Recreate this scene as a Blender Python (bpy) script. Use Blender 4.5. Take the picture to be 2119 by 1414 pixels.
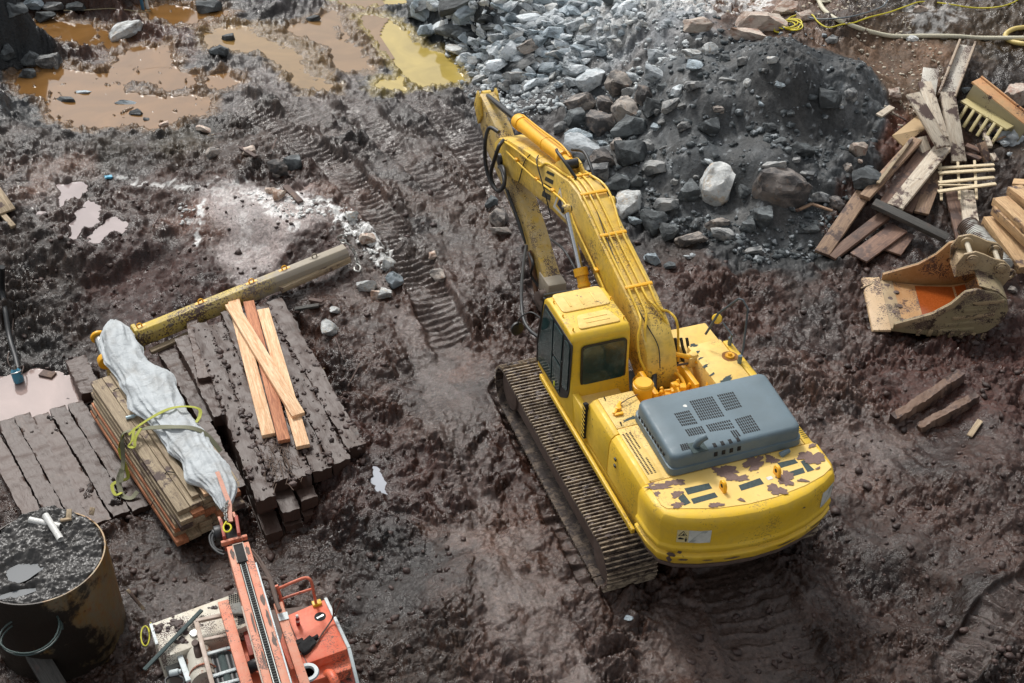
import bpy, bmesh, math, random
import numpy as np
from mathutils import Vector, Matrix, noise as mnoise
R_ = math.radians
scene = bpy.context.scene
for o in list(bpy.data.objects): bpy.data.objects.remove(o)
col = scene.collection

# ------------------------------------------------------------------ camera
W_, H_ = 2119.0, 1414.0
FPX = 2598.28
CLOC = Vector((-7.5517, -13.8665, 14.6643))
AZ, PT, RO = 0.347103, 0.650602, 0.010128
fw = Vector((math.sin(AZ)*math.cos(PT), math.cos(AZ)*math.cos(PT), -math.sin(PT)))
rt0 = Vector((math.cos(AZ), -math.sin(AZ), 0)); up0 = rt0.cross(fw)
rt = rt0*math.cos(RO) + up0*math.sin(RO); up = up0*math.cos(RO) - rt0*math.sin(RO)
cd = bpy.data.cameras.new('camera'); cam = bpy.data.objects.new('camera', cd); col.objects.link(cam)
cam.matrix_world = Matrix(((rt.x, up.x, -fw.x, CLOC.x), (rt.y, up.y, -fw.y, CLOC.y), (rt.z, up.z, -fw.z, CLOC.z), (0, 0, 0, 1)))
cd.sensor_width = 36; cd.lens = FPX/W_*36; cd.clip_end = 3000; cd.clip_start = 0.1
cd.dof.use_dof = True; cd.dof.focus_distance = 18.5; cd.dof.aperture_fstop = 5.6
scene.camera = cam

# ------------------------------------------------------------------ world and sun (overcast day)
wd = bpy.data.worlds.new("World"); scene.world = wd; wd.use_nodes = True
nt = wd.node_tree; nt.nodes.clear()
sky = nt.nodes.new('ShaderNodeTexSky'); sky.sky_type = 'NISHITA'; sky.sun_disc = False
SUN_EL, SUN_ROT = R_(50), R_(-8)
sky.sun_elevation = SUN_EL; sky.sun_rotation = SUN_ROT
sky.air_density = 1.2; sky.dust_density = 4.0; sky.ozone_density = 1.0
hs = nt.nodes.new('ShaderNodeHueSaturation'); hs.inputs['Saturation'].default_value = 0.14
bg = nt.nodes.new('ShaderNodeBackground'); bg.inputs['Strength'].default_value = 0.10
wo = nt.nodes.new('ShaderNodeOutputWorld')
nt.links.new(sky.outputs[0], hs.inputs['Color']); nt.links.new(hs.outputs[0], bg.inputs[0]); nt.links.new(bg.outputs[0], wo.inputs[0])
sl = bpy.data.lights.new('sun', 'SUN'); sl.energy = 1.5; sl.angle = R_(10); sl.color = (1, 0.97, 0.92)
so = bpy.data.objects.new('sun', sl); col.objects.link(so)
sdir = Vector((math.sin(SUN_ROT)*math.cos(SUN_EL), math.cos(SUN_ROT)*math.cos(SUN_EL), math.sin(SUN_EL)))
so.rotation_euler = sdir.to_track_quat('Z', 'Y').to_euler(); so.location = (0, 0, 30)
scene.view_settings.view_transform = 'Standard'; scene.view_settings.look = 'None'
scene.view_settings.exposure = 0.58; scene.view_settings.gamma = 1.0
scene.render.engine = 'CYCLES'
scene.cycles.max_bounces = 5; scene.cycles.diffuse_bounces = 3; scene.cycles.glossy_bounces = 3

# ------------------------------------------------------------------ where the camera's rays meet the place
def ray(px, py):
    return rt*((px-W_/2)/FPX) - up*((py-H_/2)/FPX) + fw
def at(px, py, z=0.0):
    d = ray(px, py); return CLOC + d*((z-CLOC.z)/d.z)
def atx(px, py, x):
    d = ray(px, py); return CLOC + d*((x-CLOC.x)/d.x)
def aty(px, py, y):
    d = ray(px, py); return CLOC + d*((y-CLOC.y)/d.y)
def c1(x, y): return 950+x/2.618, 180+y/2.618
def c2(x, y): return 1000+x*.481, 560+y*.481
def c4(x, y): return 1640+x/2.72, 60+y/2.72
def c5(x, y): return 1700+x/3.074, 480+y/3.074
def c6(x, y): return 140+x/2.175, 470+y/2.175
def c8(x, y): return 280+x/3.781, 1040+y/3.781
def c7(x, y): return x/2.788, 1000+y/2.788

def srgb(r, g, b):
    f = lambda c: (c/12.92 if c <= .04045 else ((c+.055)/1.055)**2.4)
    return (f(r/255), f(g/255), f(b/255))

# ------------------------------------------------------------------ numpy noise
def _h(ix, iy, s):
    with np.errstate(over='ignore'):
        h = (ix.astype(np.uint32)*np.uint32(374761393) + iy.astype(np.uint32)*np.uint32(668265263) + np.uint32(s*1274126177 & 0xffffffff))
        h = (h ^ (h >> np.uint32(13)))*np.uint32(1274126177); h = (h ^ (h >> np.uint32(15)))*np.uint32(2246822519)
        return h ^ (h >> np.uint32(16))
def perlin(x, y, s=0):
    x = x.astype(np.float32); y = y.astype(np.float32)
    ix = np.floor(x).astype(np.int32); iy = np.floor(y).astype(np.int32); fx = x-ix; fy = y-iy
    u = fx*fx*fx*(fx*(fx*6-15)+10); v = fy*fy*fy*(fy*(fy*6-15)+10)
    def g(dx, dy):
        a = _h(ix+dx, iy+dy, s).astype(np.float32)*np.float32(2*math.pi/4294967296.0)
        return np.cos(a)*(fx-dx) + np.sin(a)*(fy-dy)
    a = g(0, 0); b = g(1, 0); c = g(0, 1); d = g(1, 1)
    return (a+(b-a)*u + ((c+(d-c)*u)-(a+(b-a)*u))*v)*1.5
def fbm(x, y, o, s=0, gain=.5):
    r = 0; a = 1
    for i in range(o): r = r + a*perlin(x*2**i+17.3*i, y*2**i-9.1*i, s+i); a *= gain
    return r
def worley(x, y, s=0):
    x = x.astype(np.float32); y = y.astype(np.float32)
    ix = np.floor(x).astype(np.int32); iy = np.floor(y).astype(np.int32)
    F1 = np.full(x.shape, 9., np.float32); F2 = F1.copy(); V = np.zeros_like(F1)
    for dx in (-1, 0, 1):
        for dy in (-1, 0, 1):
            h = _h(ix+dx, iy+dy, s)
            px = (ix+dx)+(h & np.uint32(65535)).astype(np.float32)/65536; py = (iy+dy)+(h >> np.uint32(16)).astype(np.float32)/65536
            d = (px-x)**2+(py-y)**2
            m = d < F1
            F2 = np.where(m, F1, np.minimum(F2, d)); V = np.where(m, (h % np.uint32(1021)).astype(np.float32)/1021, V); F1 = np.where(m, d, F1)
    return np.sqrt(F1), np.sqrt(F2), V
def sstep(a, b, x):
    t = np.clip((x-a)/(b-a), 0, 1); return t*t*(3-2*t)
def poly_sd(x, y, P):
    """signed distance to polygon, positive inside"""
    d = np.full(x.shape, 1e9, np.float32); ins = np.zeros(x.shape, bool)
    n = len(P)
    for i in range(n):
        ax, ay = P[i]; bx, by = P[(i+1) % n]
        ex, ey = bx-ax, by-ay
        t = np.clip(((x-ax)*ex+(y-ay)*ey)/(ex*ex+ey*ey+1e-9), 0, 1)
        d = np.minimum(d, (x-ax-t*ex)**2+(y-ay-t*ey)**2)
        c = ((ay > y) != (by > y)) & (x < ex*(y-ay)/(by-ay+1e-12)+ax)
        ins ^= c
    d = np.sqrt(d); return np.where(ins, d, -d)
def line_sd(x, y, P):
    """distance to an open line and the length along it"""
    d = np.full(x.shape, 1e9, np.float32); S = np.zeros(x.shape, np.float32); acc = 0
    for i in range(len(P)-1):
        ax, ay = P[i]; bx, by = P[i+1]; ex, ey = bx-ax, by-ay; L = math.hypot(ex, ey)
        t = np.clip(((x-ax)*ex+(y-ay)*ey)/(L*L), 0, 1)
        dd = (x-ax-t*ex)**2+(y-ay-t*ey)**2
        m = dd < d; S = np.where(m, acc+t*L, S); d = np.where(m, dd, d); acc += L
    return np.sqrt(d), S

# ------------------------------------------------------------------ node helpers
def newmat(name):
    m = bpy.data.materials.new(name); m.use_nodes = True
    b = m.node_tree.nodes['Principled BSDF']; return m, m.node_tree, b
def nd(t, typ, **k):
    n = t.nodes.new(typ)
    for a, v in k.items():
        if a in n.inputs: n.inputs[a].default_value = v
        else: setattr(n, a, v)
    return n
def lk(t, a, b): t.links.new(a, b)
def coords(t, scale=(1, 1, 1), rnd=False):
    tc = nd(t, 'ShaderNodeTexCoord'); mp = nd(t, 'ShaderNodeMapping'); mp.inputs['Scale'].default_value = scale
    lk(t, tc.outputs['Object'], mp.inputs['Vector'])
    if rnd:
        oi = nd(t, 'ShaderNodeObjectInfo'); mu = nd(t, 'ShaderNodeMath', operation='MULTIPLY'); mu.inputs[1].default_value = 57.0
        lk(t, oi.outputs['Random'], mu.inputs[0]); cx = nd(t, 'ShaderNodeCombineXYZ')
        for i in range(3): lk(t, mu.outputs[0], cx.inputs[i])
        lk(t, cx.outputs[0], mp.inputs['Location'])
    return mp.outputs[0]
def noi(t, v, scale, detail=6, rough=.6, dist=0):
    n = nd(t, 'ShaderNodeTexNoise'); n.inputs['Scale'].default_value = scale; n.inputs['Detail'].default_value = detail
    n.inputs['Roughness'].default_value = rough; n.inputs['Distortion'].default_value = dist
    lk(t, v, n.inputs['Vector']); return n.outputs['Fac']
def ramp(t, f, stops):
    r = nd(t, 'ShaderNodeValToRGB'); e = r.color_ramp.elements
    while len(e) < len(stops): e.new(.5)
    for i, (p, c) in enumerate(stops):
        e[i].position = p; e[i].color = (c, c, c, 1) if isinstance(c, (int, float)) else (*c, 1)
    lk(t, f, r.inputs[0]); return r.outputs[0]
def mixc(t, f, a, b, typ='MIX'):
    m = nd(t, 'ShaderNodeMix', data_type='RGBA', blend_type=typ)
    for s, v in ((0, f), (6, a), (7, b)):
        if isinstance(v, bpy.types.NodeSocket): lk(t, v, m.inputs[s])
        elif isinstance(v, (int, float)): m.inputs[s].default_value = v
        else: m.inputs[s].default_value = (*v, 1)
    return m.outputs[2]
def math_(t, op, a, b=0.0):
    m = nd(t, 'ShaderNodeMath', operation=op)
    for i, v in enumerate((a, b)):
        if isinstance(v, bpy.types.NodeSocket): lk(t, v, m.inputs[i])
        else: m.inputs[i].default_value = v
    return m.outputs[0]
def bump(t, b, h, strength=.4, dist=.01):
    n = nd(t, 'ShaderNodeBump'); n.inputs['Strength'].default_value = strength; n.inputs['Distance'].default_value = dist
    lk(t, h, n.inputs['Height']); lk(t, n.outputs[0], b.inputs['Normal'])

MUD = srgb(88, 70, 64)
def paint(name, c, mudlvl=.25, chips=.0, rough=.38, fade=None, chipc=srgb(70, 48, 40), scale=1, dustc=srgb(150, 130, 100), dust=.25, metallic=0):
    """painted steel: uneven fade, dust, mud spatter, chipped spots"""
    m, t, b = newmat(name); v = coords(t, rnd=False)
    n1 = noi(t, v, 1.3*scale, 5, .6); n2 = noi(t, v, 9*scale, 8, .65); n3 = noi(t, v, 3.1*scale, 10, .68)
    base = mixc(t, ramp(t, n1, [(.35, 0.), (.7, 1.)]), c, fade or [min(1, x*1.08+.02) for x in c])
    base = mixc(t, ramp(t, n2, [(.45, 0.), (.8, dust)]), base, dustc)
    spat = ramp(t, math_(t, 'MULTIPLY', noi(t, v, 34*scale, 3, .6), noi(t, v, 1.7*scale, 3, .5)), [(.355-.10*mudlvl, 0.), (.375-.08*mudlvl, 1.)])
    base = mixc(t, math_(t, 'MULTIPLY', spat, min(1, mudlvl*2.2)), base, MUD)
    if chips > 0:
        ch = ramp(t, n3, [(.69-chips*.3, 0.), (.70-chips*.3, 1.)]); base = mixc(t, ch, base, chipc)
    lk(t, base, b.inputs['Base Color'])
    rr = ramp(t, n2, [(.3, rough), (.8, min(1, rough+.3))]); lk(t, rr, b.inputs['Roughness'])
    b.inputs['Metallic'].default_value = metallic
    bump(t, b, n2, .12, .01)
    return m
def flat(name, c, rough=.6, metallic=0, bs=30, bd=.004):
    m, t, b = newmat(name); v = coords(t, rnd=False); n = noi(t, v, bs, 6, .6)
    lk(t, mixc(t, ramp(t, n, [(.3, 0.), (.8, 1.)]), [x*.75 for x in c], [min(1, x*1.15+.01) for x in c]), b.inputs['Base Color'])
    b.inputs['Roughness'].default_value = rough; b.inputs['Metallic'].default_value = metallic
    bump(t, b, n, .3, bd); return m
def rockmat(name, a, b_, c, dirt=srgb(88, 84, 82), dirtlvl=.5):
    m, t, b = newmat(name); v = coords(t, rnd=True)
    oi = nd(t, 'ShaderNodeObjectInfo')
    n1 = noi(t, v, 1.6, 8, .65, .6); n2 = noi(t, v, 9, 8, .7); n3 = noi(t, v, 3, 5, .6, 1.5)
    base = mixc(t, ramp(t, n1, [(.38, 0.), (.62, 1.)]), a, b_)
    base = mixc(t, ramp(t, n3, [(.56, 0.), (.66, .8)]), base, c)
    base = mixc(t, ramp(t, n2, [(.3, .35), (.6, 0.)]), base, (.02, .02, .022))
    base = mixc(t, ramp(t, math_(t, 'ADD', n1, math_(t, 'MULTIPLY', noi(t, v, 5, 6, .7), .5)), [(.80-.2*dirtlvl, 0.), (.92-.2*dirtlvl, 1.)]), base, dirt)
    sc = nd(t, 'ShaderNodeMapRange'); sc.inputs[3].default_value = .72; sc.inputs[4].default_value = 1.22; lk(t, oi.outputs['Random'], sc.inputs[0])
    hv = nd(t, 'ShaderNodeHueSaturation'); lk(t, sc.outputs[0], hv.inputs['Value']); lk(t, base, hv.inputs['Color'])
    lk(t, hv.outputs[0], b.inputs['Base Color']); b.inputs['Roughness'].default_value = .72
    bump(t, b, math_(t, 'ADD', n2, math_(t, 'MULTIPLY', n1, 2.)), .6, .035); return m
def wood(name, a, b_, mud=.2, grain=14, rough=.7, mudc=MUD):
    """sawn timber; grain runs along the object's local X"""
    m, t, b = newmat(name); v = coords(t, (1.0, grain, grain), True); v2 = coords(t, (1, 1, 1), True)
    n1 = noi(t, v, 1.5, 6, .6, 1.2); n2 = noi(t, v, 7, 4, .6, .4); n3 = noi(t, v2, 4, 8, .7); n4 = noi(t, v2, 1.2, 4, .5)
    base = mixc(t, ramp(t, n1, [(.35, 0.), (.68, 1.)]), a, b_)
    base = mixc(t, ramp(t, n2, [(.33, .5), (.5, 0.)]), base, [x*.45 for x in b_])
    if mud > 0:
        base = mixc(t, ramp(t, math_(t, 'MULTIPLY', n3, n4), [(.37-.22*mud, 0.), (.42-.22*mud, 1.)]), base, mudc)
    oi = nd(t, 'ShaderNodeObjectInfo'); sc = nd(t, 'ShaderNodeMapRange'); sc.inputs[3].default_value = .78; sc.inputs[4].default_value = 1.15; lk(t, oi.outputs['Random'], sc.inputs[0])
    hv = nd(t, 'ShaderNodeHueSaturation'); lk(t, sc.outputs[0], hv.inputs['Value']); lk(t, base, hv.inputs['Color'])
    lk(t, hv.outputs[0], b.inputs['Base Color']); b.inputs['Roughness'].default_value = rough
    bump(t, b, math_(t, 'ADD', n2, n3), .5, .012); return m

# ------------------------------------------------------------------ mesh helpers
class MB:
    def __init__(s): s.bm = bmesh.new()
    def box(s, c, size, M=None):
        r = bmesh.ops.create_cube(s.bm, size=1); vs = r['verts']
        for v in vs: v.co = Vector((v.co.x*size[0], v.co.y*size[1], v.co.z*size[2]))
        if M is not None:
            for v in vs: v.co = M @ v.co
        for v in vs: v.co += Vector(c)
        return s
    def span(s, a, b): return s.box([(a[i]+b[i])/2 for i in range(3)], [abs(b[i]-a[i]) for i in range(3)])
    def bar(s, p, q, w, h, upv=(0, 0, 1), ext=0):
        p = Vector(p); q = Vector(q); d = (q-p); L = d.length; d.normalize(); u = Vector(upv); u = (u-d*u.dot(d)).normalized(); sd = u.cross(d)
        M = Matrix((d, sd, u)).transposed()
        return s.box((p+q)/2, (L+ext, w, h), M)
    def prism(s, pts, a, b, ax='x'):
        """pts: 2-D outline; extruded along axis ax from a to b"""
        def mk(p, t):
            if ax == 'x': return (t, p[0], p[1])
            if ax == 'y': return (p[0], t, p[1])
            return (p[0], p[1], t)
        A = [s.bm.verts.new(mk(p, a)) for p in pts]; B = [s.bm.verts.new(mk(p, b)) for p in pts]; n = len(pts)
        s.bm.faces.new(A); s.bm.faces.new(B[::-1])
        for i in range(n): s.bm.faces.new((A[i], B[i], B[(i+1) % n], A[(i+1) % n]))
        return s
    def loft(s, rings, cap=True):
        V = [[s.bm.verts.new(p) for p in r] for r in rings]; n = len(V[0])
        for a, b in zip(V, V[1:]):
            for i in range(n): s.bm.faces.new((a[i], a[(i+1) % n], b[(i+1) % n], b[i]))
        if cap: s.bm.faces.new(V[0][::-1]); s.bm.faces.new(V[-1])
        return s
    def tube(s, pts, r, n=8, r2=None, closed=False):
        pts = [Vector(p) for p in pts]; rings = []; N = len(pts); pu = None
        for i, p in enumerate(pts):
            d = (pts[min(i+1, N-1)]-pts[max(i-1, 0)])
            if d.length < 1e-9: d = Vector((0, 0, 1))
            d.normalize()
            if pu is None: pu = d.orthogonal().normalized()
            pu = (pu-d*pu.dot(d)).normalized() if (pu-d*pu.dot(d)).length > 1e-6 else d.orthogonal().normalized()
            q = d.cross(pu); rr = r if r2 is None else r+(r2-r)*i/(N-1)
            rings.append([p+(pu*math.cos(2*math.pi*k/n)+q*math.sin(2*math.pi*k/n))*rr for k in range(n)])
        return s.loft(rings)
    def cyl(s, p, q, r, n=20, r2=None): return s.tube([p, q], r, n, r2)
    def ring(s, c, ax, R, r, n=20, m=8):
        c = Vector(c); ax = Vector(ax).normalized(); u = ax.orthogonal().normalized(); w = ax.cross(u)
        V = []
        for i in range(n):
            a = 2*math.pi*i/n; o = u*math.cos(a)+w*math.sin(a)
            V.append([s.bm.verts.new(c+o*R+(o*math.cos(2*math.pi*k/m)+ax*math.sin(2*math.pi*k/m))*r) for k in range(m)])
        for i in range(n):
            A = V[i]; B = V[(i+1) % n]
            for k in range(m): s.bm.faces.new((A[k], A[(k+1) % m], B[(k+1) % m], B[k]))
        return s
    def lathe(s, prof, c, ax=(0, 0, 1), n=28):
        c = Vector(c); ax = Vector(ax).normalized(); u = ax.orthogonal().normalized(); w = ax.cross(u)
        return s.loft([[c+ax*h+(u*math.cos(2*math.pi*k/n)+w*math.sin(2*math.pi*k/n))*max(r, 1e-4) for k in range(n)] for r, h in prof])
    def quad(s, *p): s.bm.faces.new([s.bm.verts.new(v) for v in p]); return s
    def jitter(s, amp, scale=3., seed=0, zs=1.):
        for v in s.bm.verts:
            n = mnoise.noise_vector(v.co*scale+Vector((seed, seed*1.7, 0))); v.co += Vector((n.x, n.y, n.z*zs))*amp
        return s
    def subdiv(s, cuts=3):
        bmesh.ops.subdivide_edges(s.bm, edges=s.bm.edges[:], cuts=cuts, use_grid_fill=True); return s
    def build(s, name, mat, parent=None, bevel=0, seg=2, ang=38, origin=None, M=None):
        bmesh.ops.recalc_face_normals(s.bm, faces=s.bm.faces[:])
        if bevel > 0:
            E = [e for e in s.bm.edges if len(e.link_faces) == 2 and e.calc_face_angle(0) > R_(28)]
            bmesh.ops.bevel(s.bm, geom=E, offset=bevel, segments=seg, affect='EDGES', profile=.5, clamp_overlap=True)
        me = bpy.data.meshes.new(name)
        o = bpy.data.objects.new(name, me); col.objects.link(o)
        if parent is not None:
            o.parent = parent; off = Vector((0, 0, 0)); pp = parent
            while pp is not None: off += pp.location; pp = pp.parent
            o.location = (0, 0, 0)
            bmesh.ops.translate(s.bm, verts=s.bm.verts[:], vec=-off)
        else:
            if M is not None:      # the vertices are in local coordinates already
                o.matrix_world = M
            else:
                if origin is None:
                    xs = [v.co for v in s.bm.verts]; lo = [min(c[i] for c in xs) for i in range(3)]; hi = [max(c[i] for c in xs) for i in range(3)]
                    origin = ((lo[0]+hi[0])/2, (lo[1]+hi[1])/2, lo[2])
                bmesh.ops.translate(s.bm, verts=s.bm.verts[:], vec=-Vector(origin)); o.location = origin
        s.bm.to_mesh(me); s.bm.free()
        me.polygons.foreach_set('use_smooth', [True]*len(me.polygons)); me.set_sharp_from_angle(angle=R_(ang))
        me.materials.append(mat); return o
def tag(o, label=None, cat=None, group=None, kind=None):
    if label: o['label'] = label
    if cat: o['category'] = cat
    if group: o['group'] = group
    if kind: o['kind'] = kind
    return o
def thing(name, loc, label, cat, group=None):
    o = bpy.data.objects.new(name, None); o.empty_display_size = .2; col.objects.link(o); o.location = loc
    return tag(o, label, cat, group)
def catmull(P, k=6):
    P = [Vector(p) for p in P]; Q = [P[0]*2-P[1]]+P+[P[-1]*2-P[-2]]; out = []
    for i in range(1, len(Q)-2):
        for j in range(k):
            t = j/k; a, b, c, d = Q[i-1], Q[i], Q[i+1], Q[i+2]
            out.append(.5*((2*b)+(c-a)*t+(2*a-5*b+4*c-d)*t*t+(3*b-a-3*c+d)*t**3))
    out.append(P[-1]); return out
# ================================================================== GROUND
# heights of the site: picture spot of a place, and how high that place lies
HP = [(1800,1120,.1),(1960,1370,.55),(1830,1240,-.4),(1880,1270,-.25),(1760,1170,-.25),(2050,1200,.6),(1900,1120,.3),(2100,1350,.5),(1660,1230,.1),(900,600,0),(900,900,0),(1100,1200,0),(1400,1300,0),(1400,1000,0),(1750,700,0),(1600,600,0),(1250,500,0),(1000,400,0),(800,450,.02),(700,300,0),(1300,800,0),(1100,700,0),
 (1900,900,.05),(2119,850,.3),(2119,1100,.45),(1900,1320,.15),(1870,1225,-.25),(1790,1080,-.1),(1700,1350,0),(1950,1150,.25),(2060,1000,.3),(1950,650,0),(2080,640,.2),
 (1750,520,.05),(1850,400,.5),(1850,250,1.1),(1850,150,1.6),(1930,90,1.9),(2119,500,.5),(2119,300,1.1),(2119,120,1.9),(2119,0,2.3),(1750,20,2.3),(1900,20,2.3),(2000,400,.55),(1960,520,.2),(2300,300,1.3),(2400,700,.8),
 (1400,500,0),(1650,545,0),(1480,440,.25),(1480,300,1.1),(1300,330,.55),(1600,300,1.5),(1700,350,1.1),(1700,450,.5),(1500,180,2.0),(1620,100,2.7),(1450,120,2.1),(1780,300,1.2),(1830,200,1.6),(1790,130,2.3),(1280,430,.2),(1190,300,.25),(1200,200,.5),
 (950,170,.1),(1000,215,0),(1100,160,.5),(1100,60,1.3),(1300,30,1.9),(1250,130,1.1),(900,20,.9),(1400,20,2.2),(1000,-60,1.9),(860,60,.2),(1100,300,.05),
 (500,100,-.1),(200,200,-.15),(750,100,-.1),(850,130,-.12),(0,150,.35),(0,30,1.4),(100,20,.9),(250,10,.5),(500,-40,.3),(700,-40,.3),(-100,100,1.2),(0,-60,2.2),(250,-100,1.5),
 (450,400,.12),(600,410,.15),(740,470,.12),(500,560,-.4),(330,500,-.25),(300,580,-.6),(200,620,-.75),(640,600,-.1),(100,470,-.25),(200,400,-.2),(250,330,.0),(50,600,-.5),(50,690,-.95),(150,720,-1.0),
 (80,820,-1.12),(100,950,-1.1),(250,1050,-1.0),(500,1150,-.85),(350,1200,-.95),(450,900,-.95),(350,700,-.8),(550,750,-.7),(650,1100,-.65),(760,900,-.3),(850,1000,-.12),(800,1200,-.25),(780,1350,-.3),(950,1250,0),(780,700,-.12),(600,1300,-.7),(200,1380,-1.1),(-80,800,-1.1),(-80,1200,-1.1),(400,1400,-1.0),(300,1550,-1.),(700,1500,-.4),(1500,1500,0),(2200,1500,.3),(-100,600,-.4),(-100,450,0)]
HPA = np.array([(*at(a, b, z)[:2], z) for a, b, z in HP], np.float32)
def macro(x, y):
    x = np.asarray(x, np.float32); y = np.asarray(y, np.float32); num = np.zeros_like(x); den = np.zeros_like(x)
    for hx, hy, hz in HPA:
        w = 1/(((x-hx)**2+(y-hy)**2)+.25)**2; num += w*hz; den += w
    # far away it all settles to the level of the site
    return num/(den+1e-7)
# puddles: name, water level, outlines (picture spots)
PUD = [
 ('A', -.13, [[(45,160),(110,140),(160,150),(235,150),(250,115),(300,100),(330,105),(360,150),(400,160),(395,180),(340,185),(300,160),(240,175),(260,195),(330,205),(400,200),(430,205),(420,235),(330,262),(260,258),(170,262),(110,235),(100,200),(45,190)],
   [(20,60),(110,45),(230,65),(240,100),(180,95),(110,75),(30,75)], [(310,15),(370,10),(400,25),(470,25),(475,55),(430,55),(350,45),(315,35)],
   [(430,160),(470,155),(480,172),(455,182),(432,176)], [(290,100),(345,95),(355,125),(300,130)]]),
 ('B', -.12, [[(425,75),(480,55),(560,62),(610,72),(640,110),(660,150),(690,185),(660,190),(625,180),(600,150),(560,110),(500,100),(440,100)]]),
 ('C', -.11, [[(600,60),(640,45),(690,25),(700,0),(760,0),(770,40),(750,70),(780,130),(760,145),(700,140),(690,100),(650,80)]]),
 ('D', -.13, [[(755,38),(800,42),(840,75),(870,100),(900,110),(935,125),(950,165),(900,178),(870,178),(845,150),(810,110),(775,70)], [(700,0),(850,-10),(840,6),(760,12)], [(785,172),(830,165),(835,185),(800,190)]]),
 ('E', -.22, [[(120,385),(165,375),(190,385),(160,410),(125,430)], [(140,470),(170,430),(190,415),(215,430),(205,450),(180,475),(170,495),(145,490)], [(190,490),(200,460),(225,448),(272,467),(255,480),(215,500),(185,503)],[(82,438),(105,435),(100,448),(85,447)]]),
 ('F', -1.08, [[(-60,800),(20,775),(70,765),(130,775),(165,785),(178,830),(175,848),(120,862),(60,878),(0,890),(-60,900)]]),
 ('G', -.27, [[(765,965),(775,968),(800,1000),(812,1012),(800,1015),(780,1000)], [(805,1040),(830,1042),(822,1052),(808,1050)]]),
]
WCOL = dict(A=srgb(132,96,54), B=srgb(142,112,66), C=srgb(138,108,72), D=srgb(182,160,86), E=srgb(158,144,142), F=srgb(158,138,132), G=srgb(150,155,165))
TREAD = [([(470,205),(600,272),(700,345),(800,462),(880,585),(935,700)], .85, .19, .05), ([(700,150),(760,250),(860,340),(930,400)], .8, .19, .035),
 ([(850,190),(935,265),(1030,380),(1120,480),(1200,580),(1250,640)], .95, .2, .05), ([(1040,800),(1130,1000),(1225,1200)], .5, .3, .05),
 ([(1500,1160),(1560,1260),(1640,1430)], 1.3, .24, .016), ([(2250,1180),(2060,1290),(1960,1430)], .6, .3, .05), ([(1130,600),(1200,700)], .8, .2, .04), ([(600,190),(640,230),(690,260)], 1.2, .2, .03)]
TREADW = [([tuple(at(a, b, 0)[:2]) for a, b in P], w, p, s) for P, w, p, s in TREAD]
SMOOTH = [([(820,640),(900,640),(960,800),(1010,950),(1060,1100),(1130,1230),(1230,1414),(1140,1414),(1050,1300),(980,1180),(930,1000),(880,850)], .55), ([(700,560),(760,560),(800,680),(760,700)], .4), ([(1700,640),(1800,700),(1760,760),(1660,700)], .4),([(400,400),(520,388),(650,405),(680,455),(590,480),(520,545),(455,540),(430,470)], .85),([(975,1195),(1010,1190),(1060,1225),(1120,1300),(1080,1300),(1010,1285)], 1.), ([(1150,1340),(1180,1345),(1230,1414),(1160,1430),(1130,1400)], 1.), ([(1110,1215),(1190,1225),(1200,1270),(1140,1265)], .8),
 ([(940,1080),(1040,1060),(1110,1120),(1100,1180),(980,1180),(930,1120)], .7), ([(980,1010),(1030,1015),(1060,1060),(990,1060)], .7), ([(840,640),(880,640),(890,700),(850,720)], .6), ([(880,780),(960,790),(980,850),(900,850)], .55),
 ([(1650,880),(1780,900),(1900,930),(1800,945),(1690,930)], .7), ([(550,120),(600,150),(600,190),(500,170),(470,150)], .6), ([(640,180),(700,200),(720,240),(650,230)], .5), ([(1380,1230),(1700,1230),(1640,1414),(1350,1414)], .45),
 ([(70,360),(130,345),(150,380),(110,430),(80,400)], .9), ([(380,420),(560,400),(640,440),(520,520),(440,500)], .6), ([(320,1130),(520,1180),(500,1260),(280,1240)], .55), ([(570,1130),(680,1160),(660,1230),(560,1200)], .4),
 ([(900,560),(960,560),(990,620),(930,640)], .5), ([(1700,0),(2119,0),(2119,90),(1800,80)], .5), ([(1000,560),(1080,580),(1060,610),(1000,600)], .6), ([(940,880),(1010,880),(1030,960),(960,960)], .6)]
SMW = [([tuple(at(a, b, 0)[:2]) for a, b in P], s) for P, s in SMOOTH]
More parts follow.
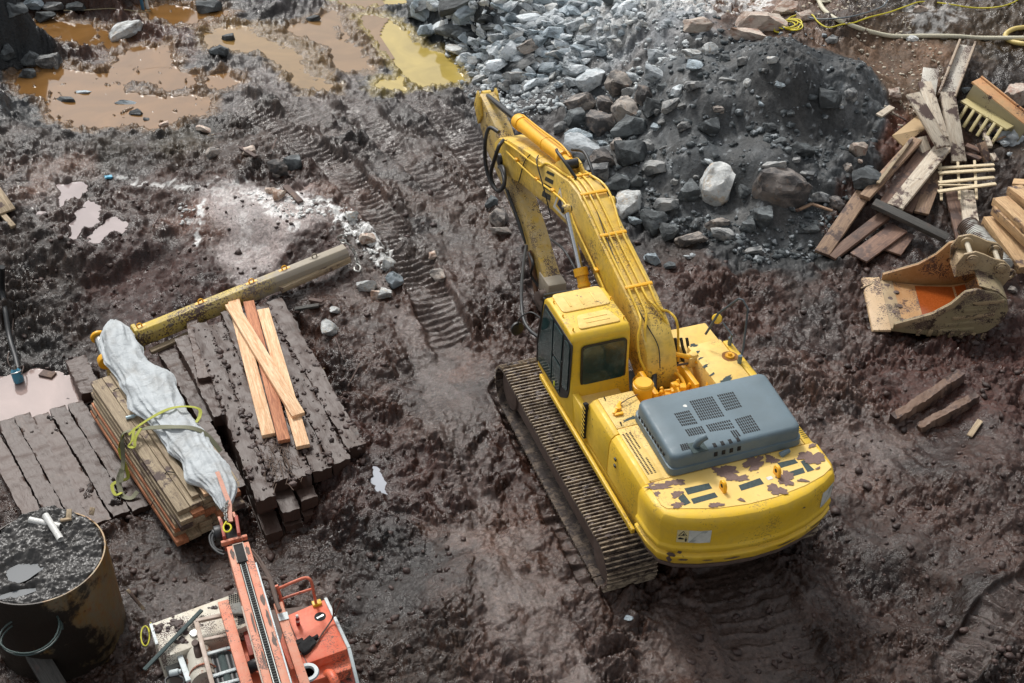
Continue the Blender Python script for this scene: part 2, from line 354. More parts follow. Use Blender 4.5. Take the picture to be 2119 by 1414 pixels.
# colours of the ground (as seen, sRGB), wetness 0..1
CP = [(900,600,100,82,78,.6),(850,500,100,93,91,.7),(700,300,102,95,93,.7),(560,150,125,120,118,.8),(1000,400,108,96,92,.6),(1200,550,100,76,72,.5),(1500,600,104,80,76,.4),(1800,600,100,80,78,.4),(1950,780,100,66,60,.3),(2080,700,98,60,54,.3),
 (1750,900,120,106,106,.8),(2000,1000,98,80,78,.5),(2050,1300,82,66,62,.4),(1750,1150,78,62,58,.4),(1500,1300,100,84,80,.6),(1100,1350,112,100,100,.8),(1000,1150,120,104,102,.8),(920,850,112,95,92,.7),(870,1000,90,66,64,.5),(800,1200,58,52,52,.5),
 (800,1370,76,68,65,.4),(700,950,90,64,61,.5),(550,1200,92,76,73,.6),(350,1180,82,69,66,.6),(300,600,88,54,49,.3),(200,520,82,52,47,.3),(450,560,90,58,53,.3),(100,600,70,62,58,.4),(50,700,66,62,60,.5),(40,500,72,62,57,.4),(620,520,88,60,54,.3),(560,360,86,66,60,.4),
 (300,320,76,64,58,.4),(350,300,80,76,46,.4),(230,300,74,70,56,.4),(100,300,80,73,70,.6),(500,320,86,72,65,.4),(450,430,150,122,114,.6),(600,440,165,148,146,.6),(540,480,120,95,88,.6),(350,400,98,76,71,.4),(100,370,135,117,110,.8),(160,460,110,92,88,.7),(200,250,86,82,82,.7),(350,180,100,99,101,.7),
 (100,60,82,60,52,.7),(250,60,112,78,60,.8),(0,30,54,60,64,.5),(50,150,66,68,70,.6),(600,30,92,88,88,.7),(1300,60,158,163,166,.1),(1380,80,148,150,153,.1),(1200,230,100,97,97,.2),(1100,250,90,88,90,.4),(950,200,92,88,88,.6),(1100,60,130,138,142,.2),(900,20,90,98,102,.3),
 (1450,130,95,100,103,.1),(1500,250,78,82,86,.1),(1600,150,62,68,72,.1),(1700,250,60,66,70,.1),(1550,350,72,76,80,.1),(1650,450,78,82,84,.2),(1750,130,58,64,68,.1),(1350,420,84,86,88,.2),(1280,300,96,96,96,.2),(1600,520,84,82,82,.2),(1420,480,90,82,80,.3),(1800,250,62,66,70,.1),(1420,300,86,88,90,.1),
 (1500,50,155,136,125,.1),(1580,20,190,175,168,.1),(1700,60,132,115,98,.2),(1850,170,182,135,122,.1),(1850,110,160,145,125,.1),(1900,140,150,135,112,.1),(1950,50,104,92,64,.5),(1800,30,108,96,66,.5),(2080,50,94,84,54,.5),(2080,150,80,68,50,.4),(1880,250,86,62,54,.3),(1800,420,90,66,60,.3),(2000,300,76,62,54,.3),(2050,600,94,70,63,.4),(1860,200,140,100,88,.2)]
CPA = [(*at(a, b, float(macro(np.array([at(a, b, 0).x]), np.array([at(a, b, 0).y]))[0]))[:2], *srgb(r, g, bb), w) for a, b, r, g, bb, w in CP]
# pale plaster or lime spilt on the mud
WHITE = [([(240,355),(275,352),(330,372),(400,388),(440,388),(400,398),(330,388),(270,370)], .65), ([(372,425),(400,418),(405,432),(395,450),(382,482),(372,470)], 1.), ([(500,395),(560,398),(600,430),(620,455),(590,470),(560,440),(510,420)], .95),
 ([(600,405),(720,430),(765,470),(800,520),(815,550),(790,560),(750,515),(705,480),(690,450),(620,440)], 1.), ([(420,400),(520,390),(560,430),(470,440)], .35), ([(480,470),(520,450),(535,480),(495,510)], .3),  ([(1300,40),(1420,20),(1400,110),(1280,100)], .3),
 ([(1400,60),(1520,40),(1640,0),(1700,20),(1560,80),(1450,100),(1390,95)], .7), ([(1850,90),(1960,85),(1990,110),(1900,140),(1860,130)], .35),([(1180,20),(1330,20),(1300,120),(1200,110)],.4)]
WHW = [([tuple(at(a, b, 0 if b > 300 else 1.2)[:2]) for a, b in P], s) for P, s in WHITE]
SLURRY = [tuple(at(a, b, 0)[:2]) for a, b in [(400,400),(520,388),(640,400),(690,455),(600,480),(520,545),(455,540),(440,480)]]
HEAPP = [tuple(at(a, b, z)[:2]) for a, b, z in [(1170,180,.4),(1330,130,1.5),(1430,90,2.2),(1520,60,2.6),(1700,70,2.6),(1800,110,2.3),(1835,200,1.6),(1800,330,1.),(1740,400,.7),(1700,530,0),(1560,525,0),(1330,455,0),(1210,380,.2)]]
def ground(x, y, full=True):
    """height, colour and wetness of the site at x, y"""
    h = macro(x, y)
    h = h + .10*fbm(x*.35, y*.35, 3, 5)
    wx = x+.35*fbm(x*.9, y*.9, 3, 11); wy = y+.35*fbm(x*.9+40, y*.9, 3, 15)
    sm = np.zeros_like(x); tr = np.zeros_like(x); trm = np.zeros_like(x)
    for P, s in SMW:
        sm = np.maximum(sm, s*sstep(-.05, .07, poly_sd(wx, wy, P)+.22*fbm(x*2.4, y*2.4, 4, 171)))
    for P, w, p, s in TREADW:
        d, S = line_sd(x+.06*perlin(x*1.5, y*1.5, 3), y, P)
        m = sstep(w*.56, w*.45, d)*sstep(-.3, .0, perlin(x*.8, y*.8, 71)+.34); tr += .09*np.exp(-((d-w*.62)/.10)**2)*(.5+perlin(x*2, y*2, 72))
        ph = (S+.04*perlin(x*3, y*3, 31)+.08*d)/p; saw = ph-np.floor(ph)
        bars = sstep(0, .3, saw)*sstep(1., .75, saw)
        tr += -(s*1.5)*m*bars*(.5+.9*np.clip(perlin(x*1.3, y*1.3, 77)+.5, 0, 1)) - .06*m; trm = np.maximum(trm, m)
    heap = sstep(-.1, .5, poly_sd(wx, wy, HEAPP))
    rough = np.clip(.62+.75*fbm(x*.45, y*.45, 2, 21), .12, 1.35)
    nat = sstep(-.25, .2, fbm(x*.6+9, y*.6, 3, 61))      # naturally smeared places
    rough = rough*(1-.88*sm)*(1-.78*trm)*(1-.45*(1-nat))*(1-.45*heap)
    F1, F2, V = worley(x*3.1+.5*perlin(x*4, y*4, 7), y*3.1+.5*perlin(x*4+9, y*4, 8), 3)
    lump = np.clip(1-F1*1.2, 0, 1)*(.3+.9*V)
    G1, G2, U = worley(x*6.1+.6*perlin(x*7, y*7, 9), y*6.1+.6*perlin(x*7+5, y*7, 10), 4)
    l2 = (.5*np.clip(1-G1*1.2, 0, 1)+.4*sstep(.0, .45, G2-G1))*(.2+.9*U)
    crack = sstep(.10, .0, F2-F1)*sstep(.3, .6, V)
    K1, K2, KV = worley(x*15., y*15., 6)
    l3 = sstep(.0, .5, K2-K1)*(.2+.8*KV)
    def billow(f, o, sd_, g=.55):
        r = 0; a = 1
        for i_ in range(o): r = r+a*np.abs(perlin(x*f*2**i_+3.1*i_, y*f*2**i_+7.7*i_, sd_+i_)); a *= g
        return r
    bl = billow(1.7, 5, 231, .5)
    cl = .10*(lump-.25) + .055*(l2-.3) + .024*(l3-.35) + .27*(bl-.5) - .05*crack
    cl = cl*1.2
    h = h + cl*rough + tr + .012*fbm(x*5, y*5, 4, 41)*(1-.7*sm) + .006*sm*fbm(x*14, y*3, 3, 43)
    # puddles
    pm = np.zeros_like(x); silt = []
    for nm, lv, polys in PUD:
        sd = np.full(x.shape, -9., np.float32)
        for P in polys:
            sd = np.maximum(sd, poly_sd(x+.12*fbm(x*2.2, y*2.2, 4, 51)+.09*perlin(x*1.1, y*1.1, 57), y+.16*fbm(x*2.2+7, y*2.2, 4, 53), [tuple(at(a, b, lv)[:2]) for a, b in P]))
        sd = sd+(.16 if nm in 'ABCD' else .05); inside = sstep(-.03, .10, sd); near = sstep(-1.2, -.35, sd)
        isl = .15*(lump-.62)*(1 if nm in 'A' else .1)
        hin = lv-.07*sstep(0, .35, sd)-.01+np.maximum(0, isl)*2.2+.008*cl/.1
        hout = h*(1-near)+(lv+.05+np.maximum(cl, -.03)*.7)*near; hout = np.where(sd > -.35, np.maximum(hout, lv+.012), hout)
        h = np.where(sd > -1.2, hout*(1-inside)+hin*inside, h); pm = np.maximum(pm, sstep(-.5, .0, sd)); silt.append((nm, sstep(-.38, .02, sd+.12*fbm(x*3, y*3, 3, 59))))
    # the ground stays under the machine's tracks and the timber mats
    if not full: return h
    num = [np.zeros_like(x) for _ in range(4)]; den = np.zeros_like(x)
    cx = x+.5*fbm(x*.8, y*.8, 4, 91); cy = y+.5*fbm(x*.8+30, y*.8, 4, 95)
    for c in CPA:
        w = 1/(((cx-c[0])**2+(cy-c[1])**2)+.12)**3; den += w
        for i in range(4): num[i] += w*c[2+i]
    C = [n/(den+1e-9) for n in num]
    hs_ = sstep(.35, .65, poly_sd(cx*.5+wx*.5, cy*.5+wy*.5, HEAPP)+.5)
    lum = C[0]*.3+C[1]*.6+C[2]*.1
    for i, k in enumerate((.95, 1.02, 1.06)): C[i] = C[i]*(1-hs_)+np.minimum(lum, .13)*k*hs_
    # far out of view the colours settle
    var = 1+.30*fbm(x*1.1, y*1.1, 4, 101)+.16*fbm(x*6, y*6, 3, 105)
    red = fbm(x*.9+5, y*.9, 4, 111)
    darkp = sstep(.18, .5, fbm(x*.55+3, y*.55, 4, 121))*(1-hs_)
    mean = (C[0]+C[1]+C[2])/3
    gn = 1-np.clip((C[0]-C[2])/mean*3.2, 0, 1); fn = .35+.47*sstep(.16, .32, mean)
    for i in range(3): C[i] = (C[i]*.85+mean*.15)*(((.37, .262, .198)[i]*(1-gn)+fn*gn)*(1-hs_)+.72*hs_)*var*(1-.5*darkp)*(1-.0*hs_)
    C[0] = C[0]*(1+.10*red); C[2] = C[2]*(1-.08*red)
    # ridges of clods are drier and paler
    gsm = sm*.60*(.75+.5*perlin(x*9, y*2.2, 181))
    for i, g in enumerate(srgb(140, 126, 120)): C[i] = C[i]*(1-gsm)+(g*.62)*gsm*(.8+.4*var*.5)
    for i, g in enumerate(srgb(100, 86, 80)): C[i] = C[i]*(1-.5*trm)+g*.62*.5*trm
    wp = np.zeros_like(x)
    for P, s in WHW:
        sd = poly_sd(wx, wy, P)+.22*fbm(x*3.5, y*3.5, 4, 131)
        wp = np.maximum(wp, s*sstep(-.06, .10, sd))
    wp = wp*sstep(-.28, .12, fbm(x*5, y*5, 4, 141)+.25*lump)
    for i, g in enumerate(srgb(222, 222, 220)): C[i] = C[i]*(1-wp)+g*wp
    sl = sstep(-.25, .35, poly_sd(wx, wy, SLURRY)+.3*fbm(x*1.6, y*1.6, 4, 191))*.36
    for i, g in enumerate(srgb(190, 180, 178)): C[i] = C[i]*(1-sl)+g*sl
    # crushed pale grit on the heap
    gr = (KV > .97)*(hs_)*.5
    for i, g in enumerate(srgb(150, 155, 158)): C[i] = C[i]*(1-gr)+g*gr
    for i in range(3): C[i] = C[i]*(1-.3*pm)
    for nm, k_ in silt:
        if nm in 'GEF': continue
        for i in range(3): C[i] = C[i]*(1-.8*k_)+WCOL[nm][i]*.62*.8*k_
    wet = np.clip(C[3]+.5*gsm+.5*trm+.25*pm-.6*wp+.25*darkp, 0, 1)
    return h, C[0], C[1], C[2], wet
# the sheet of ground: fine where the site is, coarse towards the horizon
NV = 1150; NU = 1300
v = [9.2]
while v[-1] < 47: v.append(v[-1]+.0185*((v[-1]**2+215)/300.)*.86)
v = np.array([-400., -120, -40, -10, 2, 7]+v+[50, 55, 65, 90, 150, 300, 800], np.float32)
core = np.linspace(-1, 1, NU); s_ = np.concatenate([[-40, -12, -5, -2.2, -1.5, -1.2, -1.08], core, [1.08, 1.2, 1.5, 2.2, 5, 12, 40]]).astype(np.float32)
Vg, Sg = np.meshgrid(v, s_, indexing='ij')
Ug = Sg*.53*np.sqrt(np.clip(Vg, 9, 60)**2+215)
GX = (CLOC.x+Ug*math.cos(AZ)+Vg*math.sin(AZ)).astype(np.float32); GY = (CLOC.y-Ug*math.sin(AZ)+Vg*math.cos(AZ)).astype(np.float32)
shp = GX.shape
gh, gr_, gg_, gb_, gw_ = ground(GX.ravel(), GY.ravel())
n_ = gh.size
me = bpy.data.meshes.new('ground'); me.vertices.add(n_)
me.vertices.foreach_set('co', np.stack([GX.ravel(), GY.ravel(), gh], 1).astype(np.float32).ravel())
idx = np.arange(n_, dtype=np.int32).reshape(shp); q = np.stack([idx[:-1, :-1], idx[:-1, 1:], idx[1:, 1:], idx[1:, :-1]], -1).reshape(-1, 4)
me.loops.add(q.size); me.loops.foreach_set('vertex_index', q.ravel()); me.polygons.add(len(q))
me.polygons.foreach_set('loop_start', np.arange(0, q.size, 4, dtype=np.int32)); me.update(calc_edges=True)
me.polygons.foreach_set('use_smooth', np.ones(len(q), bool))
ca = me.attributes.new('soil', 'FLOAT_COLOR', 'POINT'); ca.data.foreach_set('color', np.clip(np.stack([gr_, gg_, gb_, gw_], 1), .004, 1).astype(np.float32).ravel())
go = bpy.data.objects.new('ground', me); col.objects.link(go); tag(go, kind='structure')
m, t, b = newmat('wet_mud'); a = nd(t, 'ShaderNodeAttribute', attribute_name='soil'); v_ = coords(t)
n1 = noi(t, v_, 15, 11, .68, .3); n2 = noi(t, v_, 6, 6, .6)
bc = mixc(t, 1., a.outputs['Color'], ramp(t, n1, [(.32, .5), (.68, 1.6)]), 'MULTIPLY')
n5 = noi(t, v_, 55, 3, .5); bc = mixc(t, ramp(t, n5, [(.70, 0.), (.73, .35)]), bc, srgb(165, 160, 155))
lk(t, bc, b.inputs['Base Color'])
n7 = noi(t, v_, 4.5, 9, .7)
dry = ramp(t, math_(t, 'ADD', n7, math_(t, 'MULTIPLY', math_(t, 'SUBTRACT', .5, a.outputs['Alpha']), .35)), [(.46, .13), (.60, .62)])
lk(t, dry, b.inputs['Roughness'])
b.inputs['Specular IOR Level'].default_value = .40
bump(t, b, math_(t, 'ADD', n1, math_(t, 'MULTIPLY', n5, .3)), .8, .028)
me.materials.append(m)
M_MUD = m
# quick look-up of the ground's height for standing things on it
def gz(x, y):
    d = Vector((x-CLOC.x, y-CLOC.y)); vv = d.x*math.sin(AZ)+d.y*math.cos(AZ); uu = d.x*math.cos(AZ)-d.y*math.sin(AZ)
    s = uu/(.53*math.sqrt(min(max(vv, 9), 60)**2+215))
    i = int(np.clip(np.searchsorted(v_rows, vv)-1, 0, len(v_rows)-2)); j = int(np.clip(np.searchsorted(s_, s)-1, 0, len(s_)-2))
    a = float(np.clip((vv-v_rows[i])/(v_rows[i+1]-v_rows[i]), 0, 1)); bb = float(np.clip((s-s_[j])/(s_[j+1]-s_[j]), 0, 1))
    return float(GH[i, j]*(1-a)*(1-bb)+GH[i, j+1]*(1-a)*bb+GH[i+1, j]*a*(1-bb)+GH[i+1, j+1]*a*bb)
v_rows = v; GH = gh.reshape(shp)
def on(px, py, lift=0.0):
    """the place on the ground that picture spot px, py shows"""
    d = ray(px, py); z = 3.0
    t0 = (3.2-CLOC.z)/d.z
    for k in range(400):
        p = CLOC+d*t0
        g = gz(p.x, p.y)
        if p.z-lift <= g: break
        t0 += max(.01, (p.z-lift-g)*.5)
    return CLOC+d*t0
# water lying in the hollows
for nm, lv, polys in PUD:
    wm, t, b = newmat('puddle_water_'+nm); vv = coords(t); nn = noi(t, vv, .8, 4, .5, 1.5)
    c = WCOL[nm]; lk(t, mixc(t, ramp(t, nn, [(.3, 0.), (.7, 1.)]), [x*.78 for x in c], [min(1, x*1.05) for x in c]), b.inputs['Base Color'])
    b.inputs['Roughness'].default_value = .06; b.inputs['Specular IOR Level'].default_value = .6
    bump(t, b, noi(t, vv, 5, 2, .5), .04, .01)
    mb = MB()
    for k, P in enumerate(polys):
        pts = [at(a, b_, lv) for a, b_ in P]; c = sum(pts, Vector())/len(pts)
        # the sheet reaches a little under the banks
        x0 = min(p.x for p in pts)-.5; x1 = max(p.x for p in pts)+.5; y0 = min(p.y for p in pts)-.5; y1 = max(p.y for p in pts)+.5
        Pw = [(p.x, p.y) for p in pts]
        nx = int((x1-x0)/.08)+1; ny = int((y1-y0)/.08)+1
        X, Y = np.meshgrid(np.linspace(x0, x1, nx, dtype=np.float32), np.linspace(y0, y1, ny, dtype=np.float32), indexing='ij')
        sd = poly_sd(X, Y, Pw); vm = {}
        for i in range(nx-1):
            for j in range(ny-1):
                if sd[i, j] > -.45:
                    f = []
                    for (ii, jj) in ((i, j), (i+1, j), (i+1, j+1), (i, j+1)):
                        if (ii, jj) not in vm: vm[(ii, jj)] = mb.bm.verts.new((X[ii, jj], Y[ii, jj], lv+.0007*k))
                        f.append(vm[(ii, jj)])
                    mb.bm.faces.new(f)
    o = mb.build('puddle_water', wm, origin=(0, 0, 0)); tag(o, kind='structure')
# ================================================================== EXCAVATOR
YEL = srgb(248, 200, 45)
m_yel = paint('worn_yellow_paint', srgb(226, 184, 42), .22, .04, .36, srgb(232, 194, 66), chipc=srgb(120, 96, 60), dust=.28)
m_deck = paint('faded_yellow_deck_paint', srgb(232, 192, 98), .2, .08, .5, srgb(238, 206, 126), chipc=srgb(130, 112, 92), dustc=srgb(180, 150, 110), dust=.4)
m_rdeck = paint('peeling_yellow_deck_paint', srgb(232, 192, 98), .12, .22, .5, srgb(238, 206, 126), chipc=srgb(112, 88, 80), dustc=srgb(190, 160, 110), dust=.2, scale=.62)
m_boom = paint('oily_yellow_paint', srgb(228, 188, 60), .35, .16, .4, srgb(222, 192, 112), chipc=srgb(96, 78, 50), dustc=srgb(140, 118, 80), dust=.6)
m_arm = paint('scratched_yellow_paint', srgb(208, 172, 72), .6, .30, .45, srgb(184, 164, 122), chipc=srgb(74, 58, 46), dustc=srgb(196, 182, 150), dust=.9, scale=1.5)
m_cyl = paint('orange_yellow_paint', srgb(240, 176, 24), .06, .01, .32, dust=.08)
m_hood = paint('grey_hood_paint', srgb(92, 108, 116), .04, .0, .42, srgb(104, 122, 132), dustc=srgb(120, 130, 132), dust=.2)
m_blk = flat('black_rubber', srgb(34, 36, 38), .45)
m_dark = flat('dark_gap', srgb(18, 18, 19), .8)
m_decal = flat('dark_green_grey_pad', srgb(62, 76, 76), .85)
m_steel = flat('bare_steel', srgb(170, 172, 172), .22, .9)
m_chrome = flat('chromed_rod', srgb(225, 228, 230), .1, 1.0)
m_gl, t, b = newmat('dirty_glass'); v_ = coords(t)
lk(t, mixc(t, ramp(t, noi(t, v_, 5, 8, .7), [(.45, 0.), (.8, .35)]), srgb(30, 56, 56), srgb(110, 136, 134)), b.inputs['Base Color']); b.inputs['Roughness'].default_value = .08
m_white = flat('white_sticker', srgb(228, 228, 222), .5)
m_bars, t, b = newmat('worn_track_steel'); v_ = coords(t, rnd=True)
lk(t, mixc(t, ramp(t, noi(t, v_, 9, 8, .7), [(.40, 0.), (.56, 1.)]), srgb(74, 60, 52), srgb(164, 148, 126)), b.inputs['Base Color']); b.inputs['Roughness'].default_value = .5; bump(t, b, noi(t, v_, 30, 6, .6), .6, .01)
m_trk, t, b = newmat('muddy_track_plate'); v_ = coords(t, rnd=True)
lk(t, mixc(t, ramp(t, noi(t, v_, 7, 8, .7), [(.47, 0.), (.62, 1.)]), srgb(54, 42, 37), srgb(122, 106, 90)), b.inputs['Base Color']); b.inputs['Roughness'].default_value = .45; bump(t, b, noi(t, v_, 24, 8, .7), 1., .03)
m_frame = flat('mud_caked_frame', srgb(92, 76, 68), .7, 0, 9, .03)

EX = thing('excavator', (0, 0, 0), 'large yellow tracked excavator with grey engine hood standing on the churned mud', 'excavator')
def track(xa, xb, ya, yb):
    r = .43; zc = .47; cx = (xa+xb)/2
    fr = MB(); fr.prism([(ya-.12, .25), (yb+.12, .25), (yb+.05, .72), (ya-.05, .72)], cx-.26, cx+.26)
    body = fr.build('track_frame', m_frame, EX, .03)
    for yy in (ya, yb):
        MB().cyl((cx-.3, yy, zc), (cx+.3, yy, zc), r-.07, 28).build('track_wheel', m_frame, body, .02)
    L = yb-ya; per = 2*L+2*math.pi*r; N = 49; step = per/N
    base = MB()
    base.box((0, 0, 0), (abs(xb-xa), step*.97, .022))
    for k in (-.33, 0, .33): base.box((0, k*step, .03), (abs(xb-xa)-.004, .020, .04))
    base.box((-.1, 0, -.06), (.05, step*.8, .1)); base.box((.1, 0, -.06), (.05, step*.8, .1))
    first = None
    for i in range(N):
        s = (i+.35)*step
        if s < L: p = (ya+s, zc+r-.03*math.sin(math.pi*s/L)); a = 0
        elif s < L+math.pi*r: th = (s-L)/r; p = (yb+math.sin(th)*r, zc+math.cos(th)*r); a = -th
        elif s < 2*L+math.pi*r: p = (yb-(s-L-math.pi*r), zc-r); a = math.pi
        else: th = (s-2*L-math.pi*r)/r; p = (ya-math.sin(th)*r, zc-math.cos(th)*r); a = math.pi-th
        if first is None:
            first = base.build('track_shoe', m_trk, body); o = first; first.data.materials.append(m_bars)
            for f in first.data.polygons:
                if f.center.z > .02: f.material_index = 1
        else: o = first.copy(); col.objects.link(o)
        o.parent = body; o.location = (cx, p[0], p[1]); o.rotation_euler = (a, 0, 0)
    # mud pressed on the belt, in lumps
    rnd = random.Random(int(xa*100)); mb = MB()
    for k in range(150):
        yy = rnd.uniform(ya, yb+.2); xx = rnd.uniform(xa+.05, xb-.05); s = rnd.uniform(.02, .055)
        r_ = bmesh.ops.create_icosphere(mb.bm, subdivisions=1, radius=s)
        for v in r_['verts']: v.co = Vector((v.co.x*rnd.uniform(.8, 1.8)+xx, v.co.y*.9+yy, v.co.z*.45+zc+r+.025-.03*math.sin(math.pi*(yy-ya)/L)))
    tag(mb.jitter(.012, 20).build('caked_mud', M_CLOD, body), kind='stuff')
M_CLOD, t, b = newmat('clod_mud'); v_ = coords(t, rnd=True)
lk(t, mixc(t, ramp(t, noi(t, v_, 4, 8, .7), [(.35, 0.), (.7, 1.)]), srgb(48, 37, 34), srgb(88, 68, 62)), b.inputs['Base Color']); b.inputs['Roughness'].default_value = .38
bump(t, b, noi(t, v_, 30, 8, .7), .8, .02)
track(-1.85, -1.03, -1.93, 2.32)
track(.93, 1.75, -1.93, 2.22)
MB().span((-1.05, -1.2, .55), (.95, 1.6, .95)).cyl((-.05, .2, .9), (-.05, .2, 1.3), .75, 32).build('undercarriage', m_frame, EX, .02)
# --- revolving frame and decks
MB().prism([(-1.33, -2.3), (1.45, -2.3), (1.47, .5), (1.3, 1.1), (-.3, 1.1), (-.35, 1.6), (-1.42, 1.6)], 1.18, 1.34, 'z').build('revolving_frame', m_yel, EX, .03)
Zt = 2.2
def sidebox(name, y0, y1, mat=m_yel, xo=-1.37, xi=-1.22):
    # a side door whose top edge rolls over into the deck
    pr = [(xo+.02, 1.34), (xo-.02, 1.5), (xo-.01, 2.02), (xo+.02, 2.13), (xo+.08, 2.185), (xi, 2.2), (xi, 1.34)]
    mb = MB(); mb.prism([(a, b) for a, b in pr], y0, y1, 'y'); return mb.build(name, mat, EX, .008)
sidebox('side_door', -1.13, -.28); d2 = sidebox('side_door', -2.25, -1.15)
for k in range(2): MB().box((-1.40, -1.42, 1.98-.13*k), (.02, .06, .045)).build('latch', m_blk, d2, .004)
sb = MB(); sb.prism([(1.44, 1.34), (1.49, 1.5), (1.48, 2.05), (1.44, 2.17), (1.38, 2.2), (1.3, 2.2), (1.3, 1.34)], -2.25, .42, 'y'); sb.build('side_panel', m_yel, EX, .01)
MB().span((-1.46, -2.26, 1.24), (-1.40, 1.6, 1.335)).build('bottom_rail', m_yel, EX, .012)
# front-left deck with latch, engine deck, right tank box
ld = MB().span((-1.215, -1.02, 1.4), (-.62, -.26, 2.2)).build('left_deck', m_deck, EX, .02)
# latch handle
hd = MB(); hd.cyl((-1.02, -.62, 2.2), (-1.02, -.62, 2.26), .05, 16); hd.bar((-1.14, -.72, 2.235), (-.93, -.50, 2.235), .05, .03); hd.box((-1.06, -.74, 2.225), (.14, .05, .03)); hd.build('deck_latch', m_cyl, ld, .006)
MB().tube([(-.95, -.55, 2.25), (-.8, -.5, 2.27), (-.62, -.44, 2.25)], .008, 6).build('latch_rod', m_frame, ld)
for yy in (-.95, -.33): MB().ring((-1.12, yy, 2.215), (1, 0, .2), .03, .007, 14, 6).build('lifting_loop', m_blk, ld)
ed = MB().span((-1.215, -2.24, 1.4), (1.29, -1.03, 2.2)).span((-.61, -1.03, 1.4), (1.29, -.62, 2.2)).build('engine_deck', m_deck, EX, .015)
def grille(rects, parent, z, w, h, gx, gy, name='vent_slots', mat=m_dark):
    mb = MB()
    for x0, y0, x1, y1 in rects:
        nx = max(1, int((x1-x0)/(w+gx))); ny = max(1, int((y1-y0)/(h+gy)))
        for i in range(nx):
            for j in range(ny):
                mb.box((x0+(i+.5)*(x1-x0)/nx, y0+(j+.5)*(y1-y0)/ny, z), (w, h, .003))
    return mb.build(name, mat, parent)
pl = MB().span((-1.225, -2.22, 2.2), (-1.0, -1.06, 2.207)).build('vent_plate', m_deck, ed, .002)
grille([(-1.205, -2.1, -1.10, -1.16), (-1.09, -1.55, -1.045, -1.16), (-1.09, -2.1, -1.045, -1.75)], pl, 2.209, .028, .018, .012, .014)
grille([(1.02, -1.0, 1.40, -.80)], ed, 2.2025, .045, .03, .016, .02)
grille([(1.33, -2.15, 1.42, -1.3)], ed, 2.2025, .07, .012, .01, .03)
tb = MB().span((.69, -.61, 1.35), (1.295, .5, 2.2)).build('fuel_tank', m_deck, EX, .03)
MB().span((.71, .52, 1.35), (1.42, 1.25, 1.98)).build('tool_box', m_deck, EX, .03)
MB().lathe([(.001, .07), (.03, .07), (.035, .03), (.075, .03), (.08, 0), (.001, 0)], (1.22, .02, 2.2)).build('fuel_cap', m_cyl, tb)
MB().lathe([(.001, .0035), (.13, .0035), (.135, 0), (.001, 0)], (1.22, .02, 2.2), n=32).jitter(.012, 9, zs=0).build('rust_stain', flat('rust_stain_brown', srgb(150, 98, 40), .8), tb)
grp = random.Random(4)
def blotch(name, c, sx, sy, z, parent, mat, rot=0, seed=0):
    rr = random.Random(seed); mb = MB(); n = 64; vs = []; ph = [rr.uniform(0, 6.3) for _ in range(5)]
    for i in range(n):
        a = 2*math.pi*i/n; q = 1+.22*math.sin(2*a+ph[0])+.16*math.sin(3*a+ph[1])+.13*math.sin(5*a+ph[2])+.10*math.sin(8*a+ph[3])+.07*math.sin(13*a+ph[4])+.05*math.sin(21*a+ph[1])+rr.uniform(-.05, .05)
        x, y = math.cos(a)*sx*q, math.sin(a)*sy*q
        vs.append(mb.bm.verts.new((c[0]+x*math.cos(rot)-y*math.sin(rot), c[1]+x*math.sin(rot)+y*math.cos(rot), z)))
    mb.bm.faces.new(vs); r = bmesh.ops.extrude_face_region(mb.bm, geom=mb.bm.faces[:])
    for v in r['geom']:
        if isinstance(v, bmesh.types.BMVert): v.co.z += .002
    return mb.build(name, mat, parent)
# bare grey strips where the anti-slip paint wore off on the tank
for i, (a, b_, w, h) in enumerate([(1045, 470, .22, .06), (985, 447, .07, .035), (955, 412, .08, .04), (935, 378, .06, .03), (920, 352, .06, .05), (905, 322, .09, .06)]):
    p = at(*c2(a, b_), 2.2); blotch('worn_patch', p, w*.7, h*.7, 2.2005, tb, m_decal, .3, i)
# bay with pump, valves and pipes
MB().span((-.63, -.62, 1.34), (.69, 1.1, 1.40)).build('bay_floor', m_dark, EX)
for a in (-.25, .46): MB().prism([(-.30, 1.34), (.50, 1.34), (.50, 1.75), (.30, 2.05), (-.30, 2.05)], a, a+.08).build('boom_foot_bracket', m_cyl, EX, .01)
ac = MB().lathe([(.001, 0), (.15, 0), (.15, .26), (.165, .27), (.165, .31), (.15, .315), (.15, .34), (.13, .36), (.001, .36)], (-.45, -.28, 1.98), n=32).build('air_cleaner', m_cyl, EX)
for k in range(16):
    vb = MB()
    rr = random.Random(k+3); c = (rr.uniform(-.2, .55), rr.uniform(-.5, -.05), rr.uniform(1.7, 1.95)); s = (rr.uniform(.07, .2), rr.uniform(.06, .14), rr.uniform(.08, .2))
    vb.box(c, s, Matrix.Rotation(rr.uniform(-.4, .4), 3, 'Z')); vb.cyl((c[0], c[1], c[2]), (c[0]+rr.uniform(-.1, .1), c[1]+rr.uniform(-.1, .1), c[2]+.15), .028, 12)
    vb.build('valve_block', m_cyl, EX, .008)
def pipe(pts, r, mat, name='hydraulic_pipe', parent=EX, k=6, n=10): return MB().tube(catmull(pts, k), r, n).build(name, mat, parent)
p2 = lambda x, y, z: at(*c2(x, y), z)
pipe([p2(735, 545, 1.9), p2(738, 440, 2.05), p2(750, 375, 2.2), p2(800, 358, 2.25), p2(880, 372, 2.2), p2(905, 385, 2.1)], .04, m_cyl)
MB().tube(catmull([p2(735, 545, 1.9), p2(735, 480, 2.0), p2(738, 430, 2.06), p2(745, 385, 2.17)], 6), .047, 12).build('ribbed_hose', m_blk, EX)
hb = MB(); hb.box(p2(900, 385, 2.1), (.2, .16, .2)); hb.cyl(p2(900, 385, 2.1), p2(900, 385, 2.1)+Vector((0, 0, .14)), .07, 16); hb.build('oil_manifold', m_deck, EX, .015)
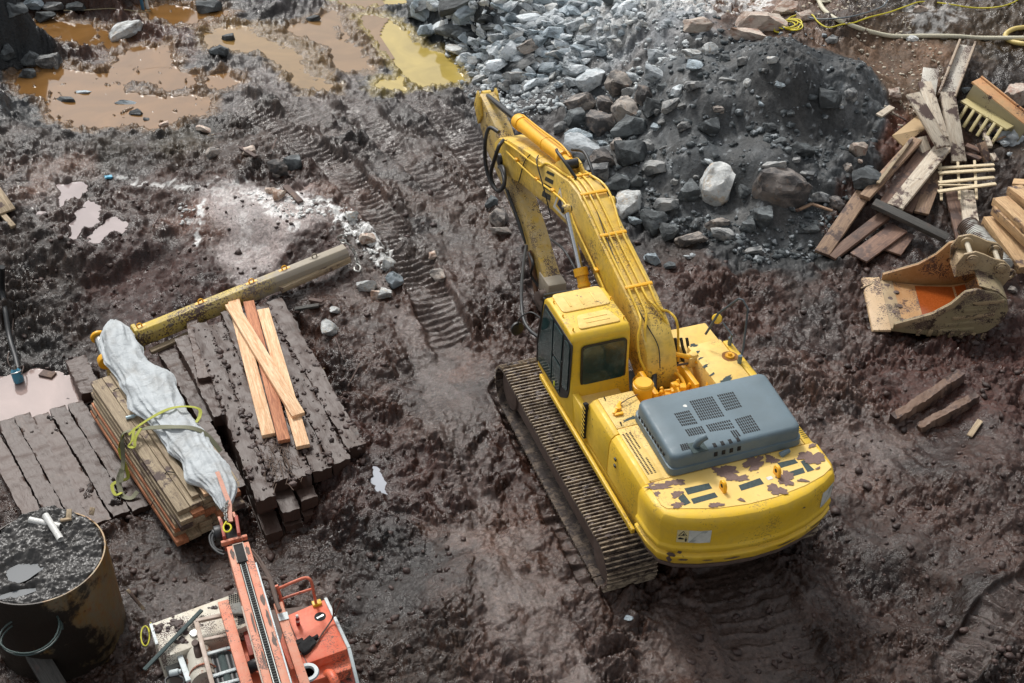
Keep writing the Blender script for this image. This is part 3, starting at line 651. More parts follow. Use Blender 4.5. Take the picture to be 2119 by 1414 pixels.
pipe([p2(905, 385, 2.1), p2(950, 410, 2.15), p2(975, 450, 2.1), p2(965, 500, 1.95)], .035, m_cyl)
pipe([p2(660, 340, 2.2), p2(680, 380, 2.05), p2(700, 425, 1.95), p2(740, 440, 1.9)], .03, m_cyl)
pipe([p2(790, 430, 1.95), p2(840, 450, 2.0), p2(865, 490, 1.95), p2(860, 520, 1.85)], .03, m_cyl)
pipe([p2(770, 520, 1.9), p2(830, 515, 1.95), p2(860, 530, 1.85)], .03, m_cyl)
pipe([p2(660, 470, 1.7), p2(670, 410, 1.9), p2(665, 350, 2.1)], .028, m_blk, 'hydraulic_hose')
for k in range(4): pipe([p2(800+25*k, 290, 2.2), p2(815+25*k, 350, 2.0), p2(850+30*k, 430, 1.75), p2(880+12*k, 500, 1.6)], .026, m_blk, 'hydraulic_hose')
pipe([p2(740, 430, 2.0), p2(820, 410, 2.1), p2(880, 400, 2.1)], .02, m_frame)
# --- engine hood (grey), rounded, with rows of slots, exhaust stub
hp = [(-.93, -2.26), (1.24, -2.26), (1.34, -.84), (-.88, -.84)]
def inset(P, d):
    c = Vector((sum(p[0] for p in P)/len(P), sum(p[1] for p in P)/len(P))); out = []
    for x, y in P: out.append((x-math.copysign(d, x-c.x), y-math.copysign(d, y-c.y)))
    return out
def rrect(P, r, k=5):
    out = []; n = len(P)
    for i in range(n):
        p = Vector(P[i]); a = (Vector(P[i-1])-p).normalized(); b = (Vector(P[(i+1) % n])-p).normalized()
        s, e = p+a*r, p+b*r
        for j in range(k+1):
            t = j/k; out.append(s*(1-t)**2+p*2*t*(1-t)+e*t*t)
    return out
rings = []
for d, z in ((-.035, 2.195), (-.035, 2.215), (.0, 2.22), (.005, 2.33), (.028, 2.335), (.034, 2.48), (.044, 2.52), (.066, 2.543), (.10, 2.554), (.3, 2.556)):
    rings.append([Vector((p.x, p.y, z)) for p in rrect(inset(hp, d), .14-d*.2)])
hood = MB().loft(rings).build('engine_hood', m_hood, EX, ang=50)
zz = 2.5575
def gp(x, y): p = p2(x, y, 2.555); return (p.x, p.y)
def slotpatch(a, b, c, d, nx, ny, w=.022, h=.045, skip=()):
    """a..d are the corners of a patch of slots on the hood's top"""
    mb = MB(); A, B, C, D = [Vector((*gp(*q), zz)) for q in (a, b, c, d)]
    for i in range(nx):
        for j in range(ny):
            u = (i+.5)/nx; v = (j+.5)/ny; p = A*(1-u)*(1-v)+B*u*(1-v)+C*u*v+D*(1-u)*v
            mb.box(p, (w, h, .003))
    mb.build('vent_slots', m_dark, hood)
slotpatch((818, 615), (885, 600), (925, 660), (855, 672), 8, 5)
slotpatch((885, 562), (985, 540), (1040, 628), (935, 648), 11, 8)
slotpatch((1003, 535), (1075, 520), (1115, 588), (1045, 606), 8, 6)
slotpatch((865, 685), (940, 668), (960, 700), (885, 715), 8, 3)
slotpatch((955, 665), (1060, 640), (1085, 680), (975, 695), 11, 3)
slotpatch((1080, 640), (1150, 620), (1195, 688), (1120, 705), 8, 6)
slotpatch((845, 750), (880, 742), (890, 768), (855, 776), 4, 3)
slotpatch((1060, 690), (1090, 685), (1110, 712), (1080, 720), 3, 3)
# large square openings on the rear shoulder, slots down the left side
mb = MB()
for i in range(4):
    for j, (yy, z_, tl) in enumerate(((-2.165, 2.548, -.12), (-2.232, 2.43, -1.45))):
        mb.box((-.20+i*.125, yy, z_), (.055, .075, .012), Matrix.Rotation(-tl, 3, 'X'))
for i in range(10): mb.box((-.908, -1.12-i*.095, 2.42), (.012, .05, .055))
mb.build('vent_opening', m_dark, hood, .004)
e = p2(920, 765, 2.56)
MB().tube(catmull([e+Vector((0, .05, -.03)), e+Vector((.01, .02, .08)), e+Vector((.06, -.0, .16)), e+Vector((.13, .0, .19))], 5), .05, 18).build('exhaust_pipe', m_hood, hood)
MB().box(e+Vector((.02, .02, .0)), (.24, .22, .012)).build('exhaust_recess', m_decal, hood, .004)
MB().lathe([(.001, .004), (.028, .004), (.03, 0), (.001, 0)], (*gp(868, 583), 2.555)).jitter(.008, 20, zs=0).build('white_mark', m_white, hood)
# --- counterweight
o_ = [(-1.41, -2.27), (-1.40, -2.62), (-1.34, -2.88), (-1.18, -3.02), (-.85, -3.16), (-.45, -3.26), (0, -3.31), (.45, -3.29), (.85, -3.2), (1.2, -3.06), (1.42, -2.92), (1.51, -2.7), (1.53, -2.27)]
def off(P, d):
    c = Vector((.06, -2.4)); out = []
    for x, y in P:
        q = Vector((x, y)); dv = (q-c).normalized(); out.append((x-dv.x*d, y-dv.y*d if y < -2.3 else y))
    return out
rings = [[Vector((x, y, z)) for x, y in off(o_, d)] for d, z in ((.22, 1.19), (.10, 1.22), (.02, 1.30), (-.015, 1.42), (-.02, 1.46), (.035, 1.475), (.04, 1.53), (-.012, 1.55), (-.015, 1.62), (.012, 1.66), (.0, 1.9), (.0, 2.05), (.015, 2.12), (.05, 2.175), (.11, 2.197), (.2, 2.2))]
cw = MB().loft(rings).build('counterweight', m_yel, EX, .006, 1, 60)
MB().prism(off(o_, .06), 1.17, 1.235, 'z').build('counterweight_skirt', m_frame, cw, .01)
rd = MB().prism([(-1.27, -2.26), (-1.27, -2.72), (-1.22, -2.81), (-.57, -3.03), (-.1, -3.1), (.35, -3.1), (.85, -3.03), (1.2, -2.93), (1.40, -2.82), (1.42, -2.26)], 2.2005, 2.208, 'z').build('rear_deck_plate', m_rdeck, cw, .003, 1)
zd = 2.2085
def pad(pts):
    mb = MB(); P = [p2(a, b_, 2.208) for a, b_ in pts]; mb.prism([(p.x, p.y) for p in P], zd, zd+.002, 'z'); mb.build('anti_slip_pad', m_decal, cw)
pad([(865, 938), (970, 915), (985, 938), (880, 965)]); pad([(893, 983), (995, 955), (1010, 975), (905, 1005)])
pad([(838, 980), (860, 958), (893, 1000), (865, 1012)]); pad([(1098, 925), (1190, 893), (1208, 918), (1110, 948)])
pad([(1265, 828), (1340, 812), (1355, 828), (1280, 850)]); pad([(1305, 870), (1375, 848), (1385, 870), (1310, 893)]); pad([(1365, 822), (1380, 815), (1425, 858), (1395, 868)])
m_peel = flat('bare_primer_patch', srgb(122, 98, 90), .75)
for i, (a, b_, sx, sy) in enumerate([(760, 930, .20, .055), (830, 912, .12, .07), (832, 963, .09, .06), (835, 1010, .09, .055), (1045, 868, .22, .12), (1100, 895, .14, .07), (1165, 830, .22, .10), (1240, 815, .1, .08), (1300, 895, .13, .14), (1262, 945, .14, .10), (1410, 805, .2, .12), (1440, 820, .1, .06), (1000, 1010, .10, .05), (1110, 988, .05, .03), (1375, 905, .08, .03), (1415, 755, .07, .035), (1440, 852, .04, .02), (1325, 918, .05, .03)]):
    blotch('peeled_patch', p2(a, b_, 2.208), sx*.95, sy*.95, 2.2115+.0004*i, cw, m_peel, grp.uniform(-.5, .5), i+20)
for i, (a, b_, sx, sy) in enumerate([(900, 545, .14, .035), (870, 540, .08, .03), (975, 512, .06, .02), (780, 577, .12, .03), (635, 637, .13, .03)]):
    p = p2(a, b_, 2.2); blotch('peeled_patch', p, sx, sy, 2.2005, EX, m_peel if i < 3 else m_decal, .25, i+60)
for a, b_ in ((1030, 945), (1262, 880)):
    p = p2(a, b_, 2.208)
    mb = MB(); pts = [(-.085, 0), (.085, 0), (.085, .09)]+[(math.cos(q)*.085, .09+math.sin(q)*.085) for q in [math.pi*k/10 for k in range(1, 10)]]+[(-.085, .09)]
    M = Matrix.Rotation(-.25, 3, 'Z'); vs1 = []; vs2 = []
    for x, z in pts:
        vs1.append(mb.bm.verts.new(p+Vector((-.025, x*.9, z)))); vs2.append(mb.bm.verts.new(p+Vector((.025, x*.9, z))))
    mb.bm.faces.new(vs1); mb.bm.faces.new(vs2[::-1])
    for i in range(len(pts)): mb.bm.faces.new((vs1[i], vs2[i], vs2[(i+1) % len(pts)], vs1[(i+1) % len(pts)]))
    le = mb.build('lifting_eye', m_cyl, cw, .008)
    MB().cyl(p+Vector((-.03, 0, .095)), p+Vector((.03, 0, .095)), .03, 16).build('eye_hole', m_dark, le)
MB().tube([p2(1280, 795, 2.21), p2(1295, 785, 2.25), p2(1315, 775, 2.25)], .05, 12, .035).build('rubber_cap', m_hood, cw)
MB().box(p2(1232, 893, 2.211), (.09, .06, .003), Matrix.Rotation(.1, 3, 'Z')).build('white_tag', m_white, cw)
# warning plates on the rear face: white fields with a black-edged triangle, pictogram and stripes
def cwx(x):
    for (x0, y0), (x1, y1) in zip(o_[2:], o_[3:]):
        if x0 <= x <= x1: return y0+(y1-y0)*(x-x0)/(x1-x0)
    return -2.9
def plate(x0, x1, z0, z1, mat, name, par, d=.004, quads=None):
    mb = MB(); n = 6
    for i in range(n):
        a = x0+(x1-x0)*i/n; b_ = x0+(x1-x0)*(i+1)/n
        mb.quad((a, cwx(a)-d, z0), (b_, cwx(b_)-d, z0), (b_, cwx(b_)-d, z1), (a, cwx(a)-d, z1))
    bmesh.ops.remove_doubles(mb.bm, verts=mb.bm.verts[:], dist=1e-5)
    return mb.build(name, mat, par)
m_cream = flat('cream_label', srgb(222, 206, 150), .5); m_ws = flat('worn_white_reflector', srgb(214, 216, 206), .45, 0, 8); m_gs = flat('grey_reflector_stripe', srgb(176, 182, 174), .45)
st = plate(-1.15, -1.0, 1.74, 1.98, m_cream, 'warning_sticker', cw); st2 = plate(-.998, -.70, 1.74, 1.98, m_ws, 'reflector_plate', cw)
def onface(pts, mat, name, par, d=.008):
    mb = MB(); mb.bm.faces.new([mb.bm.verts.new((x, cwx(x)-d, z)) for x, z in pts]); return mb.build(name, mat, par)
onface([(-1.135, 1.87), (-1.015, 1.87), (-1.075, 1.97)], m_blk, 'warning_triangle', st); onface([(-1.118, 1.88), (-1.032, 1.88), (-1.075, 1.953)], m_cream, 'triangle_field', st, .010)
onface([(-1.10, 1.885), (-1.06, 1.885), (-1.05, 1.90), (-1.075, 1.93), (-1.08, 1.905)], m_blk, 'triangle_pictogram', st, .012)
onface([(-1.04, 1.76), (-1.02, 1.76), (-1.015, 1.82), (-1.045, 1.82)], m_blk, 'person_pictogram', st); onface([(-1.037, 1.825), (-1.023, 1.825), (-1.023, 1.845), (-1.037, 1.845)], m_blk, 'person_pictogram_head', st)
onface([(-1.13, 1.80), (-1.06, 1.80), (-1.06, 1.825), (-1.11, 1.84), (-1.13, 1.82)], m_blk, 'machine_pictogram', st)
onface([(-.99, 1.75), (-.93, 1.75), (-.75, 1.97), (-.83, 1.97)], m_gs, 'reflector_stripe', st2)
st3 = plate(1.13, 1.40, 1.72, 2.02, m_ws, 'reflector_plate', cw); onface([(1.15, 1.73), (1.22, 1.73), (1.38, 1.95), (1.33, 2.0)], m_gs, 'reflector_stripe', st3)
onface([(1.405, 1.8), (1.44, 1.8), (1.44, 2.0), (1.405, 2.0)], m_cream, 'warning_sticker', cw, .006)
for i, (x, z, sx, sz) in enumerate([(-1.2, 1.5, .05, .05), (-1.1, 1.56, .04, .03), (-1.22, 1.4, .03, .06), (-1.05, 1.41, .06, .02), (.75, 1.98, .03, .015), (-.35, 1.4, .12, .015), (.5, 1.42, .2, .012), (1.1, 1.43, .2, .015), (-.7, 1.4, .1, .012)]):
    rr = random.Random(i); onface([(x+math.cos(q)*sx*rr.uniform(.6, 1.2), z+math.sin(q)*sz*rr.uniform(.6, 1.2)) for q in [2*math.pi*k/9 for k in range(9)]], m_frame, 'scuff_mark', cw, .03 if z < 1.6 else .006)
# --- cab
cx0, cx1 = -1.42, -.42
prof = [(.1, 1.36), (.28, 2.0), (.33, 2.2), (.36, 2.9), (.44, 2.975), (.6, 2.99), (1.35, 2.99), (1.5, 2.96), (1.58, 2.88), (1.80, 1.9), (1.80, 1.36)]
cab = MB().prism(prof, cx0, cx1).build('cab', m_yel, EX, .035, 3, 50)
MB().prism([(-.28, 1.36), (.2, 1.36), (.3, 1.93), (-.24, 1.93)], cx0+.01, cx0+.12).build('cab_rear_skirt', m_yel, EX, .02)
MB().span((cx0+.05, -.24, 1.4), (-.62, .25, 1.86)).build('cab_step_box', m_deck, EX, .02)
# louvre strip behind the cab
lv_ = MB().prism([(-.30, 1.45), (-.20, 1.45), (-.20, 2.12), (-.30, 2.16)], -1.43, -1.37).build('louvre_panel', m_dark, EX, .005)
lm = MB()
for k in range(8): lm.box((-1.432, -.25, 1.52+k*.08), (.012, .12, .014), Matrix.Rotation(.25, 3, 'X'))
lm.build('louvre_slats', m_yel, lv_)
# roof panels
rp = MB().prism(rrect([(-1.33, .98), (-.50, .98), (-.50, 1.5), (-1.33, 1.5)], .08), 2.975, 3.012, 'z').build('roof_hatch', m_deck, cab, .012)
for k in range(3): MB().bar((-1.15+k*.22, 1.08, 3.014), (-1.15+k*.22, 1.38, 3.014), .035, .016).build('roof_rib', m_deck, rp, .006)
r2 = MB().prism(rrect([(-1.25, .5), (-.52, .5), (-.62, .86), (-1.15, .86)], .08), 2.975, 3.003, 'z').build('roof_panel', m_deck, cab, .01)
for k in range(2): MB().bar((-1.08, .62+k*.11, 3.004), (-.68, .62+k*.11, 3.004), .03, .012).build('roof_rib', m_deck, r2, .005)
for x, y in ((-1.34, .52), (-.47, .55), (-1.36, .9), (-1.36, 1.3), (-.46, 1.1)): MB().cyl((x, y, 2.98), (x, y, 3.04), .012, 10).build('roof_bolt', m_cyl, cab)
# rear window
def win_y(y, x0, x1, z0, z1, name='rear_window', sl=.0):
    P = rrect([(x0, z0), (x1, z0), (x1, z1), (x0, z1)], .07)
    a = MB(); P2_ = rrect([(x0-.03, z0-.03), (x1+.03, z0-.03), (x1+.03, z1+.03), (x0-.03, z1+.03)], .09)
    for (PP, d, mt, nm, pr) in ((P2_, .0, m_blk, 'window_seal', None), (P, .006, m_gl, name, None)):
        mb = MB(); mb.bm.faces.new([mb.bm.verts.new((p.x, y-d-.02+(p.y-2.0)*.033, p.y)) for p in PP]); r = bmesh.ops.extrude_face_region(mb.bm, geom=mb.bm.faces[:])
        for v in r['geom']:
            if isinstance(v, bmesh.types.BMVert): v.co.y += .02
        o = mb.build(nm, mt, cab)
    return o
win_y(.31, -1.24, -.52, 2.04, 2.76)
# left side glazing: front pane, door pane, rounded quarter pane, black frame around
def side_pane(P, mt, nm, x, par=cab, th=.014):
    mb = MB(); mb.prism(P, x, x-th); return mb.build(nm, mt, par, .003, 1)
dr = side_pane(rrect([(.36, 1.88), (.30, 2.86), (1.52, 2.86), (1.77, 1.9), (1.77, 1.50), (.72, 1.50), (.42, 1.72)], .06), m_blk, 'door_frame', cx0+.002)
side_pane(rrect([(1.12, 1.57), (1.10, 2.80), (1.47, 2.80), (1.70, 1.9), (1.70, 1.57)], .05), m_gl, 'door_window', cx0-.014)
side_pane(rrect([(.72, 2.18), (.68, 2.80), (1.05, 2.80), (1.07, 2.18)], .04), m_gl, 'door_window', cx0-.014)
side_pane(rrect([(.74, 1.57), (.72, 2.12), (1.07, 2.12), (1.07, 1.57)], .04), m_gl, 'door_window', cx0-.014)
side_pane(rrect([(.42, 1.86), (.38, 2.78), (.60, 2.80), (.64, 1.80)], .07), m_gl, 'quarter_window', cx0-.014)
MB().bar((cx0-.03, .68, 1.75), (cx0-.03, .66, 2.3), .02, .02).build('grab_handle', m_blk, cab, .004)
MB().box((cx0-.03, .95, 1.62), (.004, .05, .09)).build('yellow_sticker', flat('yellow_label', srgb(220, 220, 40), .5), cab)
# windscreen and lamp bracket
mb = MB(); mb.quad((cx0+.06, 1.585, 2.86), (cx1-.06, 1.585, 2.86), (cx1-.06, 1.81, 1.95), (cx0+.06, 1.81, 1.95)); mb.build('windscreen', m_gl, cab)
MB().tube([(cx0+.02, 1.6, 2.9), (cx0+.02, 1.84, 1.9), (cx0+.02, 1.84, 1.45)], .025, 8).build('windscreen_frame', m_blk, cab)
MB().tube([(cx1-.5, 1.6, 2.93), (cx0+.02, 1.64, 2.92)], .025, 8).build('windscreen_frame', m_blk, cab)
lr = MB().tube(catmull([(cx0+.1, 1.7, 2.3), (cx0-.05, 2.0, 2.35), (cx0-.22, 2.1, 2.2), (cx0-.25, 2.1, 2.05)]), .013, 8).build('mirror_arm', m_blk, cab)
MB().lathe([(.001, -.02), (.12, -.02), (.12, .02), (.001, .03)], (cx0-.26, 2.12, 1.98), (0.2, -1, .1), 20).build('cab_mirror', m_blk, cab)
MB().box((-.9, .8, 2.2), (.45, .12, .5)).build('seat_back', m_dark, cab, .04)
# --- boom
bx0, bx1 = -.16, .36; bc = (bx0+bx1)/2
top = [(.12, 1.75), (.13, 2.05), (.27, 2.42), (.55, 2.70), (1.05, 2.93), (1.6, 3.09), (2.24, 3.28), (2.83, 3.49), (3.35, 3.64), (3.78, 3.64), (4.2, 3.53), (4.85, 3.38), (6.0, 3.11), (6.9, 2.86), (7.5, 2.6), (7.75, 2.38), (7.72, 2.12), (7.45, 1.95)]
bot = [(7.05, 1.98), (6.2, 2.27), (5.28, 2.47), (4.5, 2.64), (3.72, 2.76), (3.2, 2.68), (2.7, 2.55), (2.2, 2.42), (1.5, 2.15), (.95, 1.9), (.45, 1.6), (.2, 1.6)]
boom = MB().prism(top+bot, bx0, bx1).build('boom', m_boom, EX, .025, 2, 30)
def topz(y):
    for (y0, z0), (y1, z1) in zip(top[2:], top[3:]):
        if y0 <= y <= y1: return z0+(z1-z0)*(y-y0)/(y1-y0)
    return 2.4
MB().cyl((bx0-.1, .3, 1.78), (bx1+.1, .3, 1.78), .13, 24).build('boom_foot_pin', m_cyl, EX)
# pipes along the top of the boom and clamps
for i, x in enumerate((-.10, .02, .14, .27)):
    ys = [4.0, 3.6, 3.2, 2.6, 2.0, 1.5, 1.0] if i in (1, 2) else ([4.6, 4.2, 3.8, 3.4, 3.0, 2.4, 1.8, 1.2, .8])
    P = [Vector((x+(.09 if i == 3 and y < 3.6 and y > 2.4 else 0), y, topz(y)+.045)) for y in ys]
    if i == 0: P = [Vector((bx0-.03, 7.2, 2.72)), Vector((bx0-.03, 6.5, 2.9)), Vector((bx0-.03, 5.2, 3.2)), Vector((bx0+.02, 4.9, 3.40))]+P
    if i == 3: P += [Vector((.42, .75, 2.78)), Vector((.48, .55, 2.7)), Vector((.50, .45, 2.3)), Vector((.50, .4, 2.0))]
    if i == 0: P += [Vector((-.14, .6, 2.8)), Vector((-.24, .45, 2.6)), Vector((-.26, .3, 2.35)), Vector((-.2, .2, 2.15))]
    if i == 1: P += [Vector((.0, .7, 2.85)), Vector((-.1, .5, 2.65)), Vector((-.12, .35, 2.45))]
    if i == 2: P += [Vector((.22, .75, 2.88)), Vector((.34, .5, 2.6)), Vector((.36, .4, 2.3))]
    pipe(P, .021, m_yel, 'boom_pipe', boom, 4, 8)
pipe([(bx0-.04, 6.9, 2.62), (bx0-.04, 5.4, 2.86), (bx0-.04, 4.3, 3.12), (bx0-.04, 3.7, 3.2), (bx0-.04, 3.2, 3.0), (bx0-.04, 2.4, 2.75), (bx0-.04, 1.6, 2.45), (bx0-.04, 1.1, 2.2)], .02, m_yel, 'boom_pipe', boom, 5, 8)
for y in (1.25, 2.35, 3.25, 3.85):
    MB().box((bc, y, topz(y)+.05), (bx1-bx0-.04, .06, .035), Matrix.Rotation(math.atan2(topz(y+.1)-topz(y-.1), .2), 3, 'X')).build('pipe_clamp', m_cyl, boom, .008)
for y, z in ((6.3, 2.75), (5.2, 2.92), (4.4, 3.12), (2.3, 2.73), (1.7, 2.5)): MB().box((bx0-.035, y, z), (.06, .09, .05)).build('pipe_clamp', m_cyl, boom, .006)
# dark bars and framed triangle on the boom's left flank
m_navy = flat('navy_mark', srgb(38, 48, 82), .5); m_mark = flat('dark_mark', srgb(48, 54, 48), .5)
def flank(pts, mt, nm, d=.003):
    mb = MB(); mb.bm.faces.new([mb.bm.verts.new(atx(*c1(*p), bx0-d)) for p in pts]); mb.build(nm, mt, boom)
for q_ in ([(477, 453), (517, 472), (513, 487), (472, 467)], [(469, 485), (512, 508), (507, 530), (463, 506)], [(461, 520), (505, 546), (500, 574), (455, 546)], [(454, 562), (498, 590), (492, 618), (447, 590)]): flank(q_, m_mark, 'painted_bar', .004)
flank([(548, 543), (580, 720), (508, 650)], m_white, 'triangle_outline', .003); flank([(545, 572), (567, 695), (522, 645)], m_yel, 'triangle_inner', .006); flank([(548, 598), (566, 690), (530, 636)], m_navy, 'triangle_core', .009)
# boom cylinders
for x in (-.36, .47):
    a = Vector((x, 1.45, 1.35)); b_ = Vector((x, 3.32, 3.38)); d = (b_-a).normalized(); L = (b_-a).length
    bcyl = MB().cyl(a, a+d*(L*.60), .10, 24).cyl(a+d*(L*.57), a+d*(L*.62), .125, 24).cyl(a+d*(L*.50), a+d*(L*.52), .115, 24).build('boom_cylinder', m_cyl, EX)
    MB().cyl(a+d*(L*.6), b_-d*.05, .052, 20).build('cylinder_rod', m_chrome, bcyl)
    MB().cyl(b_-Vector((.06, 0, 0)), b_+Vector((.06, 0, 0)), .085, 24).build('rod_eye', m_boom, bcyl, .01)
    MB().cyl(b_-Vector((.09, 0, 0)), b_+Vector((.09, 0, 0)), .055, 16).build('cylinder_pin', m_blk, bcyl)
# arm cylinder on top of the boom
mb = MB()
for x in (bc-.15, bc+.12): mb.prism([(3.85, 3.55), (4.9, 3.3), (4.55, 3.62), (4.35, 3.74), (4.15, 3.74)], x, x+.035)
mb.build('cylinder_bracket', m_boom, boom, .01)
a = Vector((bc, 4.3, 3.66)); b_ = Vector((bc, 9.02, 2.80)); d = (b_-a).normalized()
acy = MB().tube([a, a+d*.25, a+d*.3, a+d*2.55, a+d*2.6, a+d*2.72], .10, 24).build('arm_cylinder', m_cyl, EX)
MB().cyl(a+d*.35, a+d*2.6, .135, 28).cyl(a+d*2.55, a+d*2.80, .155, 28).cyl(a+d*1.2, a+d*1.25, .145, 28).cyl(a+d*.3, a+d*.42, .15, 28).build('cylinder_barrel', m_cyl, acy, .008)
MB().cyl(a-Vector((.13, 0, 0)), a+Vector((.13, 0, 0)), .09, 20).build('cylinder_pin', m_blk, acy)
MB().cyl(a+d*2.8, b_-d*.1, .062, 20).build('cylinder_rod', flat('oily_dark_rod', srgb(44, 46, 48), .25, .6), acy)
MB().cyl(b_-Vector((.09, 0, 0)), b_+Vector((.09, 0, 0)), .10, 24).build('rod_eye', m_boom, acy)
pipe([a+Vector((.02, .1, .1)), a+Vector((0, .5, .13)), a+Vector((-.02, 1.5, -.05)), a+Vector((0, 2.5, -.25))], .018, m_cyl, 'cylinder_pipe', acy)
pipe([a+Vector((-.12, .4, .1)), a+Vector((-.22, .1, .22)), a+Vector((-.2, -.25, .18)), a+Vector((-.1, -.5, .0))], .03, m_blk, 'hydraulic_hose', acy)
pipe([a+Vector((.16, .35, .08)), a+Vector((.24, .0, .2)), a+Vector((.22, -.4, .1)), a+Vector((.2, -.6, .0))], .03, m_blk, 'hydraulic_hose', acy)
# arm
ax0, ax1 = bc-.17, bc+.17
arm = MB().prism([(9.15, 2.6), (8.98, 2.88), (8.6, 2.80), (7.9, 2.6), (7.3, 2.2), (6.4, 1.75), (5.8, 1.4), (5.47, 1.13), (5.0, .80), (4.78, .62), (4.72, .45), (4.85, .34), (5.2, .42), (6.1, .85), (6.66, 1.12), (7.35, 1.40), (7.82, 1.56), (8.54, 1.80), (8.9, 2.10)], ax0, ax1).build('arm', m_arm, EX, .02)
m_cap = paint('weathered_arm_paint', srgb(200, 178, 128), .35, .12, .5, srgb(176, 158, 122), dust=.5)
for x in (ax0-.05, ax1): MB().prism([(9.2, 2.55), (9.0, 2.95), (8.86, 2.86), (8.7, 2.5), (8.95, 2.2)], x, x+.05).build('cylinder_lug', m_boom, arm, .01)
MB().span((ax0-.03, 4.7, .40), (ax1+.03, 5.25, .80)).jitter(.01, 4).build('arm_tip_casting', paint('grey_worn_casting', srgb(150, 140, 122), .3, .2, .5), arm, .05)
MB().cyl((ax0-.16, 4.83, .52), (ax1+.16, 4.83, .52), .10, 24).build('arm_tip_pin', m_frame, arm, .01)
pf = MB().cyl((bx0-.06, 7.35, 2.2), (bx1+.06, 7.35, 2.2), .13, 24).build('boom_tip_pin', m_blk, arm, .01)
# ribs worn on the arm's back
for k in range(3): MB().bar((ax0+.09+k*.09, 7.0, 2.02), (ax0+.09+k*.09, 5.5, 1.17), .018, .012).build('arm_pipe', m_arm, arm)
m_link = paint('rusty_link_steel', srgb(96, 66, 48), .5, .3, .6, srgb(120, 90, 62))
for x in (ax0-.08, ax1+.02): MB().prism([(5.75, .95), (5.65, 1.05), (5.35, .62), (5.1, .12), (5.25, .08), (5.5, .5)], x, x+.05).build('bucket_link', m_link, arm, .008)
q = MB(); q.prism([(4.3, .1), (5.3, .1), (5.25, .32), (4.95, .5), (4.6, .5), (4.35, .3)], ax0-.1, ax0-.04); q.prism([(4.3, .1), (5.3, .1), (5.25, .32), (4.95, .5), (4.6, .5), (4.35, .3)], ax1+.04, ax1+.1); q.span((ax0-.1, 4.4, .05), (ax1+.1, 5.2, .2)); q.cyl((ax0-.18, 4.45, .25), (ax1+.18, 4.45, .25), .06, 16)
q.build('quick_coupler', m_frame, arm, .012)
# hoses at the boom tip, down the arm and past the cab
def hose(P, r=.032, x=None, mat=m_blk, par=EX, name='hydraulic_hose'):
    pts = [atx(*c1(a_, b_), xx) for a_, b_, xx in P]; return pipe(pts, r, mat, name, par, 6, 10)
hose([(215, 245, -.2), (165, 222, -.3), (143, 290, -.4), (142, 400, -.42), (165, 500, -.4), (200, 555, -.38), (232, 550, -.34), (248, 500, -.3), (240, 440, -.25), (225, 430, -.2)], .04)
hose([(240, 290, -.2), (215, 325, -.36), (190, 400, -.44), (172, 470, -.44), (185, 530, -.42), (215, 565, -.4), (245, 530, -.35), (235, 460, -.28), (218, 432, -.2)], .04)
hose([(250, 545, -.14), (285, 640, -.14), (320, 740, -.14), (352, 830, -.14)], .022); hose([(262, 560, -.14), (300, 660, -.14), (335, 760, -.14), (360, 850, -.14)], .022)
hose([(365, 860, -.2), (350, 950, -.5), (340, 1060, -.9), (338, 1160, -1.2), (350, 1260, -1.35), (385, 1320, -1.35), (440, 1362, -1.3)], .03)
hose([(500, 830, -.1), (560, 875, -.3), (610, 950, -.3), (655, 1050, -.3), (670, 1110, -.3)], .022)
hose([(380, 900, -.15), (400, 960, -.2), (390, 1020, -.2), (430, 1080, -.1)], .028)
pipe([(-.2, 4.4, 2.5), (-.22, 4.7, 2.9), (-.2, 5.2, 3.25), (-.1, 5.4, 3.3)], .012, m_blk, 'cable', boom)
pipe([(-.19, 5.6, 3.22), (-.19, 5.9, 2.9), (-.19, 6.1, 2.5), (-.19, 6.2, 2.3)], .012, m_blk, 'cable', boom)
pipe([(bc-.06, 3.2, 3.66), (-.05, 2.2, 3.31), (-.09, 1.2, 3.0), (-.04, .6, 2.75), (.05, .3, 2.5), (0.02, .1, 2.2)], .009, m_blk, 'cable', boom)
# right-hand rails and mirror
m_rl = flat('dark_grey_rail', srgb(74, 84, 90), .4)
rl = MB().tube([(1.36, .32, 2.19), (1.36, .26, 2.42), (1.30, .50, 2.52)], .016, 8).build('hand_rail', m_rl, EX)
mr = MB().tube([(1.29, -.18, 2.2), (1.40, -.06, 2.36), (1.44, .04, 3.08), (1.40, .16, 3.18), (1.36, .22, 3.17)], .018, 8).tube([(1.36, .22, 3.17), (1.15, .42, 2.8), (.96, .42, 2.42)], .02, 8).build('mirror_bracket', m_rl, EX)
MB().lathe([(.001, -.02), (.07, -.02), (.085, 0), (.07, .03), (.001, .04)], (1.16, .46, 2.66), (-.3, -.6, .7), 24).build('mirror_head', m_yel, mr)
for p in ((1.36, .30), (1.29, -.18)): MB().cyl((p[0], p[1], 2.2), (p[0], p[1], 2.34), .035, 12).build('rail_socket', m_hood, EX)
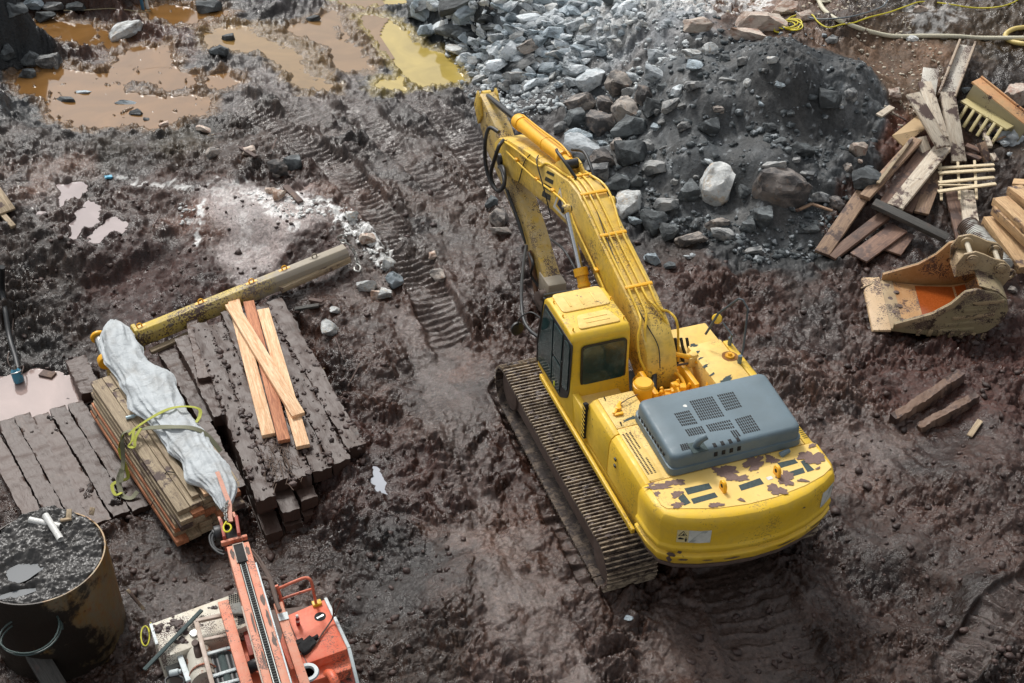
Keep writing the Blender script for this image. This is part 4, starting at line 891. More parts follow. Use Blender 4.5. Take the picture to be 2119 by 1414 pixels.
# ================================================================== ROCKS, CLODS, GRAVEL
rk_pale = rockmat('pale_grey_rock', srgb(226, 232, 235), srgb(190, 200, 206), srgb(240, 242, 242), srgb(120, 126, 128), .12)
rk_grey = rockmat('grey_rock', srgb(168, 168, 166), srgb(128, 132, 132), srgb(186, 182, 176), srgb(84, 86, 88), .4)
rk_dark = rockmat('dark_slate_rock', srgb(110, 116, 118), srgb(80, 86, 89), srgb(140, 148, 150), srgb(66, 70, 72), .6)
rk_tan = rockmat('tan_grey_rock', srgb(184, 174, 164), srgb(144, 138, 132), srgb(166, 136, 114), srgb(90, 86, 84), .4)
rk_brown = rockmat('brown_grey_rock', srgb(142, 134, 128), srgb(108, 104, 102), srgb(148, 124, 106), srgb(74, 72, 72), .5)
rk_white = rockmat('white_rock', srgb(222, 224, 222), srgb(182, 186, 186), srgb(196, 176, 150), srgb(130, 128, 124), .1)
rk_blue = rockmat('blue_grey_stone', srgb(180, 192, 200), srgb(146, 160, 168), srgb(200, 208, 212), srgb(104, 112, 116), .15)
rk_cream = rockmat('cream_pink_rock', srgb(222, 208, 192), srgb(196, 176, 164), srgb(200, 150, 130), srgb(140, 110, 90), .15)
def rock_mesh(seed, cuts=15, sub=4, sharp=.8):
    rr = random.Random(seed); bm = bmesh.new(); bmesh.ops.create_icosphere(bm, subdivisions=sub, radius=1)
    st = Vector((rr.uniform(.8, 1.15), rr.uniform(.75, 1.1), rr.uniform(.7, 1)))
    pls = [(Vector((rr.gauss(0, .15), rr.gauss(0, .15), 1)).normalized(), .5), (Vector((rr.gauss(0, .2), -1, rr.gauss(0, .3))).normalized(), .55), (Vector((1, rr.gauss(0, .3), rr.gauss(0, .3))).normalized(), .6), (Vector((-1, rr.gauss(0, .3), rr.gauss(0, .3))).normalized(), .6)]
    for k in range(cuts):
        n = Vector((rr.gauss(0, 1), rr.gauss(0, 1), rr.gauss(0, 1))).normalized(); pls.append((n, rr.uniform(.38, .74)))
    for v in bm.verts:
        p = v.co.copy()
        for n, d in pls:
            e = p.dot(n)-d
            if e > 0: p -= n*e*1.0
        p += mnoise.noise_vector(p*2.0+Vector((seed, 0, 0)))*.06 + mnoise.noise_vector(p*5+Vector((seed, 9, 0)))*.035 + mnoise.noise_vector(p*11+Vector((seed, 3, 0)))*.02
        v.co = Vector((p.x*st.x, p.y*st.y, p.z*st.z))
    # unit size
    hi = [max(abs(v.co[i]) for v in bm.verts) for i in range(3)]
    for v in bm.verts: v.co = Vector([v.co[i]/hi[i]*.5 for i in range(3)])
    me = bpy.data.meshes.new('rock'); bm.to_mesh(me); bm.free()
    me.polygons.foreach_set('use_smooth', [True]*len(me.polygons)); me.set_sharp_from_angle(angle=R_(24)); return me
RM = {}
def rock(px, py, w, h, mat, label=None, group=None, name='rock', sink=.28, seed=None, rot=None, p=None, cat='rock', flatness=1., shard=False):
    """w, h are the rock's width and height in picture spots, turned into metres where it lies"""
    rr = random.Random(seed if seed is not None else int(px*7+py*13))
    if p is None: p = on(px, py+h*.22)
    s = (p-CLOC).dot(fw)/FPX
    W, Hh = w*s*1.08, h*s*1.08
    key = (mat.name, rr.randrange(7))
    if key not in RM: me = rock_mesh(hash_(mat.name)+key[1]*31, 9+key[1]); me.materials.append(mat); RM[key] = me
    o = bpy.data.objects.new(name, RM[key]); col.objects.link(o)
    yaw = -AZ+(rr.uniform(-.35, .35) if rot is None else rot)
    dz = min(Hh*.95, W*.9)*flatness
    o.scale = (W*1.08, min(W, Hh*1.2)*1.0, dz*1.12)
    o.rotation_euler = (rr.uniform(-.3, .3), rr.uniform(-.25, .25), yaw)
    if shard:
        o.scale = (W*1.15, W*rr.uniform(.55, .9), min(dz, W*.62)); o.rotation_euler = (rr.uniform(-.7, .7), rr.uniform(-.5, .5), yaw+rr.uniform(-.9, .9))
    o.location = (p.x, p.y, p.z+dz*(.5-sink))
    return tag(o, label, cat, group)
ORD = ['first', 'second', 'third', 'fourth', 'fifth', 'sixth', 'seventh', 'eighth', 'ninth', 'tenth', 'eleventh', 'twelfth']
def where(x, y, x0, y0, x1, y1, what):
    c = ['left', 'middle left', 'middle right', 'right'][min(3, max(0, int(4*(x-x0)/(x1-x0))))]; r = ['top', 'upper', 'lower', 'bottom'][min(3, max(0, int(4*(y-y0)/(y1-y0))))]
    return '%s row, %s of the %s' % (r, c, what)
def size_(w, u=1.): return 'tiny' if w < 15*u else 'small' if w < 22*u else 'medium sized' if w < 36*u else 'large'
TONE = dict(pale='pale grey', blue='blue grey', dark='dark slaty', tan='tan', white='white', grey='mid grey', brown='brown stained', cream='cream')
def hash_(s): return sum(ord(c)*(i+1) for i, c in enumerate(s))
def c3(x, y): return 1150+x/3.027, 100+y/3.027
T = dict(pale=rk_pale, grey=rk_grey, dark=rk_dark, tan=rk_tan, brown=rk_brown, white=rk_white, blue=rk_blue, cream=rk_cream)
BL = [(190,225,220,150,'pale'),(380,220,160,170,'tan'),(150,345,190,110,'tan'),(330,360,150,110,'brown'),(425,385,170,180,'tan'),(555,290,110,170,'brown'),(590,365,140,160,'dark'),(710,350,110,170,'grey'),(480,500,240,150,'dark'),(270,470,170,180,'brown'),
 (120,450,150,130,'dark'),(30,490,90,140,'grey'),(150,555,180,80,'blue'),(165,650,220,140,'pale'),(295,590,60,90,'blue'),(380,600,100,150,'tan'),(460,655,190,230,'dark'),(575,625,100,90,'grey'),(515,820,90,180,'dark'),(615,740,140,190,'grey'),
 (295,690,170,120,'brown'),(270,775,140,110,'grey'),(400,850,180,110,'dark'),(455,985,180,190,'white'),(690,985,160,130,'grey'),(830,910,150,160,'dark'),(630,1090,170,120,'dark'),(720,1150,120,80,'dark'),(505,1080,90,70,'blue'),(1015,870,240,270,'white'),
 (1440,890,330,200,'brown'),(860,1190,210,110,'tan'),(1030,1095,170,110,'tan'),(1060,1180,180,80,'grey'),(980,1165,50,40,'blue'),(630,60,110,110,'pale'),(620,170,130,90,'pale'),(760,270,70,70,'pale'),(850,235,100,110,'grey'),(625,490,70,80,'blue'),
 (800,480,80,110,'grey'),(960,500,130,120,'dark'),(1010,380,80,40,'tan'),(1290,350,40,45,'blue'),(1890,620,110,150,'cream'),(1830,740,70,120,'tan'),(1930,840,180,160,'dark'),(1700,330,140,130,'dark'),(1850,290,90,150,'grey'),(860,50,100,60,'white'),
 (980,20,90,40,'white'),(860,115,110,90,'blue'),(1360,70,80,60,'white'),(1205,215,50,60,'white'),(1080,198,110,24,'white'),(1310,140,60,40,'grey'),(1330,490,90,60,'dark'),(1410,590,70,60,'dark'),(1540,640,140,80,'dark'),(1580,790,90,50,'grey'),
 (1360,735,140,70,'grey'),(1660,940,120,90,'grey'),(1760,980,100,80,'brown'),(1590,1140,130,60,'dark'),(1280,1060,160,180,'dark'),(1200,1110,100,140,'dark'),(960,710,60,40,'pale'),(740,835,60,50,'grey'),(1190,900,90,60,'dark'),(590,1315,90,60,'blue'),
 (820,1305,40,30,'pale'),(860,1300,35,25,'pale'),(1960,745,55,40,'blue'),(1903,703,32,32,'cream'),(660,240,90,50,'dark'),(470,270,120,70,'grey'),(500,190,120,50,'pale'),(790,350,60,90,'grey'),(70,110,60,70,'pale'),(110,120,90,100,'pale'),(60,50,180,110,'blue'),
 (640,400,60,50,'grey'),(660,460,50,60,'grey'),(690,620,90,24,'grey'),(880,800,40,60,'grey'),(1240,1265,120,50,'grey'),(930,600,50,20,'grey'),(1120,600,60,40,'dark'),(1450,640,60,50,'dark'),(1500,700,70,40,'grey'),(1400,230,70,50,'blue'),(1470,410,50,40,'dark'),(1180,80,90,70,'grey'),(1050,60,70,60,'dark')]
named = {29: 'largest white boulder, standing alone at the foot of the dark heap', 23: 'rounded white boulder touching the right side of the boom', 30: 'wide brown faced boulder jutting out of the dark heap, white boulder to its left',
 44: 'upright cream coloured rock at the right edge of the dark heap', 0: 'blocky pale grey boulder at the top left corner of the boulder pile', 16: 'dusty black diamond shaped boulder in the middle of the boulder pile', 8: 'long dark slab lying flat across the boulder pile',
 13: 'big pale slab just right of the yellow arm cylinder', 31: 'long low tan boulder at the very bottom edge of the heap', 46: 'dark boulder wedged beside the ends of the scrap planks', 69: 'small grey stone lying alone on the mud right of the boom', 43: 'small round blue pebble in the middle of the dark heap'}
tl = dict(pale='pale grey angular boulder at the left of the dark heap', grey='mid grey angular rock in the dark heap', dark='dark dusty angular rock in the dark heap', tan='tan grey angular boulder in the boulder pile', brown='brown stained angular boulder in the boulder pile', white='small white stone on the dark heap', blue='blue grey stone in the dark heap', cream='small cream stone at the right edge of the dark heap')
for i, (x, y, w, h, tn) in enumerate(BL):
    px, py = c3(x, y)
    rock(px, py, w/3.027, h/3.027, T[tn], named.get(i, '%s %s stone, %s' % (size_(w/3.027), TONE[tn], where(px, py, 1150, 100, 1810, 530, 'dark heap'))), 'boulders and stones of the dark heap', 'boulder' if w*h > 9000 else 'rock', .22 if w*h > 9000 else .3, seed=i, cat='boulder' if w*h > 9000 else 'rock')
# pale rubble pile at the top
c2b = lambda x, y: (700+x/2.943, y/2.943)
RB = [(490,30,250,130,'dark'),(740,25,280,90,'dark'),(530,95,180,90,'blue'),(630,165,150,60,'pale'),(790,90,200,150,'blue'),(730,200,230,110,'dark'),(540,200,120,100,'blue'),(920,120,160,70,'dark'),(780,225,150,80,'dark'),(1030,45,110,60,'pale'),(940,45,40,70,'brown'),
 (860,160,50,60,'pale'),(1030,140,90,50,'blue'),(1160,130,140,120,'pale'),(940,170,160,50,'dark'),(1080,200,170,90,'blue'),(940,220,120,50,'pale'),(1320,215,140,80,'blue'),(860,240,60,100,'pale'),(680,310,100,40,'dark'),(770,300,90,90,'pale'),(850,350,90,120,'blue'),
 (760,350,90,70,'pale'),(980,320,120,110,'pale'),(1060,300,150,110,'pale'),(1160,290,130,130,'tan'),(1240,320,80,60,'pale'),(1300,345,80,60,'white'),(1240,380,80,40,'white'),(1370,300,130,60,'white'),(1460,310,130,120,'blue'),(1380,240,40,40,'white'),(1410,400,80,90,'pale'),
 (1210,410,60,100,'pale'),(1110,400,190,90,'grey'),(970,400,140,100,'pale'),(800,400,60,90,'blue'),(950,445,60,80,'pale'),(930,495,120,50,'white'),(990,520,50,50,'white'),(1050,510,90,80,'grey'),(1100,475,160,90,'white'),(1200,510,170,90,'pale'),(860,410,60,40,'pale'),(1330,440,80,40,'pale'),
 (1440,30,130,60,'pale'),(1330,100,80,50,'pale'),(1250,60,60,60,'pale'),(1660,20,180,60,'dark'),(1750,50,150,70,'pale'),(1560,30,90,50,'blue'),(1520,320,40,20,'white'),(1990,165,60,30,'pale'),(1290,150,100,60,'pale')]
lb = dict(pale='pale grey angular rock in the light rubble pile', blue='blue grey slaty rock in the light rubble pile', dark='dark slaty slab at the left edge of the light rubble pile', tan='tan flecked rock in the light rubble pile', white='small white block in the light rubble pile', grey='mid grey layered rock in the light rubble pile', brown='rusty brown rock among the dark slabs of the rubble pile')
nb = {0: 'large smooth grey boulder at the top left end of the rubble pile', 1: 'black wet slab at the very top of the rubble pile', 13: 'rounded pale boulder in the upper middle of the light rubble pile', 3: 'pale slab resting between the dark slabs above the yellow puddle', 30: 'big blue grey rock at the right side of the light rubble pile'}
for i, (x, y, w, h, tn) in enumerate(RB):
    px, py = c2b(x, y); rock(px, py, w/2.943, h/2.943*.95, T[tn], nb.get(i, '%s %s rock, %s' % (size_(w/2.943), TONE[tn], where(px, py, 840, 0, 1345, 190, 'rubble pile'))), 'rocks of the light rubble pile', 'rock', .2, seed=500+i, shard=True)
rr = random.Random(77); pts = []
RP = [(900,15),(1000,0),(1330,0),(1345,55),(1290,80),(1225,130),(1170,185),(1060,188),(985,180),(945,120),(925,60)]
def inpoly(x, y, P):
    c = False
    for (ax, ay), (bx, by) in zip(P, P[1:]+P[:1]):
        if (ay > y) != (by > y) and x < (bx-ax)*(y-ay)/(by-ay)+ax: c = not c
    return c
while len(pts) < 168:
    x, y = rr.uniform(900, 1345), rr.uniform(0, 190)
    if not inpoly(x, y, RP): continue
    if any((x-a)**2+((y-b_)*1.4)**2 < 13**2 for a, b_ in pts): continue
    pts.append((x, y))
for i, (x, y) in enumerate(pts):
    w = rr.uniform(18, 40) if x < 1220 else rr.uniform(13, 26)
    tn = rr.choice(['pale', 'pale', 'blue', 'pale', 'white', 'pale'])
    rock(x, y, w, w*rr.uniform(.5, .9), T[tn], '%s %s rock, %s' % (size_(w), TONE[tn], where(x, y, 840, 0, 1345, 190, 'rubble pile')), 'rocks of the light rubble pile', 'rock', .1, seed=900+i, shard=True)
# stones at the left of the site
LS = [(762,592,48,30,'white','long pale stone lying alone right of the beam end'),(780,612,24,26,'cream','tan block just below the long pale stone'),(798,608,26,26,'white','rounded white stone right of the tan block'),(820,582,34,34,'blue','blue grey pyramid stone right of the long pale stone'),(806,545,26,24,'white','white lump at the lower tip of the spilt lime'),
 (683,678,34,46,'white','ragged white rock beside the timber stack, standing upright'),(525,612,18,18,'white','small white lump between beam and fresh boards'),(693,642,20,14,'white','flat white chip on the mud above the ragged white rock'),(730,447,28,24,'white','pyramid of white plaster at the right of the spilt lime'),(758,492,34,26,'cream','round cream lump in the spilt lime'),
 (560,395,24,16,'cream','cream block left of the broken board on the lime'),(576,404,30,24,'cream','tilted cream block under the broken board'),(605,340,44,52,'dark','dark upright rock on the mud left of the tread marks'),(578,352,40,30,'brown','brown rock leaning on the dark upright rock'),(572,362,20,14,'tan','small tan stone in front of the brown rock'),
 (260,68,70,34,'white','pale striped rock beside the brown puddle'),(458,108,44,24,'dark','flat dark rock at the end of the brown puddle'),(472,82,30,22,'dark','dark lump standing in the brown puddle'),(105,130,44,34,'grey','grey block at the edge of the left puddle'),(68,125,36,40,'dark','dark block left of the grey block by the puddle'),(60,155,32,26,'dark','dark stone at the lower edge of the left puddle'),
 (172,194,34,16,'blue','blue grey stone lying in the left puddle'),(135,210,44,18,'dark','dark flat stone in the left puddle'),(262,216,50,14,'blue','long flat blue stone in the left puddle'),(284,238,26,18,'dark','dark stone at the lower side of the left puddle'),(302,250,16,14,'dark','small dark stone beside the green tinged water'),(645,42,34,14,'dark','dark clod in the pinkish puddle'),
 (338,260,22,12,'cream','cream chip on the mud below the left puddle'),(420,266,32,14,'cream','flat cream chip on the mud left of the tread marks'),(440,318,34,22,'tan','tan lump in the scrap right of the olive patch'),(515,312,30,20,'cream','pale block at the right end of the scrap on the mud'),
 (20,110,30,40,'dark','dark rock at the far left bank'),(90,35,46,22,'dark','black rock above the left puddle'),(30,20,50,30,'dark','black rock in the far left corner bank'),(110,15,40,24,'grey','grey rock at the top of the left bank'),(65,10,44,26,'blue','blue black rock at the very top of the left bank'),(160,18,36,20,'dark','dark rock at the top, left of the blue post'),(430,18,50,30,'dark','dark mud boulder at the top right of the blue post'),
 (1345,535,40,26,'blue','blue grey stone on the mud below the boulder pile, left one'),(1385,552,26,16,'dark','dark chip beside the track rear of the boom'),(895,528,18,20,'cream','pale stone on the churned mud left of the arm'),(912,572,40,24,'tan','tan rock on the mud left of the arm'),(1035,455,40,40,'tan','tan rock between the tread marks and the arm'),(1040,478,46,22,'tan','flat tan rock lying beside the arm'),
 (1020,420,30,26,'dark','dark stone left of the arm'),(1300,1340-60,20,14,'blue','small blue stone on the lower mud'),(1150,600,30,20,'dark','dark stone at the arm tip'),(1880,855,26,12,'tan','tan chip right of the buried beam'),(2093,600,16,14,'tan','pale pebble right of the loose bucket')]
for i, (x, y, w, h, tn, lbx) in enumerate(LS): rock(x, y, w, h, T[tn], lbx, None, 'rock', .2, seed=1500+i)
# rocks by the top-right edge
TR = [(1565,45,100,56,'cream','large cream pink boulder on the bank by the yellow cable'),(1440,50,60,34,'cream','cream block at the left end of the pale bank'),(1545,75,70,30,'cream','flat cream rock below the large cream boulder'),(1472,105,34,22,'white','white rock at the top of the dark heap'),(1432,115,40,26,'white','white rock left of the top of the dark heap'),
 (1630,20,60,26,'cream','cream slab at the top behind the large boulder'),(1665,35,40,24,'cream','small cream rock beside the cable coil'),(1890,82,26,12,'white','white stone by the pale hose'),(1848,195,30,26,'cream','cream stone on the reddish bank'),(1992,118,18,20,'white','white stone lying in the end of the steel channel'),
 (2000,183,16,26,'blue','blue grey pebble beside the steel channel'),(2095,195,50,60,'cream','pink cream rock at the right edge of the photo'),(1722,85,30,18,'grey','grey stone at the top edge of the dark heap'),(1905,20,30,16,'cream','cream scrap on the olive ground')]
for i, (x, y, w, h, tn, lbx) in enumerate(TR): rock(x, y, w, h, T[tn], lbx, None, 'rock', .25, seed=1800+i)
# --- clods and gravel nobody could count
def scatter(name, n, area, smin, smax, mat, seed, sub=1, zs=.7, masks=None, power=2.2):
    rr = np.random.RandomState(seed); bm = bmesh.new(); bmesh.ops.create_icosphere(bm, subdivisions=sub, radius=1)
    base = np.array([v.co[:] for v in bm.verts], np.float32); tri = np.array([[v.index for v in f.verts] for f in bm.faces], np.int32); bm.free()
    P = []
    while len(P) < n:
        x, y = rr.uniform(area[0], area[2]), rr.uniform(area[1], area[3])
        if masks and not any(inpoly(x, y, m) for m in masks): continue
        z = 0; p = at(x, y, 0); q = at(x, y, gz(p.x, p.y)); P.append((q.x, q.y, gz(q.x, q.y)))
    P = np.array(P, np.float32); s = smin+(smax-smin)*rr.rand(n)**power
    V = np.repeat(base[None], n, 0)*(1+.32*rr.randn(n, len(base), 1)).clip(.5, 1.6).astype(np.float32)
    V *= (s[:, None, None]*np.stack([rr.uniform(.7, 1.4, n), rr.uniform(.7, 1.3, n), rr.uniform(.5, 1, n)*zs+.2], 1)[:, None, :]).astype(np.float32)
    a = rr.uniform(0, 6.28, n); ca_, sa = np.cos(a)[:, None], np.sin(a)[:, None]
    X = V[:, :, 0]*ca_-V[:, :, 1]*sa; Y = V[:, :, 0]*sa+V[:, :, 1]*ca_
    V = np.stack([X+P[:, None, 0], Y+P[:, None, 1], V[:, :, 2]+P[:, None, 2]+s[:, None]*.15], 2).reshape(-1, 3).astype(np.float32)
    F = (tri[None]+(np.arange(n, dtype=np.int32)*len(base))[:, None, None]).reshape(-1, 3)
    me = bpy.data.meshes.new(name); me.vertices.add(len(V)); me.vertices.foreach_set('co', V.ravel()); me.loops.add(F.size); me.loops.foreach_set('vertex_index', F.ravel())
    me.polygons.add(len(F)); me.polygons.foreach_set('loop_start', np.arange(0, F.size, 3, dtype=np.int32)); me.update(calc_edges=True)
    if sub > 1: me.polygons.foreach_set('use_smooth', np.ones(len(F), bool))
    me.materials.append(mat); o = bpy.data.objects.new(name, me); col.objects.link(o); return o
HPX = [(1170,180),(1330,110),(1450,60),(1700,70),(1810,110),(1835,200),(1800,330),(1740,400),(1690,525),(1560,525),(1330,455),(1200,350)]
m_grit, t, b = newmat('heap_grit'); v_ = coords(t)
lk(t, mixc(t, ramp(t, noi(t, v_, 7, 2, .5), [(.55, 0.), (.62, 1.)]), srgb(72, 78, 81), srgb(150, 156, 160)), b.inputs['Base Color']); b.inputs['Roughness'].default_value = .8
tag(scatter('dark_gravel', 2600, (1150, 50, 1850, 540), .012, .09, m_grit, 5, masks=[HPX], power=4), 'dark crushed stone and grit covering the big heap', 'gravel', kind='stuff')
m_lgr, t, b = newmat('light_grit'); v_ = coords(t)
lk(t, mixc(t, ramp(t, noi(t, v_, 5, 2, .5), [(.35, 0.), (.65, 1.)]), srgb(146, 154, 158), srgb(214, 218, 218)), b.inputs['Base Color']); b.inputs['Roughness'].default_value = .8
tag(scatter('light_gravel', 1900, (900, 0, 1480, 200), .015, .09, m_lgr, 6, masks=[RP, [(1220,130),(1340,50),(1400,0),(1480,30),(1440,110),(1330,150)]], power=2.6), 'pale broken chippings between the light rubble rocks', 'gravel', kind='stuff')
tag(scatter('mud_clods', 3200, (-50, 250, 2170, 1440), .012, .075, M_CLOD, 7, masks=[[(-50,480),(480,330),(700,250),(960,330),(900,560),(820,620),(860,900),(1000,1000),(850,1440),(-50,1440)], [(1250,480),(1650,560),(2170,500),(2170,1440),(1250,1440),(1500,1200),(1700,1100),(1740,960),(1560,700),(1420,640)]], power=4), 'loose dark mud clods lying over the churned ground', 'mud clods', kind='stuff')
# stones that would share a label are told apart by their order from the left
byl = {}
for o in bpy.data.objects:
    if o.get('group') in ('boulders and stones of the dark heap', 'rocks of the light rubble pile'): byl.setdefault(o['label'], []).append(o)
for l_, os_ in byl.items():
    if len(os_) > 1:
        os_.sort(key=lambda o: (o.location-CLOC).dot(rt)/(o.location-CLOC).dot(fw))
        for i, o in enumerate(os_):
            if i < 12: o['label'] = ('leftmost ' if i == 0 else 'rightmost ' if i == len(os_)-1 else ORD[i]+' from left ')+l_
m_lime = flat('crushed_lime', srgb(225, 226, 224), .85)
tag(scatter('lime_crumbs', 420, (370, 380, 830, 570), .01, .05, m_lime, 8, masks=[[(500,395),(560,398),(620,405),(720,430),(765,470),(800,520),(815,550),(790,560),(750,515),(705,480),(690,450),(590,450)], [(372,425),(400,418),(405,432),(395,450),(382,482),(372,470)]], power=3), 'white crumbs of spilt lime on the mud', 'lime', kind='stuff')
tag(scatter('pale_chips', 500, (1400, 0, 2119, 250), .012, .05, flat('pale_chips', srgb(200, 190, 172), .85), 9, masks=[[(1400,60),(1640,0),(1990,90),(1950,160),(1860,200),(1820,110),(1700,70),(1500,60)]], power=2.5), 'pale stone chips on the bank behind the heap', 'gravel', kind='stuff')
# ================================================================== TIMBER, BEAM, CASING, RIG (left of the site)
w_fresh = wood('fresh_sawn_wood', srgb(236, 205, 166), srgb(205, 150, 105), .0, 12)
w_red = wood('reddish_sawn_wood', srgb(205, 140, 100), srgb(150, 88, 58), .05, 12)
w_grey = wood('weathered_wood', srgb(188, 170, 140), srgb(138, 118, 94), .35, 14)
w_mudw = wood('muddy_wood', srgb(136, 110, 92), srgb(92, 72, 62), .75, 12)
w_dark = wood('dark_wet_wood', srgb(78, 76, 72), srgb(50, 48, 46), .3, 14)
w_sleeper = wood('mud_soaked_timber', srgb(92, 70, 58), srgb(52, 40, 34), .95, 4, .5, mudc=srgb(76, 58, 50))
def board(P, Q, w, t_, mat, label, group=None, name='plank', cat='plank', roll=0, bevel=.006, jit=0., ext=0, subd=0):
    P = Vector(P); Q = Vector(Q); d = Q-P; L = d.length+ext; d.normalize()
    u = Vector((0, 0, 1)); u = (u-d*u.dot(d)).normalized(); sd = u.cross(d)
    if roll: rm = Matrix.Rotation(roll, 3, d); u = rm @ u; sd = rm @ sd
    M = Matrix.Translation((P+Q)/2) @ Matrix((d, sd, u)).transposed().to_4x4()
    mb = MB().box((0, 0, 0), (L, w, t_))
    if jit > 0:
        bmesh.ops.subdivide_edges(mb.bm, edges=[e for e in mb.bm.edges if abs((e.verts[0].co-e.verts[1].co).x) > L*.5], cuts=60)
        bmesh.ops.subdivide_edges(mb.bm, edges=[e for e in mb.bm.edges if abs((e.verts[0].co-e.verts[1].co).y) > w*.5], cuts=7)
        mb.jitter(jit*.45, 1.6, hash_(label)%97+P.x*3, zs=1.6); mb.jitter(jit*.65, 5, P.y); mb.jitter(jit*.5, 17, P.y)
        o = mb.build(name, mat, None, 0, M=M, ang=75)
    else: o = mb.build(name, mat, None, bevel, M=M)
    return tag(o, label, cat, group)
V3 = Vector
# --- stack of mud-covered timber mats
sA, sB, sC, sD = V3((-6.75, 6.6, 0)), V3((-4.93, 7.15, 0)), V3((-4.38, 2.22, 0)), V3((-6.45, 1.40, 0))
nb_ = 6; rr = random.Random(3)
for lay, zt in enumerate((.0, -.27, -.52, -.77)):
    for k in range(nb_):
        a = (k+.5)/nb_; e0 = rr.uniform(-.25, .2); e1 = rr.uniform(-.14, .06) if lay == 0 else rr.uniform(-.25, .30)
        P = sA.lerp(sB, a); Q = sD.lerp(sC, a); d = (Q-P).normalized()
        w = (sB-sA).length/nb_*(1.0 if lay == 0 else rr.uniform(.82, .95))
        if lay == 0 and k == 1: e1 -= .15
        P = P+d*e0+V3((0, 0, zt-.12+(.02 if lay else rr.uniform(-.03, .05)))); Q = Q+d*e1+V3((0, 0, zt-.12+(rr.uniform(-.02, .02))))
        if lay == 0:
            nm_ = ['leftmost mud covered timber on top of the stack, beside the strapped bundle', 'second mud covered timber from the left on top of the stack', 'third top timber, mostly under the fresh boards', 'fourth top timber, under the right ends of the fresh boards', 'fifth mud covered timber on top of the stack, right of the fresh boards', 'rightmost mud covered timber on top of the stack'][k]
            board(P, Q, w*1.01, .26, w_sleeper, nm_, 'mud covered timbers of the stack', 'timber_sleeper', 'timber', jit=.042)
        else: board(P, Q, w, .235, w_sleeper, '%s dark timber in the %s layer of the muddy stack' % (['leftmost', 'second from left', 'third from left', 'third from right', 'second from right', 'rightmost'][k], ['', 'second', 'third', 'lowest'][lay]), 'timbers in the lower layers of the stack', 'timber_sleeper', 'timber', jit=.03)
# timbers between the bundle and the stack
for i, (p, q, w, z, lb_) in enumerate([((520, 520), (700, 870), .30, -.22, 'muddy timber lying in the gap left of the stack'), ((440, 560), (640, 900), .3, -.45, 'low muddy timber between bundle and stack'), ((600, 900), (760, 1200), .34, -.25, 'muddy timber below the knotted stick by the bundle end'), ((560, 430), (620, 700), .22, -.12, 'short muddy timber beside the upper end of the stack'),
        ((40, 610), (110, 760), .4, -.85, 'dark timber end behind the strapped bundle')]):
    board(at(*c6(*p), z), at(*c6(*q), z), w, .24, w_sleeper, lb_, None, 'timber_sleeper', 'timber', jit=.04)
# --- fresh boards on the stack
zt = .06
for p, q, w, z0, z1, mt, lb_ in [((745, 325), (905, 940), .235, .09, .09, w_fresh, 'leftmost fresh sawn board on the muddy stack'), ((815, 340), (975, 965), .21, .085, .085, w_red, 'reddish knotty board in the middle of the fresh boards'),
        ((880, 375), (1060, 990), .235, .10, .10, w_fresh, 'rightmost fresh sawn board on the muddy stack'), ((735, 350), (1040, 850), .235, .21, .18, w_fresh, 'fresh sawn board laid slantwise on top of the other three')]:
    board(at(*c6(*p), z0), at(*c6(*q), z1), w, .085, mt, lb_, 'fresh boards on the timber stack', 'plank', 'plank')
# --- strapped bundle of planks
b0 = V3((-8.72, 5.62, 0)); b1 = V3((-7.66, 1.72, 0)); bd = (b1-b0).normalized(); bs = V3((-bd.y, bd.x, 0)).normalized()
if bs.x < 0: bs = -bs
rr = random.Random(11)
for lay in range(7):
    z = -.06-.112*lay; xo = -.03-.02*lay
    for k in range(5):
        w = .215; c0 = b0+bs*(xo+.10+k*.225)+bd*rr.uniform(-.12, .12); c1_ = b1+bs*(xo+.10+k*.225)+bd*(rr.uniform(-.12, .10)+.12*math.sin(lay))
        if lay == 0 and k > 2: continue
        mt = w_grey if lay == 0 else rr.choice([w_grey, w_red, w_red, w_grey])
        if lay == 0: lb_ = ['broad mud speckled plank along the outer top edge of the strapped bundle', 'second top plank of the strapped bundle, partly under the sheet', 'third top plank of the strapped bundle, under the plastic sheet'][k]; g = None
        else:
            od = ['', 'second', 'third', 'fourth', 'fifth', 'sixth', 'lowest'][lay]; ko = ['outermost', 'second from outside', 'middle', 'second from inside', 'innermost'][k]
            lb_ = '%s plank in the %s layer of the strapped bundle' % (ko, od); g = 'planks stacked in the strapped bundle'
        board(c0+V3((0, 0, z)), c1_+V3((0, 0, z)), w, .10, mt, lb_, g, 'plank', 'plank', bevel=.004, roll=rr.uniform(-.02, .02))
for p, q, w, z0, z1, mt, lb_ in [((205, 660), (575, 1215), .12, .04, .03, w_grey, 'narrow grey plank lying along the top of the strapped bundle'), ((245, 680), (420, 930), .11, .10, .08, w_grey, 'short tan plank on top of the narrow grey plank'), ((300, 660), (385, 830), .17, .18, .14, w_mudw, 'short brown board end leaning against the plastic sheet'), ((590, 1115), (640, 1200), .2, .1, .08, w_fresh, 'pale board end poking out of the plastic sheet'), ((640, 1000), (765, 1175), .16, -.12, -.15, w_grey, 'plank showing right of the plastic sheet')]:
    board(at(*c6(*p), z0), at(*c6(*q), z1), w, .07, mt, lb_, None, 'plank', 'plank')
